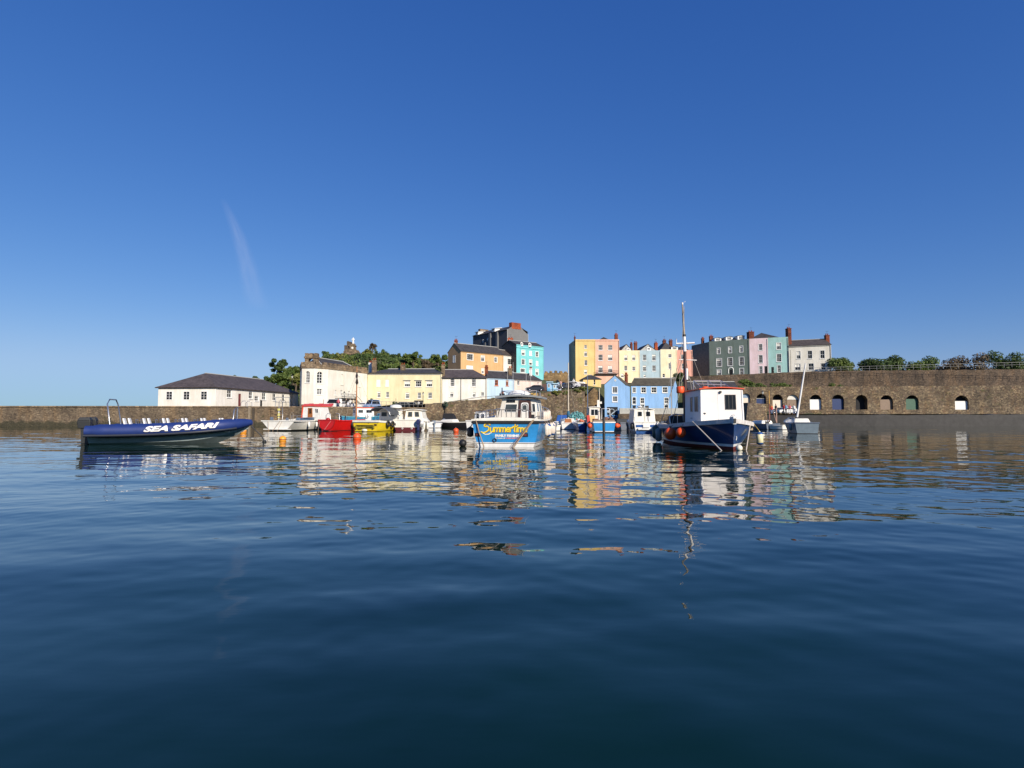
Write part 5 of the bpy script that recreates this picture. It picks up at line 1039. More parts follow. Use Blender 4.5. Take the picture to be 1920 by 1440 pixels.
def railrun(pts, label, h=1.0):
    mb = MB(); mb.tube([(p[0], p[1], p[2] + h) for p in pts], .03, 6); mb.tube([(p[0], p[1], p[2] + h * .5) for p in pts], .022, 5)
    for p in pts: mb.tube([p, (p[0], p[1], p[2] + h)], .03, 5)
    lone('railing', mb, plain('rail_grey', (.3, .3, .3), .5, metal=.5), label, 'railing')
railrun([(gx(1500 + k * 12, 127.2), 127.2 - k * .25, 10.95 + k * .02) for k in range(36)], 'long iron railing along the top of the terrace wall at the far right')
railrun([(-22.5 + 7.4 * k / 11, 92.9 + 4.37 * k / 11, 2.86) for k in range(12)], 'grey railing along the quay edge in front of the pale yellow house', .9)
# red barrier/canopies behind the white wheelhouse boat
t = thing('market_stall', 'row of red awnings on the quay in front of the castellated house', 'stall', (gx(590, 90), 90, 2.7))
mb = MB(); x0, x1 = gx(566, 90), gx(622, 90); n = 6
for k in range(n):
    a, b = x0 + (x1 - x0) * k / n, x0 + (x1 - x0) * (k + .92) / n; z = 3.15 + .06 * (k % 2); mb.hexa([(a, 89.4, z - .35), (b, 89.4, z - .35), (b, 91, z - .1), (a, 91, z - .1)], [(a, 89.4, z - .28), (b, 89.4, z - .28), (b, 91, z + .2), (a, 91, z + .2)])
part('awning', mb, plain('red_awning', (.62, .06, .07), .7, var=.2), t, True)
mb = MB()
for k in range(n + 1): a = x0 + (x1 - x0) * k / n; mb.tube([(a, 89.45, 2.7), (a, 89.45, 2.9)], .03, 5)
mb.box(x0, x1, 90, 90.5, 2.7, 3.0); part('counter', mb, plain('pink_board', (.55, .2, .2), .7), t, True)
mb = MB(); mb.box(gx(600, 91), gx(605, 91), 91, 91.6, 2.7, gz(757, 91)); mb.tube([(gx(605, 91), 91.3, 2.7), (gx(605, 91), 91.3, gz(749, 91))], .04, 6); lone('pay_machine', mb, plain('maroon_box', (.16, .05, .05), .6), 'maroon box with a thin post behind the red awnings', 'machine')
mb = MB()
for k in range(4): x = gx(521, 79.3) + k * .0; 
x = gx(525, 79.2)
for s in (-.25, .25): mb.tube([(x + s, 79.5, .3), (x + s, 79.4, 3.4), (x + s, 79.9, 3.7), (x + s, 80.6, 3.3), (x + s, 80.6, 2.8)], .035, 6)
for k in range(9): mb.tube([(x - .25, 79.42, .5 + k * .33), (x + .25, 79.42, .5 + k * .33)], .02, 5)
lone('ladder', mb, STEEL, 'steel quay ladder with curved handrails below the office windows', 'ladder')
mb = MB(); x = gx(525, 81.5); 
for s in (0, 2.0): mb.tube([(gx(516, 82) + s, 82, 2.7), (gx(516, 82) + s, 82, gz(745, 82))], .035, 6)
for z in (745, 754): mb.tube([(gx(516, 82), 82, gz(z, 82)), (gx(516, 82) + 2.0, 82, gz(z, 82))], .035, 6)
lone('railing', mb, STEEL, 'tall grey pipe railing on the quay by the ladder', 'railing')
mb = MB()
for (px, Y) in ((457, 83), (466, 83.4)): 
    x = gx(px, Y); mb.tube([(x - .45, Y, 2.7), (x - .45, Y, 3.35), (x - .2, Y, 3.6), (x + .2, Y, 3.6), (x + .45, Y, 3.35), (x + .45, Y, 2.7)], .035, 6)
lone('railing', mb, STEEL, 'hooped steel railing on the quay beside the red door', 'railing')
# ------------------------------------------------------------------ boats
def sheer_f(zst, zmid, zbow):
    return lambda t: zst * (t - .45) * (t - 1) / .45 + zmid * t * (t - 1) / (.45 * -.55) + zbow * t * (t - .45) / .55
def hull(t, L, B, z3, tw=.85, full=2.6, tm=.45, rake=.35, bands=(), mats=None, topmat=0, deck=.08, deckmat=None, gun=.10, gunmat=None, flare=.5, rubs=(), nst=26, turtle=0, vbow=1.0, gunh=.07, sp=.16):
    """hull along local +y (stern y=0): sections narrow to the keel and sharpen to the bow; bands = [(z, material index)] from below; returns the gunwale curve"""
    sh = sheer_f(*z3); zk = -.5
    def hb(q):
        if q < tm: k = q / tm; return B / 2 * (tw + (1 - tw) * math.sin(k * math.pi / 2))
        return B / 2 * max(0.0, 1 - ((q - tm) / (1 - tm)) ** full)
    def pt(q, z, side=1):
        s = sh(q); k = max(0, (z - zk) / (s - zk)); p = .16 + flare * q ** 2 + (sp - .16) * max(0, 1 - q * 3)
        y = L * q + rake * (max(0, z) / s) * q ** 4 - (turtle * (s - z) * (1 - q) ** 3)
        w_ = hb(q) * k ** p
        if q > .9: w_ *= 1 - (1 - k) * (q - .9) * 4 * vbow
        return (side * max(0, w_), y, z)
    zl = [-.4] + [b[0] for b in bands]; mi = [b[1] for b in bands]; nr = 6
    mb = MB(); qs = [(i / nst) ** .92 for i in range(nst + 1)]
    rows = len(zl) + nr
    def zz(q, i):
        if i < len(zl): return zl[i]
        k = (i - len(zl) + 1) / nr; return zl[-1] + (sh(q) - zl[-1]) * k
    for side in (1, -1):
        vs = [pt(q, zz(q, i), side) for q in qs for i in range(rows)]; o = len(mb.v)
        for a in range(nst):
            for i in range(rows - 1):
                mb.cur = mi[i] if i < len(mi) else topmat
                f = (a * rows + i, (a + 1) * rows + i, (a + 1) * rows + i + 1, a * rows + i + 1)
                mb.f.append([k + o for k in (f if side > 0 else f[::-1])]); mb.m.append(mb.cur); mb.sm.append(True)
        mb.v += vs
    for i in range(rows - 1):   # transom
        mb.cur = mi[i] if i < len(mi) else topmat
        mb.quad(pt(0, zz(0, i), -1), pt(0, zz(0, i), 1), pt(0, zz(0, i + 1), 1), pt(0, zz(0, i + 1), -1))
    part('hull', mb, mats, t)
    if deck is not None:
        mb = MB(); vs = []; fs = []
        for q in qs:
            x, y, z = pt(q, sh(q) - deck * 1.0); vs += [(-x + .005, y, z), (0, y, z + .03), (x - .005, y, z)]
        for a in range(nst): fs += [(3 * a, 3 * a + 1, 3 * a + 4, 3 * a + 3), (3 * a + 1, 3 * a + 2, 3 * a + 5, 3 * a + 4)]
        mb.add(vs, fs); part('deck', mb, deckmat or CREAMW, t)
    if gun:
        mb = MB()
        for side in (1, -1):
            vs = []; fs = []
            for q in qs:
                x, y, z = pt(q, sh(q), side); x0 = x + side * .035; x1 = x - side * gun if abs(x) > gun else 0
                vs += [(x0, y, z - gunh), (x0, y, z + .03), (x1, y, z + .03), (x1, y, z - gunh)]
            for a in range(nst):
                for k in range(4): fs.append((4 * a + k, 4 * a + (k + 1) % 4, 4 * a + 4 + (k + 1) % 4, 4 * a + 4 + k))
            mb.add(vs, fs, False)
        x, y, z = pt(0, sh(0)); mb.box(-x - .035, x + .035, y - .05, y + gun, z - gunh, z + .031)
        part('gunwale', mb, gunmat or WHITE, t)
    return pt, sh, hb
def cabin(t, x0, x1, y0, y1, z0, z1, ins=(.1, .1, .05, .3), mat=None, roofmat=None, oh=.12, rt=.07, camber=.1, name='wheelhouse', corner=.0):
    """tapered wheelhouse; ins = inset at the top (port, starboard, aft, fore). returns wall quads by face"""
    b = [Vector((x0, y0, z0)), Vector((x1, y0, z0)), Vector((x1, y1, z0)), Vector((x0, y1, z0))]
    u = [Vector((x0 + ins[0], y0 + ins[2], z1)), Vector((x1 - ins[1], y0 + ins[2], z1)), Vector((x1 - ins[1], y1 - ins[3], z1)), Vector((x0 + ins[0], y1 - ins[3], z1))]
    mb = MB(); mb.hexa(b, u); c = part(name, mb, mat or WHITE, t, bevel=.03)
    rf = MB(); n = 6; A = []; Bt = []
    vs = []; fs = []
    xa, xb, ya, yb = u[0].x - oh, u[1].x + oh, u[0].y - oh, u[2].y + oh
    for i in range(n + 1):
        k = i / n; x = xa + (xb - xa) * k; z = z1 + .01 + camber * math.sin(k * math.pi)
        vs += [(x, ya, z), (x, yb, z), (x, yb, z + rt), (x, ya, z + rt)]
    for i in range(n):
        for k in range(4): fs.append((4 * i + k, 4 * i + 4 + k, 4 * i + 4 + (k + 1) % 4, 4 * i + (k + 1) % 4))
    fs += [(0, 3, 2, 1), (4 * n, 4 * n + 1, 4 * n + 2, 4 * n + 3)]
    rf.add(vs, fs); part('wheelhouse_roof', rf, roofmat or WHITE, c)
    return c, {'aft': (b[0], b[1], u[1], u[0]), 'star': (b[1], b[2], u[2], u[1]), 'fore': (b[2], b[3], u[3], u[2]), 'port': (b[3], b[0], u[0], u[3])}
def rail(t, pts, h, r=.016, every=1, name='rail', mid=False, mat=None):
    mb = MB(); top = [Vector(p) + Vector((0, 0, h)) for p in pts]; mb.tube(top, r, 6)
    if mid: mb.tube([Vector(p) + Vector((0, 0, h * .5)) for p in pts], r * .8, 5)
    for p in pts[::every]: mb.tube([p, Vector(p) + Vector((0, 0, h))], r, 6)
    part(name, mb, mat or STEEL, t)
def fender(t, x, y, z, r, h, mat, ribbon=True, tip=None):
    mb = MB(); mb.lathe((x, y, z), [(.02, -h * .5), (r * .5, -h * .47), (r, -h * .36), (r, h * .36), (r * .5, h * .46), (r * .25, h * .5), (.02, h * .56)], 14)
    f = part('fender', mb, mat, t)
    if tip:
        m2 = MB()
        for s in (-1, 1): m2.lathe((x, y, z), [(.02, s * h * .505), (r * .55, s * h * .475), (r * 1.03, s * h * .36), (r * 1.03, s * h * .32)], 14)
        part('fender_cap', m2, tip, f)
    return f
def rope(t, pts, r=.018, mat=None, sag=0):
    mb = MB(); p = [Vector(q) for q in pts]
    if len(p) == 2 and sag: p = [p[0].lerp(p[1], k / 8) - Vector((0, 0, sag * math.sin(k / 8 * math.pi))) for k in range(9)]
    mb.tube(p, r, 6); part('mooring_rope', mb, mat or plain('rope_tan', (.38, .27, .17), .9, var=.3, scale=12), t)
def outboard(t, x, y, z, mat, s=1, tilt=0):
    mb = MB(); q = Matrix.Rotation(tilt, 3, 'X'); o = Vector((x, y, z))
    def W(p): return o + q @ (Vector(p) * s)
    mb.hexa([W(p) for p in ((-.15, -.42, .1), (.15, -.42, .1), (.15, 0, .1), (-.15, 0, .1))], [W(p) for p in ((-.17, -.46, .42), (.17, -.46, .42), (.17, .02, .42), (-.17, .02, .42))])
    mb.hexa([W(p) for p in ((-.17, -.46, .42), (.17, -.46, .42), (.17, .02, .42), (-.17, .02, .42))], [W(p) for p in ((-.12, -.38, .56), (.12, -.38, .56), (.12, -.04, .56), (-.12, -.04, .56))])
    e = part('outboard_motor', mb, mat, t, bevel=.03)
    m2 = MB(); m2.hexa([W(p) for p in ((-.06, -.3, -.75), (.06, -.3, -.75), (.06, -.1, -.75), (-.06, -.1, -.75))], [W(p) for p in ((-.1, -.34, .1), (.1, -.34, .1), (.1, -.04, .1), (-.1, -.04, .1))])
    m2.hexa([W(p) for p in ((-.14, -.42, -.52), (.14, -.42, -.52), (.14, -.05, -.52), (-.14, -.05, -.52))], [W(p) for p in ((-.14, -.42, -.48), (.14, -.42, -.48), (.14, -.05, -.48), (-.14, -.05, -.48))])
    part('motor_leg', m2, mat, e)
    return e
def boat(name, label, px, Y, rz, group='boats moored in the harbour'):
    return thing(name, label, 'boat', (gx(px, Y), Y, 0), R(rz), group)
NAVY = plain('navy_topside', (.016, .04, .13), .3, coat=.35, var=.3, scale=1.2)
ANTI = plain('red_antifoul', (.16, .02, .015), .7, var=.4, scale=4)
BLUEH = plain('azure_topside', (.03, .27, .62), .3, coat=.3, var=.32, scale=1.6)
TRUEB = plain('true_blue', (.02, .09, .30), .35, coat=.2, var=.2)
LOC = lambda t, p: (Matrix.Rotation(-t.rotation_euler.z, 3, 'Z') @ (Vector(p) - t.location))

# --- blue fishing boat, stern towards us
def summertime():
    t = boat('motor_boat', 'azure blue fishing boat with yellow Summertime lettering on its stern, front centre', 948, 28.9, -9)
    L = 9.4; B = 3.75
    pt, sh, hb = hull(t, L, B, (1.36, 1.42, 1.95), .915, 2.3, .4, .5, [(.0, 0), (.06, 1), (.17, 1), (.20, 2), (.235, 1)], [ANTI, WHITE, BLACK, BLUEH], 3, .22, CREAMW, .16, CREAMW, .45, turtle=-.0, gunh=.05)
    mb = MB()   # dark rubbing strake right round, under the pale gunwale
    for side in (1, -1):
        p = [pt(k / 20 * .99, sh(k / 20 * .99) - .13, side) for k in range(21)]; mb.tube([(q[0] + side * .02, q[1], q[2]) for q in p], .05, 6)
    a, b = pt(0, sh(0) - .13, -1), pt(0, sh(0) - .13, 1); mb.box(a[0], b[0], -.06, .0, sh(0) - .19, sh(0) - .06); part('rubbing_strake', mb, BLACK, t)
    # cambered white coaming over the transom
    mb = MB(); vs = []; fs = []
    for i in range(13):
        k = i / 12; x = -hb(0) * .96 + 2 * hb(0) * .96 * k; z = sh(0) + .04 + .09 * math.sin(k * math.pi); vs += [(x, -.03, sh(0) - .02), (x, -.03, z), (x, .45, z), (x, .45, sh(0) - .02)]
    for i in range(12):
        for k in range(4): fs.append((4 * i + k, 4 * i + 4 + k, 4 * i + 4 + (k + 1) % 4, 4 * i + (k + 1) % 4))
    mb.add(vs, fs); part('coaming', mb, CREAMW, t)
    # wheelhouse
    z0, z1 = 1.2, 2.47
    c, f = cabin(t, -.78, 1.42, 1.7, 5.2, z0, z1, (.30, .14, .12, .8), plain('grp_cream', (.66, .62, .54), .4, var=.12), plain('roof_grey', (.25, .27, .28), .5), .34, .10, .10)
    lo = MB(); lo.hexa([(-1.02, 1.72, 1.15), (-.77, 1.72, 1.15), (-.77, 4.8, 1.15), (-1.02, 4.8, 1.15)], [(-.72, 1.74, 1.85), (-.69, 1.74, 1.85), (-.69, 4.6, 1.85), (-.72, 4.6, 1.85)]); part('side_screen', lo, plain('grp_cream', (), 0), c)
    q = f['aft']
    quadwin(q, .13, .42, .48, .78, FRAME, GLASSG, c, 1, 1, .03, .02); quadwin(q, .14, .83, .40, .95, IRON, GLASS, c, 3, 1, .03, .02); quadwin(q, .88, .42, .985, .80, FRAME, GLASSG, c, 1, 1, .03, .02)
    d = quadwin(q, .515, .02, .86, .93, DWOOD, plain('door_cream', (.70, .67, .60), .4), c, 1, 1, .14, .05, 'door')
    P = lambda u, v: (q[0] * (1 - u) + q[1] * u) * (1 - v) + (q[3] * (1 - u) + q[2] * u) * v
    mb = MB(); cn = P(.69, .62)
    for s, m_, o in ((1.0, 0, .03), (.78, 1, .045), (.62, 0, .055), (.5, 1, .065)):
        mb.cur = m_; ring = []
        for k in range(20):
            a = 2 * math.pi * k / 20; ex = .26 * s * (abs(math.cos(a)) ** .5) * (1 if math.cos(a) >= 0 else -1); ez = .27 * s * (abs(math.sin(a)) ** .5) * (1 if math.sin(a) >= 0 else -1); ring.append((cn.x + ex * .8, cn.y - o, cn.z + ez))
        mb.add(ring, [tuple(range(20))])
    part('door_window', mb, [FRAME, GLASSG], d)
    q = f['star']; quadwin(q, .08, .45, .42, .82, FRAME, GLASSG, c, 1, 1, .03, .02); quadwin(q, .50, .45, .84, .82, FRAME, GLASSG, c, 1, 1, .03, .02)
    # things on the roof
    mb = MB(); mb.lathe((.25, 3.0, z1 + .18), [(.66, 0), (.62, .14), (.38, .27), (.12, .32), (.001, .33)], 18); mb.lathe((.25, 3.0, z1 + .14), [(.5, -.05), (.66, .04)], 18); part('life_raft', mb, WHITE, c)
    mb = MB(); mb.tube([(-.6, 2.2, z1 + .42), (1.3, 2.2, z1 + .42), (1.3, 4, z1 + .42), (-.6, 4, z1 + .42), (-.6, 2.2, z1 + .42)], .02, 6)
    for x in (-.6, 0, .65, 1.3):
        for y in (2.2, 4): mb.tube([(x, y, z1 + .1), (x, y, z1 + .42)], .018, 6)
    part('roof_rail', mb, STEEL, c)
    mb = MB(); mb.box(.95, 1.25, 2.5, 3.3, z1 + .13, z1 + .32); part('roof_box', mb, plain('mustard_box', (.5, .32, .1), .6), c)
    mb = MB(); mb.box(-.75, -.5, 2.4, 2.7, z1 + .12, z1 + .30); mb.tube([(-.62, 2.5, z1 + .3), (-.62, 2.5, z1 + .62)], .03, 6); part('navigation_light', mb, IRON, c)
    for x in (-.2, .55): m = MB(); m.tube([(x, 3.6, z1 + .15), (x + .02, 3.6, z1 + 2.1)], [.012, .006], 5); part('aerial', m, plain('aerial_white', (.6, .6, .6), .5), c)
    # aft rail and starboard rails with fenders
    pts = [(-1.55, .1, sh(0) + .05)] + [(-.95 + k * .24, .1, sh(0) + .09) for k in range(9)]
    mb = MB(); top = sh(0) + .50; mb.tube([(-1.0, .1, top), (1.05, .1, top), (1.35, .1, top - .12)], .022, 6); mb.tube([(-1.0, .1, top), (-1.62, .1, sh(0) + .25), (-1.7, .5, sh(0) + .1)], .018, 6)
    for k in range(9): mb.tube([(-.98 + k * .25, .1, sh(0) + .06), (-.98 + k * .25, .1, top)], .016 if k % 2 else .024, 6)
    part('stern_rail', mb, plain('dull_steel', (.28, .26, .24), .45, metal=.6), t)
    for side in (1, -1):
        P_ = [pt(.08 + .1 * k, sh(.08 + .1 * k), side) for k in range(9)]; rail(t, [(p[0] - side * .1, p[1], p[2]) for p in P_], .42, .018, 1, 'side_rail', True)
    cream = plain('fender_cream', (.72, .62, .52), .6, var=.2, scale=6)
    for q_, dz, r_, h_ in ((.13, -.52, .13, .62), (.20, -.55, .15, .68), (.31, -.5, .13, .6), (.38, -.6, .15, .66), (.46, -.55, .13, .6)):
        x, y, z = pt(q_, sh(q_), 1); fender(t, x + .14, y, z + dz, r_, h_, cream, tip=TRUEB if q_ in (.20, .38) else None); rope(t, [(x + .14, y, z + dz + h_ / 2), (x - .05, y, z + .1)], .012)
    for q_ in (.2, .27, .36, .45): x, y, z = pt(q_, sh(q_), 1); fender(t, x - .12, y, z + .22, .13, .45, cream)
    x, y, z = pt(.03, sh(.03), -1); fender(t, x - .18, y + .2, z - .62, .17, .52, BLACK, tip=None); rope(t, [(x - .18, y + .2, z - .38), (x, y + .2, z)], .014)
    mb = MB(); mb.ball((x - .55, y + .1, .16), .2, 1, 1, .95); fb = part('fender', mb, BLACK, t); rope(t, [(x - .5, y + .1, .3), (x, y + .2, z - .1)], .012)
    # transom fittings
    for x in (-1.42, 1.0):
        m = MB(); m.box(x - .13, x + .13, -.03, .005, .52, .70); v = part('vent', m, BLACK, t); m = MB(); m.box(x - .06, x + .06, -.037, -.03, .57, .65); part('vent_flap', m, plain('vent_red', (.2, .03, .03), .6), v)
    m = MB(); m.lathe((-.55, .0, .34), [(.10, .02), (.10, -.05), (.07, -.05), (.065, .0)], 16, 'y'); part('exhaust', m, BLACK, t)
    m = MB(); m.box(1.28, 1.42, .12, .3, 1.32, 1.62); part('bollard', m, BLACK, t)
    rope(t, [(-1.52, -.02, sh(0) + .02), (-1.33, -.12, .75), (-1.05, -.25, .02)], .03); rope(t, [(1.42, -.04, sh(0)), (.45, -.4, .0)], .034); rope(t, [(1.36, -.04, sh(0)), (.34, -.38, .0)], .014)
    # lettering on the transom: y = -.012
    def stroke(pts, w_, mat_i, mb, y):
        for i in range(len(pts) - 1):
            a, b = Vector((pts[i][0], 0, pts[i][1])), Vector((pts[i + 1][0], 0, pts[i + 1][1])); d = (b - a); l = d.length or 1; o = Vector((-d.z / l, 0, d.x / l)) * w_ * .5; e = d / l * w_ * .3
            mb.cur = mat_i; mb.quad(*[(p.x, y - .00025 * i, p.z) for p in (a - e - o, b + e - o, b + e + o, a - e + o)])
    def arc(cx, cz, rx, rz, a0, a1, n=8): return [(cx + rx * math.cos(R(a0 + (a1 - a0) * k / n)), cz + rz * math.sin(R(a0 + (a1 - a0) * k / n))) for k in range(n + 1)]
    def let(ch):
        return {'S': ([arc(.55, 1.35, .5, .42, 20, 200) + arc(.5, .62, .42, .55, 120, -60, 8) + [(.35, -.12), (.0, -.18), (-.35, .0)]], 1.15),
                'u': ([[(.05, .8), (.05, .3)] + arc(.3, .25, .25, .25, 180, 350, 5) + [(.56, .8)], [(.56, .8), (.6, 0)]], .72),
                'm': ([[(.02, .8), (.06, 0)], arc(.27, .5, .22, .28, 170, 0, 5) + [(.48, 0)], arc(.70, .5, .22, .28, 170, 0, 5) + [(.93, 0)]], 1.03),
                'e': ([[(.05, .38), (.5, .48)] + arc(.3, .42, .24, .38, 20, 320, 9)], .62),
                'r': ([[(.05, .8), (.06, 0)], arc(.32, .45, .26, .35, 170, 55, 4)], .50),
                't': ([[(.32, 1.35), (.28, .2), (.42, .02)], [(-.05, .95), (.65, 1.02)]], .55),
                'i': ([[(.15, .8), (.15, 0)], [(.16, 1.12), (.2, 1.22)]], .32)}[ch]
    mb = MB(); x = 0; S_ = .268; sy = sh(0) - .60; words = 'Summertime'
    tot = sum(let(c_)[1] for c_ in words); x0 = -1.14; sc_x = 2.24 / tot
    for (dx, dz, mi, w_, y) in ((.022, -.022, 1, .068, -.014), (0, 0, 0, .056, -.020)):
        x = 0
        for ch in words:
            st, adv = let(ch)
            for s_ in st: stroke([(x0 + dx + (x + p[0]) * sc_x + p[1] * .03, sy + dz + p[1] * (S_ if ch not in 'S' else .235)) for p in s_], w_, mi, mb, y)
            x += adv
    stroke([(-1.15, sy - .07), (-1.02, sy - .13), (-.86, sy - .12), (-.72, sy - .04)], .045, 2, mb, -.022)
    part('lettering', mb, [plain('letter_yellow', (.85, .62, .03), .5), plain('letter_shadow', (.22, .10, .02), .6), plain('letter_cream', (.85, .8, .6), .5)], t)
    text(t, 'FAMILY FISHING', (-.53, -.016, sy - .245), .152, WHITE, 1.22, bold=.012)
    text(t, 'To book call', (-.53, -.016, sy - .345), .082, WHITE, .50, bold=.004)
    text(t, '01834 842 976', (.0, -.016, sy - .345), .082, plain('letter_pink', (.80, .25, .25), .5), .66, bold=.004)
def text(parent, s, loc, size, mat, width=None, bold=0, rot=None, name='lettering', shear=0.0, extrude=.002):
    cu = bpy.data.curves.new('t', 'FONT'); cu.body = s; cu.size = size; cu.extrude = extrude; cu.offset = bold; cu.shear = shear
    o = bpy.data.objects.new('t', cu); col.objects.link(o); bpy.context.view_layer.update()
    me = bpy.data.meshes.new_from_object(o.evaluated_get(bpy.context.evaluated_depsgraph_get())); bpy.data.objects.remove(o)
    v = np.array([p.co[:] for p in me.vertices]); sx = width / (v[:, 0].max() - v[:, 0].min()) if width else 1; x0 = v[:, 0].min()
    M_ = Matrix.Rotation(R(90), 4, 'X'); M_ = (rot or Matrix.Identity(4)) @ M_
    for p in me.vertices: p.co = Vector(loc) + (M_ @ Vector(((p.co.x - x0) * sx, p.co.y, p.co.z)))
    me.materials.clear(); me.materials.append(mat); me.name = name
    ob = bpy.data.objects.new(name, me); col.objects.link(ob); ob.parent = parent; return ob
summertime()

# --- navy boat with the big white wheelhouse, bow towards us
def navyboat():
    t = boat('fishing_boat', 'navy blue fishing boat with big white wheelhouse and orange roof edge, front right', 1398, 35.6, 176.5)
    t.location = (10.85, 35.6, 0); t.rotation_euler.z = R(175.6); L = 9.0; B = 4.15
    pt, sh, hb = hull(t, L, B, (1.0, 1.05, 1.40), .86, 2.2, .5, .25, [(.0, 0), (.13, 0), (.25, 1)], [ANTI, WHITE, NAVY], 2, .14, plain('deck_grey', (.35, .36, .36), .7), .12, plain('weathered_white', (.62, .58, .55), .6, var=.25, scale=5), .55, gunh=.17, vbow=.5)
    # local frame: bow +y (towards camera), port is our right
    yf = L - 3.05; x0, x1 = -1.05, 1.05
    # camera-left face is local +x
    c0 = LOC(t, at(1390, 787, 29.3)); c1 = LOC(t, at(1314, 787, 29.0)); xr, xl = c0.x, c1.x; yf = c1.y
    z0, z1 = 1.02, gz(730.5, 29.0)
    c, f = cabin(t, xr, xl, yf - 3.6, yf, z0, z1, (.04, .02, .05, .06), plain('wheelhouse_white', (.80, .75, .70), .6, var=.07, scale=2), REDT, .07, .05, .075)
    q = f['fore']; quadwin(q, .575, .46, .83, .86, BLACK, GLASS, c, 3, 1, .03, .03)     # fore face seen from outside: bl is our left? handled by quad order
    tr = MB(); 
    P = lambda q, u, v, n=0: ((q[0] * (1 - u) + q[1] * u) * (1 - v) + (q[3] * (1 - u) + q[2] * u) * v) + ((q[1] - q[0]).cross(q[3] - q[0]).normalized() * n)
    for u in (.0, .97): tr.hexa([P(q, u, .02, .001), P(q, u + .03, .02, .001), P(q, u + .03, .02, .03), P(q, u, .02, .03)], [P(q, u, .98, .001), P(q, u + .03, .98, .001), P(q, u + .03, .98, .03), P(q, u, .98, .03)])
    tr.hexa([P(q, .41, .05, .001), P(q, .416, .05, .001), P(q, .416, .05, .012), P(q, .41, .05, .012)], [P(q, .41, .95, .001), P(q, .416, .95, .001), P(q, .416, .95, .012), P(q, .41, .95, .012)])
    tr.hexa([P(q, .055, .05, .001), P(q, .06, .05, .001), P(q, .06, .05, .012), P(q, .055, .05, .012)], [P(q, .055, .95, .001), P(q, .06, .95, .001), P(q, .06, .95, .012), P(q, .055, .95, .012)])
    part('corner_trim', tr, plain('trim_white', (.84, .83, .82), .4), c)
    mb = MB(); mb.ball(P(q, .10, .35, .03), .035, n=8); mb.box(*sorted((P(q, .07, .36).x, P(q, .11, .36).x)), P(q, .1, .36).y, P(q, .1, .36).y + .05, P(q, .1, .36).z, P(q, .1, .36).z + .02); part('handle', mb, IRON, c)
    mb = MB(); p_ = P(q, .47, .95, .06); mb.box(p_.x - .045, p_.x + .045, p_.y - .04, p_.y + .04, p_.z - .09, p_.z + .02); part('lamp', mb, IRON, c)
    q = f['star']
    quadwin(q, .08, .38, .30, .84, IRON, GLASSG, c, 2, 1, .03, .03) if 0 else None
    # our left side: windows from the front edge backwards
    for u0, u1 in ((.66, .86), (.40, .52)): quadwin(q, 1 - u1 if 0 else u0, .40, u1, .83, plain('grey_frame', (.3, .3, .31), .5), GLASSG, c, 2 if u1 > .6 else 1, 1, .03, .03)
    m = MB(); a = P(q, .72, .10, .02); m.box(a.x - .01, a.x + .03, a.y - .14, a.y + .14, a.z - .12, a.z + .12); part('notice_board', m, plain('pale_notice', (.6, .68, .7), .5), c)
    text(c, 'KATHLEEN', (0, 0, 0), .1, IRON, .5) if 0 else None
    m = MB(); a = P(q, .45, .22, .012); m.box(a.x, a.x + .006, a.y - .22, a.y + .2, a.z - .015, a.z + .015); part('name_strip', m, plain('dark_strip', (.1, .11, .13), .6), c)
    # roof furniture: orange drum, round lid, tubular rack
    zr = z1 + .12
    a = LOC(t, at(1275, 733, 32.2)); m = MB(); m.lathe((a.x - .02, a.y, zr - .18), [(.001, 0), (.20, 0), (.22, .05), (.22, .32), (.19, .37), (.001, .37)], 16); part('orange_drum', m, ORANGE, c)
    a = LOC(t, at(1322, 730, 29.9)); m = MB(); m.lathe((a.x, a.y, zr - .02), [(.17, 0), (.15, .09), (.001, .11)], 16); part('round_vent', m, ORANGE, c)
    m = MB(); y0 = yf - 2.9; xs_ = [xr + .3, xr + 1.0, xl - .35]
    for x in xs_: m.tube([(x, y0, zr - .05), (x, y0, zr + .5)], .022, 6); m.tube([(x, y0, zr + .5), (x - .1, y0 + 1.5, zr + .0)], .018, 6)
    m.tube([(xs_[0], y0, zr + .5), (xs_[-1], y0, zr + .5)], .022, 6); m.tube([(xs_[0], y0 + .8, zr + .22), (xs_[-1], y0 + .8, zr + .28)], .018, 6); part('roof_rack', m, STEEL, c)
    # mast: dark lower, white band with crosstrees, pale topmast
    Ym = 33.3; mx = LOC(t, at(1285.5, 735, Ym)); zb, zw0, zw1, zt = 1.0, gz(659, Ym), gz(631, Ym), gz(571, Ym)
    mp = [(mx.x + .03, mx.y, zb), (mx.x + .01, mx.y, zw0), (mx.x + .03, mx.y, zw1), (mx.x + .10, mx.y, zt)]
    m = MB(); m.cur = 0; m.tube([mp[0], mp[1]], [.13, .09], 10); m.cur = 1; m.tube([mp[1], mp[2]], [.10, .085], 10); m.cur = 2; m.tube([mp[2], mp[3]], [.075, .04], 10); m.cur = 3; m.tube([mp[2], (mp[2][0], mp[2][1], mp[2][2] + .12)], .10, 10)
    mast = part('mast', m, [DWOOD, WHITE, PALEW, IRON], t)
    m = MB(); z = gz(643, Ym); m.tube([(mx.x - .55, mx.y, z - .0), (mx.x + .5, mx.y, z - .04)], .05, 8); m.tube([(mx.x + .47, mx.y, z - .05), (mx.x + .48, mx.y, z + .26)], .022, 6); part('crosstree', m, WHITE, mast); m = MB(); z2 = gz(675, Ym); m.tube([(mx.x - .65, mx.y, z2 - .02), (mx.x + .35, mx.y, z2 + .02)], .03, 6); part('crosstree', m, WHITE, mast)
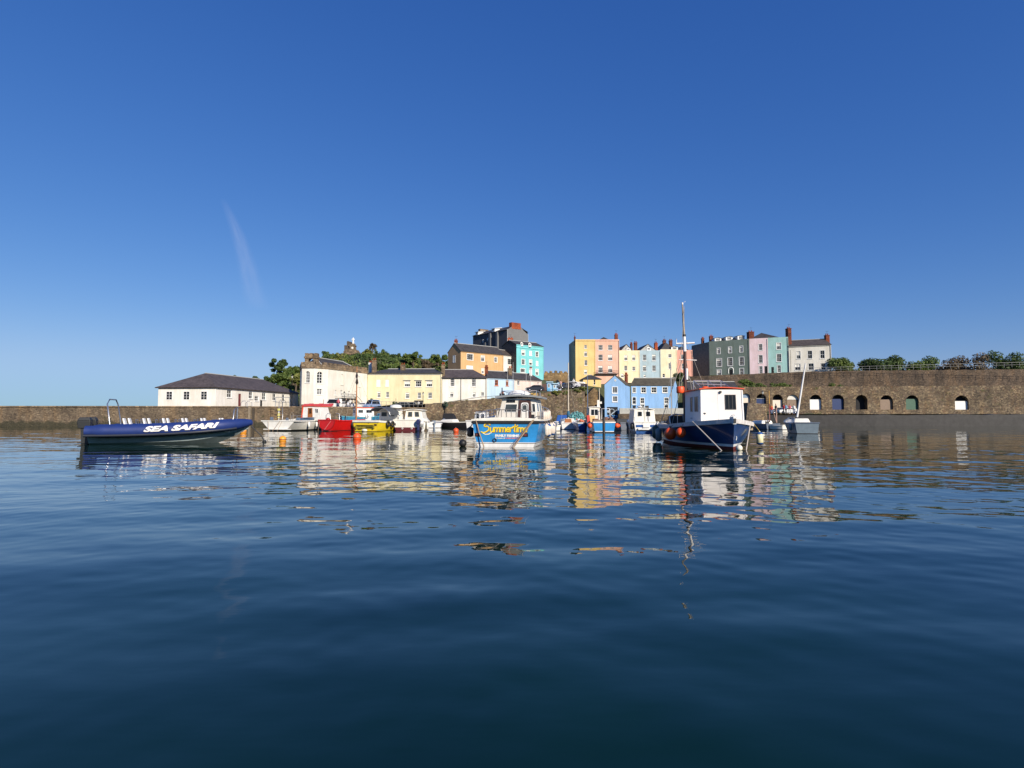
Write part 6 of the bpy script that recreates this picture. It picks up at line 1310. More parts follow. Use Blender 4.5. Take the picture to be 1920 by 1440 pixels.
    m = MB(); m.tube([(mp[3][0], mp[3][1], zt), (mp[3][0], mp[3][1], zt + .12)], .05, 8); m.tube([(mp[3][0] - .12, mp[3][1], zt + .13), (mp[3][0] - .16, mp[3][1], zt + .2)], .015, 5); part('wind_vane', m, WHITE, mast)
    m = MB(); p = LOC(t, at(1288, 722, 32.7)); m.tube([(p.x, p.y, gz(712, 32.7)), (p.x, p.y, gz(693, 32.7))], .075, 8); m.ball((p.x, p.y, gz(693, 32.7)), .08, n=8); part('white_cowl', m, WHITE, mast)
    m = MB()
    for dx, dy, h in ((1.35, -.6, zw0), (-1.0, -1.3, zw0 - .2), (-1.5, 1.2, zw1), (.9, -2.0, zw1), (.6, 1.1, zt - .1), (-.5, -2.6, zt - .1), (.55, .3, zw0 - 1.2), (-.55, .4, zw0 - 1.2), (.75, -.2, zw0 - 1.0)):
        m.tube([(mx.x, mx.y, h), (mx.x + dx, mx.y + dy, 1.1 if abs(dx) > .6 else zr)], .010 if h > zw0 else .018, 5)
    part('rigging', m, plain('rope_grey', (.35, .32, .28), .8), mast)
    # stem fitting, anchor roller, ropes, fenders
    m = MB(); sx, syy, sz = pt(1, sh(1)); m.hexa([(-.09, syy - .35, sz - .18), (.09, syy - .35, sz - .18), (.07, syy + .06, sz - .22), (-.07, syy + .06, sz - .22)], [(-.13, syy - .3, sz + .09), (.13, syy - .3, sz + .09), (.06, syy + .09, sz + .14), (-.06, syy + .09, sz + .14)]); st = part('stem_head', m, WHITE, t)
    m = MB(); m.box(-.055, .055, syy + .062, syy + .10, sz - .17, sz + .04); part('bow_roller', m, BLACK, st)
    m = MB(); m.tube([(-.14, syy - .1, sz + .09), (-.1, syy - .1, sz + .17), (0, syy - .1, sz + .2), (.1, syy - .1, sz + .17), (.14, syy - .1, sz + .09)], .018, 6); part('bow_rail', m, STEEL, t)
    a = pt(.80, sh(.80), 1); b = LOC(t, at(1353, 842.5, 26.2)); rope(t, [(a[0] + .02, a[1], a[2] + .04), (b.x, b.y, -.02)], .032, plain('rope_pale', (.5, .44, .38), .9))
    a = pt(.82, sh(.82), -1); b = LOC(t, at(1399, 842.5, 26.6)); rope(t, [(a[0], a[1], a[2] + .04), (b.x, b.y, -.02)], .028, plain('rope_pale', (), 0))
    for q_, r_, dz in ((.62, .31, -.50), (.73, .25, -.48)):
        x, y, z = pt(q_, sh(q_), 1); m = MB(); m.ball((x + r_ * .6, y, z + dz), r_, 1, 1, 1.04, 20); fb = part('round_fender', m, ORANGE, t); m = MB(); m.lathe((x + r_ * .6, y, z + dz + r_), [(.06, -.03), (.05, .09), (.001, .1)], 8); part('fender_eye', m, BLACK, fb); rope(t, [(x + r_ * .6, y, z + dz + r_), (x, y, z)], .014)
    x, y, z = pt(.0, sh(0), 1); fender(t, x + .22, y + .1, z - .45, .2, .85, plain('fender_green', (.06, .10, .08), .5, var=.4)); x, y, z = pt(.2, sh(.2), 1); fender(t, x + .16, y, z - .55, .18, .8, plain('fender_grey', (.2, .24, .24), .5))
    b = LOC(t, at(1424.5, 822, 29.2)); fender(t, b.x, b.y, b.z, .165, .66, plain('fender_yellow', (.80, .74, .45), .5, var=.15), tip=TRUEB); a = pt(.72, sh(.72), -1); rope(t, [(b.x, b.y, b.z + .36), (a[0], a[1], a[2])], .014, plain('rope_yellow', (.6, .42, .1), .8))
    b = LOC(t, at(1386, 838, 26.3)); m = MB(); m.ball((b.x, b.y, .1), .145, 1, 1, 1, 16); fb = part('round_fender', m, plain('fender_ivory', (.80, .76, .62), .5), t)
    m = MB(); b = LOC(t, at(1376.2, 822, 26.4)); 
    text(t, '2', (0, 0, 0), .3, WHITE) if 0 else None
    m = MB(); a = pt(.97, .5, -1); m.tube([(a[0] - .03, a[1] + .05, .62), (a[0] - .05, a[1] + .04, .55), (a[0] - .02, a[1] + .06, .45), (a[0] - .05, a[1] + .04, .38)], .018, 6); part('eye_bolt', m, WHITE, t)
    # board leaning at our right and a clutter of gear at the stern
    m = MB(); a = pt(.62, sh(.62), -1); m.box(a[0] - .02, a[0] + .45, a[1] - .03, a[1] + .03, sh(.6) - .30, sh(.6) + .10); part('plywood_board', m, plain('plywood', (.42, .33, .22), .8), t)
    m = MB()
    rr = random.Random(4)
    for k in range(16): x, y, z = rr.uniform(-1.2, 1.6), rr.uniform(.3, 1.7), 1.0; m.ball((x, y, z + rr.uniform(0, .25)), rr.uniform(.10, .2), 1, 1, .8, 8)
    part('net_heap', m, plain('net_grey', (.10, .12, .16), .9, var=.5, scale=8), t)
    m = MB(); m.ball((1.1, .5, 1.28), .2, 1, 1, .9, 10); part('pale_sack', m, plain('sack_pink', (.7, .55, .5), .8), t)
    m = MB(); x0, x1, y0, y1 = .75, 1.55, 1.6, 2.1; m.hexa([(x0, y0, 1.05), (x1, y0, 1.05), (x1, y1, 1.05), (x0, y1, 1.05)], [(x0, y0, 1.5), (x1, y0, 1.5), (x1, y1 - .1, 1.55), (x0, y1 - .1, 1.55)]); part('hauler_box', m, BLACK, t)
    m = MB(); m.tube([(1.5, 2.2, 1.0), (1.55, 2.2, 1.5), (1.2, 2.2, 1.65), (.8, 2.2, 1.62), (.72, 2.2, 1.0)], .035, 6); m.tube([(1.1, 2.2, 1.0), (1.1, 2.2, 1.62)], .02, 6); part('hauler_frame', m, STEEL, t)
navyboat()

def inflatable():
    t = boat('inflatable_boat', 'navy inflatable tour boat with white SAFARI lettering at the left edge', 430, 38, -72); t.location = (-22.85, 31.7, 0)
    TU = plain('navy_tube', (.015, .035, .16), .45, var=.12); TD = plain('dark_tube', (.015, .02, .035), .5); HG = plain('grey_hull', (.30, .36, .37), .4, var=.2, scale=3)
    L = 7.8; nst = 24; mb = MB()
    def hbw(q): return 1.28 * (1 - max(0, (q - .6) / .4) ** 2.2)
    def zc(q): return .74 + .42 * q ** 2.6
    for side in (1, -1):
        mb.tube([(side * hbw(k / 24), L * k / 24, zc(k / 24)) for k in range(25)], [.30] * 2 + [.37] * 18 + [.36, .34, .31, .26, .18], 14)
    part('tube', mb, TU, t)
    mb = MB()
    for side in (1, -1): mb.tube([(side * (hbw(k / 24) + .27), L * k / 24, zc(k / 24) - .23) for k in range(23)], .08, 8)
    part('rubbing_strake', mb, TD, t)
    mb = MB(); vs = []; fs = []
    for k in range(25):
        q = k / 24; w_ = max(.02, hbw(q) - .08); zk = -.35 + 1.15 * max(0, (q - .55) / .45) ** 2
        zt = zc(q) - .1; vs += [(-w_, L * q * .995, zt), (-w_ * .72, L * q * .99, (zt + zk) / 2 - .05), (0, L * q * .985, zk), (w_ * .72, L * q * .99, (zt + zk) / 2 - .05), (w_, L * q * .995, zt)]
    for k in range(24):
        for j in range(4): fs.append((5 * k + j, 5 * k + 5 + j, 5 * k + 6 + j, 5 * k + j + 1))
    fs.append((0, 1, 2, 3, 4)); mb.add(vs, fs, False); part('hull', mb, HG, t)
    mb = MB(); mb.add([(-1.1, .1, .55), (1.1, .1, .55), (1.1, L * .7, .6), (0, L * .93, .9), (-1.1, L * .7, .6)], [(0, 1, 2, 3, 4)]); part('deck', mb, plain('deck_grey', (), 0), t)
    for k in range(6):
        for s in (-.45, .45):
            y = 1.6 + k * .95; m = MB(); m.hexa([(s - .2, y, .6), (s + .2, y, .6), (s + .2, y + .45, .6), (s - .2, y + .45, .6)], [(s - .2, y, 1.05), (s + .2, y, 1.05), (s + .2, y + .45, 1.05), (s - .2, y + .45, 1.05)]); m.hexa([(s - .2, y - .06, 1.0), (s + .2, y - .06, 1.0), (s + .2, y + .04, 1.0), (s - .2, y + .04, 1.0)], [(s - .18, y - .16, 1.42), (s + .18, y - .16, 1.42), (s + .18, y - .08, 1.42), (s - .18, y - .08, 1.42)]); part('seat', m, WHITE, t, bevel=.03)
            m = MB(); m.tube([(s - .18, y + .55, .9), (s - .18, y + .5, 1.35), (s + .18, y + .5, 1.35), (s + .18, y + .55, .9)], .018, 6); part('grab_rail', m, STEEL, t)
    m = MB(); m.tube([(-.9, 1.0, .8), (-.85, .8, 2.2), (-.5, .8, 2.45), (.5, .8, 2.45), (.85, .8, 2.2), (.9, 1.0, .8)], .035, 8); part('arch', m, STEEL, t)
    m = MB(); m.tube([(.6, 6.9, .9), (.6, 7.0, 1.9), (.35, 7.1, 2.05), (-.35, 7.1, 2.05), (-.6, 7.0, 1.9), (-.6, 6.9, .9)], .03, 8); m.tube([(0, 7.1, 1.0), (0, 7.1, 2.05)], .02, 6); part('bow_frame', m, STEEL, t)
    for k, yy in enumerate((5.4, 8.0)):
        side_rot = Matrix.Identity(4)
    # lettering on the starboard tube (facing us)
    rot = Matrix.Rotation(R(90), 4, 'Z') @ Matrix.Rotation(R(-22), 4, 'X')
    tx = text(t, 'SEA SAFARI', (0, 2.75, .55), .40, WHITE, 3.6, .02, Matrix.Rotation(R(90), 4, 'Z'), shear=.35, extrude=.004)
    for v in tx.data.vertices:      # wrap the lettering round the tube
        q = min(.97, v.co.y / L); rr_ = .37 if q < .85 else .37 - (q - .85) * .6; zz_ = zc(q) - .06 + (v.co.z - .55) * .95; dz_ = max(-.99 * rr_, min(.99 * rr_, zz_ - zc(q))); v.co.x = hbw(q) + math.sqrt(rr_ ** 2 - dz_ ** 2) + .06 + v.co.x * .5; v.co.z = zz_
    outboard(t, -.4, -.05, .75, IRON, 1.3); outboard(t, .4, -.05, .75, IRON, 1.3)
    m = MB(); a = Vector((0, L + .05, .95)); m.tube([a, (.1, L + .6, .4), (.15, L + .9, -.1)], .035, 6); m.ball((.14, L + .8, .05), .12, 1, 1, .7, 10); part('mooring_chain', m, IRON, t)
inflatable()

def whiteboat():
    t = boat('motor_boat', 'white motor boat with wide scuffed transom, red-roofed wheelhouse and wooden door', 521.5, 57.7, -13)
    B = 3.95; WH = plain('scuffed_white', (.78, .76, .70), .5, var=.16, scale=2)
    pt, sh, hb = hull(t, 8.6, B, (1.03, 1.05, 1.5), .95, 2.4, .4, .4, [(.05, 0), (.12, 0)], [BLACK, WH], 1, .12, plain('deck_grey', (), 0), .1, WH, .6, sp=.75)
    # raked lower corners of the transom
    m = MB(); m.box(-1.5, 1.5, -.22, .0, .14, .22); part('bathing_step', m, WH, t)
    z1 = gz(763, 62); c, f = cabin(t, .45, 2.75, 3.4, 5.4, 1.0, z1, (.12, .28, .05, .3), WH, REDT, .1, .07, .05)
    c.location.x = 0
    q = f['aft']; d = quadwin(q, .30, .02, .56, .92, WOOD, WOOD, c, 1, 1, .07, .03, 'door'); quadwin(q, .335, .5, .525, .86, WOOD, GLASSG, d, 1, 1, .03, .05, 'door_window'); quadwin(q, .72, .55, .9, .86, FRAME, GLASS, c, 2, 1, .03, .02)
    m = MB(); m.hexa([(.32, 3.4, 1.0), (.46, 3.4, 1.0), (.46, 3.5, 1.0), (.32, 3.5, 1.0)], [(.46, 3.42, z1), (.58, 3.42, z1), (.58, 3.52, z1), (.46, 3.52, z1)]); part('red_corner_trim', m, REDT, c)
    m = MB(); x = 1.75; 
    m.tube([(1.9, .7, 1.05), (1.9, .9, 1.3), (2.2, 3.2, 1.35)], .03, 6); part('boom', m, STEEL, t)
    m = MB(); m.hexa([(1.45, .8, 1.04), (1.9, .8, 1.04), (1.9, 4.2, 1.06), (1.45, 4.2, 1.06)], [(1.5, .8, 1.32), (1.9, .8, 1.28), (1.9, 4.2, 1.34), (1.5, 4.2, 1.36)]); part('side_cover', m, plain('cover_blue', (.10, .16, .24), .8, var=.3), t, bevel=.05)
    outboard(t, -1.0, .55, 1.0, plain('motor_grey', (.14, .17, .22), .4), .7); outboard(t, .75, .55, .98, plain('motor_grey', (), 0), .6)
    m = MB(); m.tube([(-.05, .2, 1.0), (-.05, .2, 2.35), (.1, .2, 2.45)], .03, 6); fs = part('flagstaff', m, WHITE, t)
    m = MB(); vs = []; n = 10
    for k in range(n + 1):
        z = 2.35 - k * .105; w_ = .05 + .11 * math.sin(k * .55 + .3) ** 2; vs += [(-.05 - w_, .17, z), (-.05 + w_ * .8, .2, z), (-.05 + w_ * .3, .28, z)]
    for k in range(n):
        m.cur = (0, 1, 1, 0, 2, 1)[k % 6 if k < 6 else (k + 1) % 3]
        for j in range(3): m.f.append([3 * k + j, 3 * k + (j + 1) % 3, 3 * k + 3 + (j + 1) % 3, 3 * k + 3 + j]); m.m.append(m.cur); m.sm.append(False)
    m.v = vs; part('furled_flag', m, [BLACK, plain('flag_yellow', (.7, .62, .1), .8), WHITE], fs)
    for u in (-1.1, .5): rope(t, [(u, -.04, 1.0), (u * .9 - .3 * (1 if u > 0 else -.5), -.3, 0)], .016)
    rope(t, [(.25, -.04, 1.0), (-.35, -.35, 0)], .02)
    for y in (2.2, 3.6): fender(t, pt(y / 8.6, 1, 1)[0] + .12, y, .62, .11, .55, WHITE)
    rail(t, [(1.2, .5, 1.0), (1.2, 1.4, 1.0), (1.25, 2.3, 1.0)], .55, .02)
    for s in (0, .5): pass
    m = MB(); m.tube([(1.05, .5, 1.0), (1.05, .5, 1.7), (1.2, .5, 1.88), (1.35, .5, 1.7), (1.35, .5, 1.0)], .035, 6); part('hoop_rail', m, PALEW, t)
whiteboat()
def redboat():
    t = boat('open_boat', 'bright red open boat with rounded transom between the white and yellow boats', 613, 57.4, -21)
    REDD = REDP; B = 2.05
    t.location.x -= .02
    pt, sh, hb = hull(t, 6.4, 2.3, (1.12, 1.0, 1.12), .88, 2.2, .4, .3, [(.05, 0)], [BLACK, REDD], 1, .35, plain('inner_grey', (.3, .35, .38), .7), .08, REDP, .8, sp=.55)
    # rounded transom lip
    m = MB(); p = [(-.93 * hb(0) / hb(0) * hb(0) + .0, -.03, 1.1)]
    ring = [(hb(0) * math.cos(R(a)) * 1.0, -.04, 1.02 + .92 * math.sin(R(a))) for a in range(180, 361, 15)]; m.tube([(r_[0], r_[1], max(.08, r_[2])) for r_ in ring], .035, 6); part('transom_trim', m, plain('red_dark', (.35, .01, .01), .4), t)
    rope(t, [(.55, -.05, 1.0), (-.15, -.12, .15)], .02, plain('rope_pink', (.7, .3, .3), .8))
    rope(t, [(-.8, -.05, 1.0), (-.78, -.3, 0)], .016)
    for x in (-.35, .75): m = MB(); m.tube([(x - .38, .8, 1.0), (x - .38, .8, 1.55), (x - .15, .8, 1.78), (x + .12, .8, 1.72), (x + .2, .8, 1.0)], .03, 6); part('hoop_rail', m, STEEL, t)
    m = MB(); x, y, z = pt(.42, .8, 1); m.torus((x + .12, y, .62), .25, .10, 'x'); part('tyre_fender', m, BLACK, t)
    m = MB(); m.ball((-.3, .6, 1.15), .2, 1.2, 1, .9, 10); part('buoy', m, plain('red_dark', (), 0), t)
redboat()
def bluecutter():
    t = boat('fishing_boat', 'turquoise blue boat with small white red-topped wheelhouse behind the red boat', 666, 63.5, -62)
    t.location = (gx(634, 63), 63.8, 0)
    TQ = plain('turquoise', (.02, .19, .34), .4, var=.25, scale=3)
    pt, sh, hb = hull(t, 6.2, 2.3, (1.48, 1.38, 1.75), .8, 2.2, .4, .3, [(.05, 0)], [BLACK, TQ], 1, .12, CREAMW, .09, plain('teal_gunwale', (.05, .27, .36), .5), .6)
    z1 = gz(765, 63); c, f = cabin(t, -.75, .75, 1.5, 3.6, 1.25, z1, (.06, .06, .04, .1), WHITE, REDT, .08, .06, .04)
    quadwin(f['star'], .12, .5, .42, .85, FRAME, GLASSG, c, 1, 1, .03, .02); quadwin(f['star'], .56, .5, .9, .85, FRAME, GLASS, c, 1, 1, .03, .02); quadwin(f['aft'], .2, .5, .8, .85, FRAME, GLASS, c, 2, 1, .03, .02)
    m = MB(); m.tube([(.95, .9, 1.0), (1.0, 1.7, 1.5), (1.05, 2.4, 1.0)], .04, 6); part('red_lifering_arch', m, plain('red_dark', (), 0), t)
    zt = gz(687, 60); X0 = LOC(t, at(668, 780, 60)); m = MB(); m.tube([(X0.x, X0.y, .6), (X0.x, X0.y, zt)], [.09, .045], 8); ms = part('mast', m, plain('mast_wood', (.40, .17, .06), .5, var=.3, scale=5), t)
    m = MB(); zz_ = gz(700, 60); m.lathe((X0.x, X0.y, 0), [(.05, gz(710, 60)), (.13, gz(706, 60)), (.10, gz(702, 60)), (.05, gz(698, 60))], 8); m.lathe((X0.x + .05, X0.y, 0), [(.02, gz(722, 60)), (.16, gz(718, 60)), (.10, gz(712, 60)), (.03, gz(708, 60))], 8); part('furled_sail', m, plain('sail_black', (.03, .02, .02), .8), ms)
    m = MB()
    for dx, dy in ((1.6, .6), (-1.4, -1.1), (.9, 2.4), (-.6, -2.2)): m.tube([(X0.x, X0.y, gz(698, 60)), (X0.x + dx * .8, X0.y + dy * .8, 1.0)], .012, 5)
    part('rigging', m, plain('rope_grey', (), 0), ms)
    m = MB(); m.hexa([(-.9, 4.2, 1.4), (.8, 4.2, 1.4), (.5, 5.3, 1.45), (-.5, 5.3, 1.45)], [(-.7, 4.2, 1.8), (.6, 4.2, 1.75), (.35, 5.2, 1.75), (-.35, 5.2, 1.75)]); part('net_cover', m, plain('net_teal', (.06, .28, .40), .9, var=.4, scale=5), t, bevel=.1)
bluecutter()
def yellowboat():
    t = boat('motor_boat', 'bright yellow motor boat with grey arched canopy and black tyres on its side', 686, 56.0, -19)
    YL = plain('yellow_topside', (.80, .58, .02), .35, coat=.25, var=.12, scale=2)
    pt, sh, hb = hull(t, 6.6, 3.1, (1.06, 1.02, 1.5), .93, 2.2, .4, .4, [(.04, 0)], [BLACK, YL], 1, .25, CREAMW, .12, CREAMW, .6, gunh=.16)
    m = MB(); m.box(-1.42, 1.42, -.03, -.001, sh(0) - .22, sh(0) - .17); part('strake_line', m, BLACK, t)
    m = MB(); 
    for (x0, x1, z0, z1) in ((-1.0, .95, .60, .64), (-1.05, -.95, .25, .6), (.2, 1.0, .46, .5), (-.7, -.3, .3, .34), (.9, 1.0, .3, .6)): m.box(x0, x1, -.20, -.03, z0, z1)
    m.box(-.95, .9, -.06, -.01, .28, .58); part('boarding_bracket', m, plain('dull_gold', (.30, .24, .03), .5, var=.5, scale=8), t)
    m = MB(); m.box(.95, 1.22, -.03, 0, .55, .72); part('vent', m, plain('vent_brown', (.06, .03, .01), .6), t)
    text(t, 'M', (.28, -.04, .76), .12, IRON)
    for k in range(3):
        q = .22 + k * .12; x, y, z = pt(q, .85, 1); m = MB(); m.torus((x + .12, y, .72 - .03 * k), .24, .09, 'x'); part('tyre_fender', m, BLACK, t)
    # canopy on hoops
    m = MB(); vs = []; fs = []; n = 12
    for i in range(n + 1):
        a = math.pi * i / n; x = .55 + 1.28 * -math.cos(a); z = 1.55 + (.82 * math.sin(a)) ** 1; vs += [(x, 1.4, z), (x, 3.2, z + .03)]
    for i in range(2, n): fs.append((2 * i, 2 * i + 2, 2 * i + 3, 2 * i + 1))
    vs2 = [(v[0], v[1], v[2] + .03) for v in vs]; m.add(vs, fs, True); m.add(vs2, fs, True)
    part('canopy', m, plain('canopy_grey', (.07, .075, .08), .7, var=.3), t)
    m = MB()
    for y in (1.4, 3.2): m.tube([(.55 - 1.28 * math.cos(math.pi * i / 12), y, 1.55 + .82 * math.sin(math.pi * i / 12)) for i in range(13)], .025, 6); m.tube([(-.73, y, 1.55), (-.75, y, 1.0)], .025, 6); m.tube([(1.83, y, 1.55), (1.6, y, 1.0)], .03, 6)
    part('canopy_frame', m, STEEL, t)
    c, f = cabin(t, -.6, 1.5, 3.3, 5.0, 1.1, 2.05, (.1, .1, .02, .5), CREAMW, WHITE, .1, .06, .06); quadwin(f['aft'], .1, .35, .45, .85, FRAME, GLASSG, c, 1, 1, .03, .02); quadwin(f['aft'], .55, .35, .9, .85, FRAME, GLASSG, c, 1, 1, .03, .02)
    m = MB(); m.hexa([(-.7, 1.0, .85), (-.35, 1.0, .85), (-.35, 1.5, .85), (-.7, 1.5, .85)], [(-.7, 1.0, 1.5), (-.35, 1.0, 1.5), (-.35, 1.5, 1.5), (-.7, 1.5, 1.5)]); part('steering_console', m, WHITE, t)
    m = MB(); m.torus((-.52, .95, 1.45), .17, .02, 'y'); part('steering_wheel', m, BLACK, t)
    rail(t, [(.5, .3, 1.05), (.9, .3, 1.05), (1.3, .3, 1.05)], .5, .02)
    m = MB(); m.lathe((1.3, 3.4, 2.28), [(.001, 0), (.58, .0), (.62, .1), (.55, .28), (.2, .36), (.001, .37)], 18); part('white_dome', m, WHITE, t)
    m = MB(); m.tube([(1.3, 3.4, 2.6), (1.3, 3.4, 3.3)], .02, 5); m.ball((1.3, 3.4, 2.85), .08, n=8); part('aerial', m, IRON, t)
    m = MB(); m.ball((.1, -.35, .12), .17, 1.8, 1, .9, 12); part('float', m, plain('fender_ivory', (), 0), t)
yellowboat()
def creamboat():
    t = boat('cabin_cruiser', 'cream cabin boat with two tall arched windows and maroon waterline right of the yellow boat', 763, 58, -4)
    pt, sh, hb = hull(t, 6.2, 2.85, (1.12, 1.1, 1.5), .95, 2.2, .4, .4, [(.15, 0), (.32, 0), (.36, 1), (.50, 2)], [plain('maroon_band', (.11, .018, .02), .4), plain('maroon_band', (), 0), CREAMW], 2, .15, CREAMW, .12, CREAMW, .5)
    c, f = cabin(t, -.55, 1.35, 1.2, 3.6, 1.05, gz(770, 59), (.12, .18, .03, .5), CREAMW, CREAMW, .16, .06, .12)
    for u in (.14, .55): quadwin(f['aft'], u, .32, u + .3, .92, plain('window_cream', (.6, .55, .45), .5), GLASSG, c, 1, 1, .05, .02)
    outboard(t, 1.25, -.1, .62, plain('motor_blue', (.03, .04, .12), .35), 1.0); outboard(t, 1.62, .05, .6, WHITE, .9, .5)
    for x in (1.55, 1.9): fender(t, x + .1, .5, .5, .11, .75, CREAMW)
    for x in (-.45, .5): m = MB(); m.lathe((x, 0, .24), [(.09, .01), (.09, -.05), (.05, -.05)], 12, 'y'); part('drain', m, WHITE, t)
    rail(t, [(-1.2, .3, 1.15), (-.9, .3, 1.15), (-.5, .3, 1.15)], .45, .02)
    m = MB(); m.hexa([(1.35, .4, 1.0), (2.1, .4, .9), (2.1, 1.6, .9), (1.35, 1.6, 1.0)], [(1.4, .5, 1.3), (1.9, .6, 1.15), (1.9, 1.4, 1.15), (1.4, 1.4, 1.3)]); part('locker', m, CREAMW, t, bevel=.05)
creamboat()
def small_boat(name, label, px, Y, rz, L, B, z3, mat, kind='open', gunm=None, cover=None, motor=None, deckm=None, tw=.85, band=None):
    t = boat(name, label, px, Y, rz); b = [(.04, 0)] + ([(.16, 2)] if band else []); ms = [BLACK, mat] + ([band] if band else [])
    pt, sh, hb = hull(t, L, B, z3, tw, 2.2, .42, .25, b, ms, 1, .14, deckm or plain('inner_cream', (.55, .50, .42), .7), .07, gunm or mat, .6, nst=18)
    if cover:
        m = MB(); h = cover[1]; m.hexa([(-B * .4, .35 * L, sh(.4) - .02), (B * .4, .35 * L, sh(.4) - .02), (B * .36, .75 * L, sh(.7)), (-B * .36, .75 * L, sh(.7))], [(-B * .32, .38 * L, sh(.4) + h), (B * .32, .38 * L, sh(.4) + h), (B * .22, .7 * L, sh(.7) + h * .75), (-B * .22, .7 * L, sh(.7) + h * .75)]); part('spray_cover', m, cover[0], t, bevel=.08)
    if motor: outboard(t, 0, .05, sh(0) - .12, motor, .85)
    for s in (.3, .6): m = MB(); w_ = hb(s) * .92; m.box(-w_, w_, L * s, L * s + .22, sh(s) - .16, sh(s) - .11); part('thwart', m, WOOD, t)
    return t, pt, sh, hb
MG = plain('motor_grey', (), 0)
small_boat('dinghy', 'little white dinghy with tilted grey outboard left of the black canopy boat', 815, 72, 8, 3.8, 1.9, (.55, .52, .75), WHITE, motor=plain('motor_silver', (.25, .3, .36), .35))
t, pt, sh, hb = small_boat('motor_boat', 'small white boat with tall black fabric canopy under the sea wall', 833, 80, -10, 5.2, 2.4, (.75, .7, 1.0), WHITE, cover=(plain('canopy_black', (.012, .012, .016), .85), 1.15), motor=MG)
small_boat('punt', 'long low black boat with a pale triangular foredeck left of the Summertime boat', 880, 74, 62, 5.6, 1.9, (.72, .68, .85), plain('black_topside', (.02, .018, .02), .4), gunm=CREAMW, cover=(CREAMW, .38), deckm=CREAMW)
t, pt, sh, hb = small_boat('cabin_cruiser', 'tiny white cabin boat just showing above the left corner of the Summertime stern', 890, 62, -14, 5.4, 2.3, (1.0, .95, 1.2), WHITE, gunm=WHITE)
c, f = cabin(t, -.55, .75, 1.6, 3.2, .95, gz(774, 63), (.08, .08, .04, .3), WHITE, WHITE, .06, .05, .04)
for u in (.08, .56): quadwin(f['aft'], u, .25, u + .36, .9, FRAME, GLASS, c, 1, 1, .04, .02)
m = MB(); m.tube([(0, .2, 1), (.05, .2, 1.9)], .02, 6); part('aerial', m, STEEL, t)
# sailing boat with tall mast
t, pt, sh, hb = small_boat('sailing_boat', 'white sailing boat with brown hatch, tall pale mast and rolled blue sail right of Summertime', 1067, 64, -3, 6.2, 2.0, (.72, .68, .95), WHITE, deckm=CREAMW)
m = MB(); m.hexa([(-.78, 1.4, .7), (.78, 1.4, .7), (.6, 4.2, .8), (-.6, 4.2, .8)], [(-.6, 1.5, 1.22), (.6, 1.5, 1.22), (.42, 4.0, 1.15), (-.42, 4.0, 1.15)]); c = part('coachroof', m, CREAMW, t, bevel=.06)
m = MB(); m.hexa([(-.42, 1.34, .72), (.36, 1.34, .72), (.36, 1.44, .72), (-.42, 1.44, .72)], [(-.38, 1.42, 1.17), (.32, 1.42, 1.17), (.32, 1.5, 1.17), (-.38, 1.5, 1.17)]); part('hatch_boards', m, WOOD, c)
m = MB(); X0 = LOC(t, at(1065.8, 780, 66)); m.tube([(X0.x, X0.y, .8), (X0.x + .02, X0.y, gz(680, 66))], [.075, .05], 8); ms = part('mast', m, plain('mast_cream', (.60, .52, .40), .5), t)
m = MB(); zt = gz(775, 66); m.lathe((X0.x, X0.y, 0), [(.05, gz(783, 66)), (.16, gz(781, 66)), (.19, gz(776, 66)), (.16, gz(772, 66)), (.05, gz(770, 66))], 10); part('rolled_sail', m, plain('sail_blue', (.03, .13, .22), .8), ms)
m = MB(); m.tube([(X0.x, X0.y, gz(780, 66)), (X0.x, X0.y - 3.0, gz(779, 66))], .04, 6); part('boom', m, PALEW, ms)
m = MB(); m.tube([(X0.x, X0.y, gz(700, 66)), (X0.x + .9, X0.y - 1, .8)], .01, 5); m.tube([(X0.x, X0.y, gz(700, 66)), (X0.x - .9, X0.y - 1, .8)], .01, 5); part('rigging', m, plain('rope_grey', (), 0), ms)
t, pt, sh, hb = small_boat('motor_boat', 'small boat under a royal blue cover left of the tall pale mast', 1053, 70, -8, 5, 2.0, (.8, .75, 1.0), WHITE, cover=(plain('cover_royal', (.012, .09, .36), .8), .85), motor=MG)
small_boat('dinghy', 'cream dinghy tucked between the Summertime fenders and the royal blue cover', 1040, 58, 24, 3.2, 1.5, (.55, .5, .72), CREAMW, motor=MG)
small_boat('dinghy', 'small grey dinghy between the orange buoys and the two-window boat', 1168, 66, -20, 3.4, 1.6, (.6, .55, .78), plain('slate_topside2', (.2, .24, .3), .5), gunm=WHITE, motor=IRON)
# teal net pile boat
t, pt, sh, hb = small_boat('fishing_boat', 'low dark boat heaped with pale turquoise nets', 1085, 69, 0, 5.6, 2.4, (.8, .75, 1.0), plain('black_topside', (), 0), gunm=TRUEB)
N_ = leafcloud([(-.5, 2, 1.1), (.3, 2.2, 1.3), (.6, 2.6, 1.0), (-.1, 2.4, 1.6), (-.6, 3, 1.2)], [.65, .7, .6, .5, .6], 2600, .10, .95, 8); part('fishing_net', N_, plain('net_turquoise', (.16, .42, .42), .9), t)
t, pt, sh, hb = small_boat('motor_boat', 'dark navy workboat with white and orange gear left of the orange buoys', 1098, 60, 3, 5.4, 1.9, (.78, .74, 1.0), TRUEB, gunm=WHITE, motor=IRON)
m = MB(); rr = random.Random(9)
for k in range(9): m.cur = k % 3; m.ball((rr.uniform(-.6, .6), rr.uniform(.8, 3), .85 + rr.uniform(0, .3)), rr.uniform(.12, .22), 1, 1, .8, 8)
part('deck_gear', m, [WHITE, plain('gear_orange', (.6, .16, .08), .7), plain('gear_green', (.2, .22, .12), .8)], t)
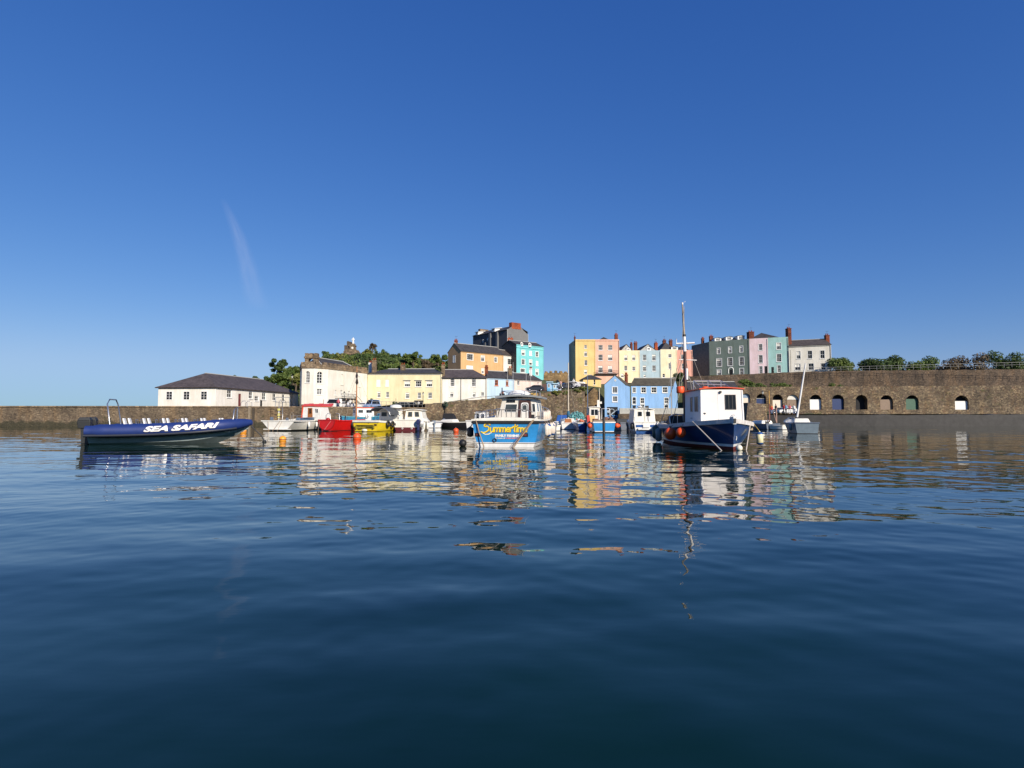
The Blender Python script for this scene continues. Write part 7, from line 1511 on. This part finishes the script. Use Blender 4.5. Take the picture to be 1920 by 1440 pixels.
m = MB(); X0 = LOC(t, at(1102, 780, 62)); m.tube([(X0.x, X0.y, .8), (X0.x, X0.y, gz(703, 62))], [.05, .03], 6); ms = part('mast', m, plain('mast_blue', (.12, .18, .3), .5), t)
m = MB(); m.lathe((X0.x, X0.y, 0), [(.03, gz(783, 62)), (.15, gz(778, 62)), (.15, gz(774, 62)), (.03, gz(769, 62))], 8); part('rolled_sail', m, plain('sail_navy', (.02, .03, .09), .8), ms)
def workboat():
    t = boat('fishing_boat', 'blue-sterned fishing boat crowded with brown gear and orange buoys below the mural door', 1133, 52.5, 2)
    pt, sh, hb = hull(t, 6.8, 2.15, (.95, .9, 1.2), .93, 2.2, .4, .3, [(.08, 0), (.14, 2)], [BLACK, BLUEH, WHITE], 1, .1, WOOD, .08, WHITE, .6)
    m = MB(); m.box(-1.0, .95, -.04, .06, .93, 1.15); part('gear_rail', m, plain('brown_board', (), 0), t)
    z1 = gz(764.5, 55); c, f = cabin(t, -1.0, .1, 2.4, 4.0, .9, z1, (.05, .05, .03, .1), plain('wheelhouse_offwhite', (.70, .64, .54), .5), WHITE, .08, .06, .04); pp_ = MB(); pp_.box(-.98, -.42, 2.36, 2.395, .92, z1 - .75); part('peach_panel', pp_, plain('wheelhouse_peach', (.72, .45, .2), .5), c); quadwin(f['aft'], .12, .45, .85, .92, FRAME, GLASS, c, 2, 1, .05, .02)
    m = MB(); m.tube([(.15, 2.0, 1.0), (.15, 2.0, 2.2), (.9, 2.0, 2.2), (.95, 2.0, 1.0)], .04, 6); part('gallows', m, WHITE, t)
    for x, r_ in ((-1.28, .22), (1.22, .22), (1.38, .15)): m = MB(); m.ball((x, .3, .62), r_, 1, 1, 1.05, 16); part('round_fender', m, ORANGE, t)
    for x in (-.7, .2, .75): 
        m = MB(); m.box(x - .2, x + .2, .4, 1.1, .9, 1.25); part('lobster_pot', m, plain('pot_brown', (.18, .09, .06), .9, var=.5, scale=10), t)
    X0 = LOC(t, at(1124, 780, 55)); m = MB(); m.tube([(X0.x, X0.y, .9), (X0.x, X0.y, gz(728, 55))], [.06, .035], 8); ms = part('mast', m, plain('mast_cream', (), 0), t)
    m = MB(); m.box(X0.x - .22, X0.x + .02, X0.y - .05, X0.y + .05, gz(764, 55), gz(750, 55)); m.box(X0.x + .0, X0.x + .22, X0.y - .06, X0.y + .04, gz(757, 55), gz(753, 55)); part('radar_reflector', m, CREAMW, ms)
    m = MB(); m.ball((.5, 1.6, 1.25), .25, 1.1, 1, .7, 10); m.ball((1.0, 1.9, 1.2), .2, 1, 1, 1.2, 10); part('net_heap', m, plain('net_brown', (.22, .12, .09), .9, var=.5, scale=9), t)
    m = MB(); m.cur = 0; m.hexa([(-1.3, 1.5, .9), (-1.0, 1.5, .9), (-1.0, 1.8, .9), (-1.3, 1.8, .9)], [(-1.35, 1.5, 1.55), (-1.1, 1.5, 1.6), (-1.1, 1.8, 1.6), (-1.35, 1.8, 1.55)]); part('red_gear', m, plain('gear_red', (.55, .05, .04), .7), t)
workboat()
x = gx(1132, 50.5); m = MB(); m.lathe((x, 50.5, 0), [(.12, -2), (.12, 1.35), (.10, 1.4), (.001, 1.42)], 12); lone('mooring_pile', m, BLACK, 'black timber pile standing in front of the blue-sterned boat', 'post')
x = gx(1112, 70); 
t, pt, sh, hb = small_boat('motor_boat', 'dark speedboat with black tarpaulin just left of the white two-window boat', 1178, 60, 6, 5, 2.0, (.8, .75, 1.05), plain('grey_topside', (.12, .14, .18), .4), cover=(plain('tarp_dark', (.03, .035, .04), .8), .45), motor=plain('motor_black', (.012, .012, .03), .3))
outboard(t, .35, -.1, .85, plain('motor_black', (), 0), 1.2, .6); fender(t, .95, 0, .5, .12, .6, CREAMW); fender(t, .75, -.2, .75, .13, .45, CREAMW)
m = MB(); m.box(gx(1168, 93), gx(1174, 93), 93, 93.6, 1.9, gz(772, 93)); lone('crate_stack', m, BLACK, 'black upright crate on the quay wall left of the white two-window boat', 'crate') if 0 else None
def twowindow():
    t = boat('cabin_cruiser', 'white cabin boat seen from astern with two dark windows and blue waterline', 1211.5, 51.5, -2)
    pt, sh, hb = hull(t, 6.6, 2.25, (.98, .95, 1.25), .95, 2.2, .4, .35, [(.05, 0), (.18, 1), (.20, 2), (.42, 2), (.46, 2)], [TRUEB, TRUEB, WHITE], 2, .1, CREAMW, .1, CREAMW, .5)
    m = MB(); m.box(-.9, .9, -.05, -.001, .52, .72); part('blue_panel', m, TRUEB, t); m = MB(); m.box(-.3, .3, -.14, -.051, .5, .74); part('transom_step', m, WHITE, t); m = MB(); m.box(-.75, .75, -.22, -.001, .28, .42); part('bathing_platform', m, WHITE, t)
    z1 = gz(769, 52.3); c, f = cabin(t, -1.0, 1.0, .8, 3.6, .92, z1, (.10, .10, .05, .5), CREAMW, CREAMW, .05, .06, .15)
    for u in (.17, .57): quadwin(f['aft'], u, .48, u + .23, .90, CREAMW, GLASS, c, 1, 1, .03, .02)
    m = MB(); m.box(-.012, .012, .78, .86, 1.0, z1); part('door_joint', m, plain('joint_grey', (.35, .33, .28), .6), c)
    m = MB(); m.box(-.3, .2, 1.6, 2.2, z1 + .2, z1 + .26); m.ball((-.1, 1.9, z1 + .34), .12, 1.2, 1, .7, 10); m.box(.35, .6, 1.8, 2.2, z1 + .18, z1 + .42); part('roof_gear', m, [IRON], c)
    m = MB(); m.lathe((-.25, 1.8, z1 + .26), [(.2, 0), (.22, .12), (.1, .18), (.001, .18)], 12); part('radar_dome', m, WHITE, c)
    m = MB(); X0 = LOC(t, at(1259, 780, 58)); 
    fender(t, -1.2, .3, .6, .16, .6, IRON); rail(t, [(-1.0, .2, 1.0), (-1.0, .9, 1.0)], .4, .02)
twowindow()
t, pt, sh, hb = small_boat('sailing_boat', 'sailing boat with a tall thin grey mast hidden behind the navy boat stern', 1262, 48, -8, 6.0, 2.0, (.8, .75, 1.0), plain('grey_topside', (), 0))
m = MB(); X0 = LOC(t, at(1259.3, 780, 50)); m.tube([(X0.x, X0.y, .8), (X0.x - .02, X0.y, gz(678, 50))], [.05, .03], 6); ms = part('mast', m, plain('mast_grey', (.38, .40, .42), .4), t)
m = MB(); m.tube([(X0.x, X0.y, gz(680, 50)), (X0.x + .5, X0.y - 1, .9)], .008, 5); m.tube([(X0.x, X0.y, gz(700, 50)), (X0.x - 1, X0.y - 1, .9)], .008, 5); part('rigging', m, plain('rope_grey', (), 0), ms)
# right: little sloop with brown masts, upturned dinghy, grey boat at the edge
t, pt, sh, hb = small_boat('sailing_boat', 'small grey-hulled sailing boat with white cabin front and reddish wooden mast, far right', 1449, 64, 8, 5.6, 1.9, (.62, .58, .8), plain('slate_topside', (.12, .15, .20), .4), gunm=plain('slate_topside', (), 0), deckm=WHITE)
m = MB(); m.hexa([(-.75, 1.1, .55), (.75, 1.1, .55), (.5, 3.8, .65), (-.5, 3.8, .65)], [(-.62, 1.2, 1.0), (.62, 1.2, 1.0), (.3, 3.5, .95), (-.3, 3.5, .95)]); c = part('coachroof', m, CREAMW, t, bevel=.12)
m = MB(); m.box(-.2, .2, 1.06, 1.16, .6, .88); part('hatch', m, BLACK, c)
m = MB(); X0 = LOC(t, at(1443, 780, 65)); zt = gz(732.5, 65); m.cur = 1; m.tube([(X0.x, X0.y, .8), (X0.x, X0.y, gz(757, 65))], .055, 8); m.cur = 0; m.tube([(X0.x, X0.y, gz(757, 65)), (X0.x, X0.y, zt)], [.05, .035], 8); ms = part('mast', m, [plain('mast_yellow', (.6, .32, .06), .5), plain('mast_red', (.22, .06, .04), .5)], t)
m = MB(); m.tube([(X0.x + 1.15, X0.y + .5, .7), (X0.x + 1.15, X0.y + .5, gz(765, 65))], .06, 8); m.tube([(X0.x - .25, X0.y, 1.1), (X0.x - .55, X0.y - .9, .8), (X0.x - .1, X0.y, gz(765, 65))], .03, 6); m.tube([(X0.x + 1.15, X0.y + .5, .7), (X0.x + .8, X0.y + .5, gz(773, 65))], .04, 6); part('spars', m, plain('spar_pink', (.42, .26, .20), .5), ms)
m = MB(); m.tube([(X0.x + .22, X0.y, gz(764, 65)), (X0.x + .3, X0.y, gz(768, 65))], .12, 8); part('red_bundle', m, plain('gear_red', (), 0), ms)
t, pt, sh, hb = small_boat('dinghy', 'cream tender dinghy with a dark thwart gap beside the small grey-hulled sailing boat', 1471, 63, 35, 2.4, 1.2, (.5, .46, .62), CREAMW, tw=.8)
def edgeboat():
    t = boat('sailing_boat', 'grey-blue yacht with white leaning mast cut by the right edge of the photo', 1513, 49, -16)
    GB = plain('grey_blue_topside', (.16, .21, .25), .4, var=.2)
    pt, sh, hb = hull(t, 7.4, 2.3, (.95, .9, 1.3), .8, 2.2, .42, .5, [(.05, 0)], [BLACK, GB], 1, .1, CREAMW, .08, plain('slate_topside', (), 0), .6)
    m = MB(); m.hexa([(-.7, 2, .9), (.7, 2, .9), (.45, 5, 1.0), (-.45, 5, 1.0)], [(-.55, 2.2, 1.3), (.55, 2.2, 1.3), (.3, 4.7, 1.2), (-.3, 4.7, 1.2)]); c = part('coachroof', m, CREAMW, t, bevel=.08); 
    m = MB(); a = LOC(t, at(1494.5, 782, 50)); b = LOC(t, at(1501.5, 738, 50)); d = (b - a); m.tube([a, a + d * 2.3], [.09, .06], 8); part('mast', m, WHITE, t)
    fender(t, -1.15, .8, .55, .14, .6, plain('fender_grey', (), 0)); rail(t, [(-.95, .2, .95), (-1.02, 1.2, .95), (-1.08, 2.4, .93)], .45, .018)
edgeboat()
def buoy(px, py, r, mat, label, sz=1.0):
    Y = 1.6 * F / (py + r * F / 1.6 * 0 - 778); x = gx(px, Y); m = MB(); m.ball((0, 0, 0), r, 1, 1, sz, 18); t = thing('mooring_buoy', label, 'buoy', (x, Y, r * .45), 0, 'mooring buoys'); part('float', m, mat, t)
    m = MB(); m.torus((0, 0, r * sz + .03), .05, .014, 'x', 12, 6); part('shackle', m, STEEL, t); m = MB(); m.lathe((0, 0, 0), [(r * 1.005, -.03), (r * 1.012, 0), (r * 1.005, .03)], 18); part('band', m, plain('band_dull', (.3, .08, .03), .6), t)
buoy(457, 812, .28, YELB, 'amber mooring buoy under the bow of the navy inflatable')
buoy(531, 826.5, .22, YELB, 'amber mooring buoy in open water below the white boat transom')
buoy(670, 823, .28, ORANGE, 'bright orange mooring buoy in front of the yellow boat')
buoy(855, 810, .26, ORANGE, 'orange mooring buoy left of the Summertime boat')
# ------------------------------------------------------------------ water
def water():
    r = np.random.default_rng(42); comps = []
    def add(n, l0, l1, slope, spread, d0):
        for _ in range(n):
            lam = l0 * (l1 / l0) ** r.random(); th = math.radians(d0) + r.normal() * math.radians(spread); k = 2 * math.pi / lam
            comps.append((k * math.cos(th), k * math.sin(th), slope / k * (2 / n) ** .5, r.random() * 6.283, lam))
    add(16, 2.2, 7.0, .0115, 34, 80); add(34, .9, 2.2, .0130, 36, 88); add(44, .26, .9, .0165, 42, 86)
    ys = [.6]
    while ys[-1] < 108: y = ys[-1]; ys.append(y + max(.03, min(.0042 * y + .004, .30)))
    ys = np.array(ys); nc = 900; u = np.linspace(-1, 1, nc)
    X = np.outer(ys * .96 + 5, u) + np.outer(ys * .05, np.ones(nc)); Y = np.repeat(ys[:, None], nc, 1)
    dy = np.gradient(ys)[:, None]; dx = (ys * .96 + 5)[:, None] * 2 / nc
    gust = .78 + .34 * np.sin(X * .11 + 1.3 + .8 * np.sin(Y * .07)) * np.sin(Y * .16 + .5 * np.sin(X * .09)) + .12 * np.sin(X * .4 + Y * .23)
    Z = np.zeros_like(X); chop = .55 + .55 * np.clip((Y - 5 + 2 * np.sin(X * .35)) / 12, 0, 1)   # calmer in the lee close by
    for kx, ky, a, ph, lam in comps:
        lim = np.clip((lam / (3.0 * np.maximum(dy * abs(ky) / math.hypot(kx, ky), dx * abs(kx) / math.hypot(kx, ky))) - .4) / .6, 0, 1)
        Z += a * lim * (chop if lam < .9 else 1) * np.sin(kx * X + ky * Y + ph)
    fade = np.clip((108 - Y) / 8, 0, 1) * np.clip((1 - abs(np.linspace(-1, 1, nc))) / .03, 0, 1)[None, :] * np.clip((Y - .6) / .5, 0, 1)
    Z *= gust * fade
    v = np.stack([X, Y, Z], 2).reshape(-1, 3); nr = len(ys); i = np.arange(nr - 1)[:, None] * nc + np.arange(nc - 1)[None, :]
    f = np.stack([i, i + 1, i + nc + 1, i + nc], 2).reshape(-1, 4)
    # flat skirt out to the horizon, sharing the border
    border = list(range(nc)) + [j * nc + nc - 1 for j in range(1, nr)] + [(nr - 1) * nc + k for k in range(nc - 2, -1, -1)] + [j * nc for j in range(nr - 2, 0, -1)]
    nb = len(border); base = len(v); bp = v[border]; c = np.array([0, 50, 0]); d = bp - c; d[:, 2] = 0; l = np.linalg.norm(d, axis=1)[:, None]
    out = c + d / l * 9000; out[:, 2] = 0; v = np.vstack([v, out]); jj = np.arange(nb); k2 = (jj + 1) % nb; b_ = np.array(border)
    f2 = np.stack([b_[jj], base + jj, base + k2, b_[k2]], 1); f = np.vstack([f, f2])
    me = bpy.data.meshes.new('water'); me.vertices.add(len(v)); me.vertices.foreach_set('co', v.ravel().astype(np.float32)); me.loops.add(f.size); me.loops.foreach_set('vertex_index', f.ravel().astype(np.int32))
    me.polygons.add(len(f)); me.polygons.foreach_set('loop_start', (np.arange(len(f)) * 4).astype(np.int32)); me.update(calc_edges=True)
    me.polygons.foreach_set('use_smooth', np.ones(len(f), bool)); me.update()
    if me.polygons[0].normal.z < 0: me.flip_normals()
    o = bpy.data.objects.new('water', me); col.objects.link(o); o['kind'] = 'structure'
    m, n, b = newmat('sea_water'); L = n.links
    tc = n.nodes.new('ShaderNodeTexCoord'); no = n.nodes.new('ShaderNodeTexNoise'); no.inputs['Scale'].default_value = .22; no.inputs['Detail'].default_value = 3; L.new(tc.outputs['Object'], no.inputs['Vector'])
    rp = n.nodes.new('ShaderNodeValToRGB'); e = rp.color_ramp.elements; e[0].position = .35; e[0].color = (.0008, .0112, .0035, 1); e[1].position = .65; e[1].color = (.0015, .0185, .0035, 1)
    L.new(no.outputs[0], rp.inputs[0]); L.new(rp.outputs[0], b.inputs['Base Color'])
    b.inputs['Roughness'].default_value = .02; b.inputs['IOR'].default_value = 1.47; b.inputs['Specular IOR Level'].default_value = .5
    bp_ = n.nodes.new('ShaderNodeBump'); bp_.inputs['Strength'].default_value = .12; bp_.inputs['Distance'].default_value = .012
    mp = n.nodes.new('ShaderNodeMapping'); mp.inputs['Scale'].default_value = (2.2, 5.0, 1); L.new(tc.outputs['Object'], mp.inputs[0])
    n2 = n.nodes.new('ShaderNodeTexNoise'); n2.inputs['Scale'].default_value = 1.0; n2.inputs['Detail'].default_value = 2; L.new(mp.outputs[0], n2.inputs['Vector']); L.new(n2.outputs[0], bp_.inputs['Height']); L.new(bp_.outputs[0], b.inputs['Normal'])
    me.materials.append(m)
water()
# a thin high vapour trail, lying level high above the coast
def trail():
    H = 7000; pts = []
    for px, py, wd in ((417, 372, 10), (432, 405, 14), (446, 440, 20), (458, 478, 24), (467, 515, 28), (474, 548, 32), (486, 582, 36)):
        d = ray(px, py); s = (H - HC) / d.z; c = Vector((0, 0, HC)) + d * s; e = ray(px + wd * 1.7, py); s2 = (H - HC) / e.z; q = Vector((0, 0, HC)) + e * s2; pts.append((c, q))
    mb = MB(); vs = []; n = 6
    for c, q in pts:
        for k in range(n + 1): vs.append(c.lerp(q, k / n) - (q - c) * .5)
    fs = [(i * (n + 1) + k, i * (n + 1) + k + 1, (i + 1) * (n + 1) + k + 1, (i + 1) * (n + 1) + k) for i in range(len(pts) - 1) for k in range(n)]
    mb.add(vs, fs, True); m, nn, b = newmat('vapour'); L = nn.links
    uvm = {}
    b.inputs['Base Color'].default_value = (.9, .9, .9, 1); b.inputs['Roughness'].default_value = 1; b.inputs['Specular IOR Level'].default_value = 0
    o = part('vapour_trail', mb, m); o['kind'] = 'stuff'
    uv = o.data.uv_layers.new(name='uv')
    for l in o.data.loops: i, k = divmod(l.vertex_index, n + 1); uv.data[l.index].uv = (k / n, i / (len(pts) - 1))
    tc = nn.nodes.new('ShaderNodeTexCoord'); sp = nn.nodes.new('ShaderNodeSeparateXYZ'); L.new(tc.outputs['UV'], sp.inputs[0])
    def ma(op, a, bb=None):
        x = nn.nodes.new('ShaderNodeMath'); x.operation = op
        for i_, s_ in enumerate((a, bb)):
            if s_ is None: continue
            if isinstance(s_, (int, float)): x.inputs[i_].default_value = s_
            else: L.new(s_, x.inputs[i_])
        return x.outputs[0]
    u = ma('MULTIPLY', ma('MULTIPLY', sp.outputs[0], ma('SUBTRACT', 1, sp.outputs[0])), 4); v = ma('MULTIPLY', ma('MULTIPLY', sp.outputs[1], ma('SUBTRACT', 1, sp.outputs[1])), 4)
    no = nn.nodes.new('ShaderNodeTexNoise'); no.inputs['Scale'].default_value = 5; no.inputs['Detail'].default_value = 6; L.new(tc.outputs['UV'], no.inputs['Vector'])
    a = ma('MULTIPLY', ma('MULTIPLY', ma('POWER', u, 2.0), ma('POWER', v, .8)), ma('MULTIPLY', no.outputs[0], .19))
    tl = nn.nodes.new('ShaderNodeBsdfTranslucent'); tl.inputs[0].default_value = (.9, .9, .9, 1); tp = nn.nodes.new('ShaderNodeBsdfTransparent'); ms = nn.nodes.new('ShaderNodeMixShader')
    L.new(a, ms.inputs[0]); L.new(tp.outputs[0], ms.inputs[1]); L.new(tl.outputs[0], ms.inputs[2]); L.new(ms.outputs[0], nn.nodes['Material Output'].inputs[0])
trail()
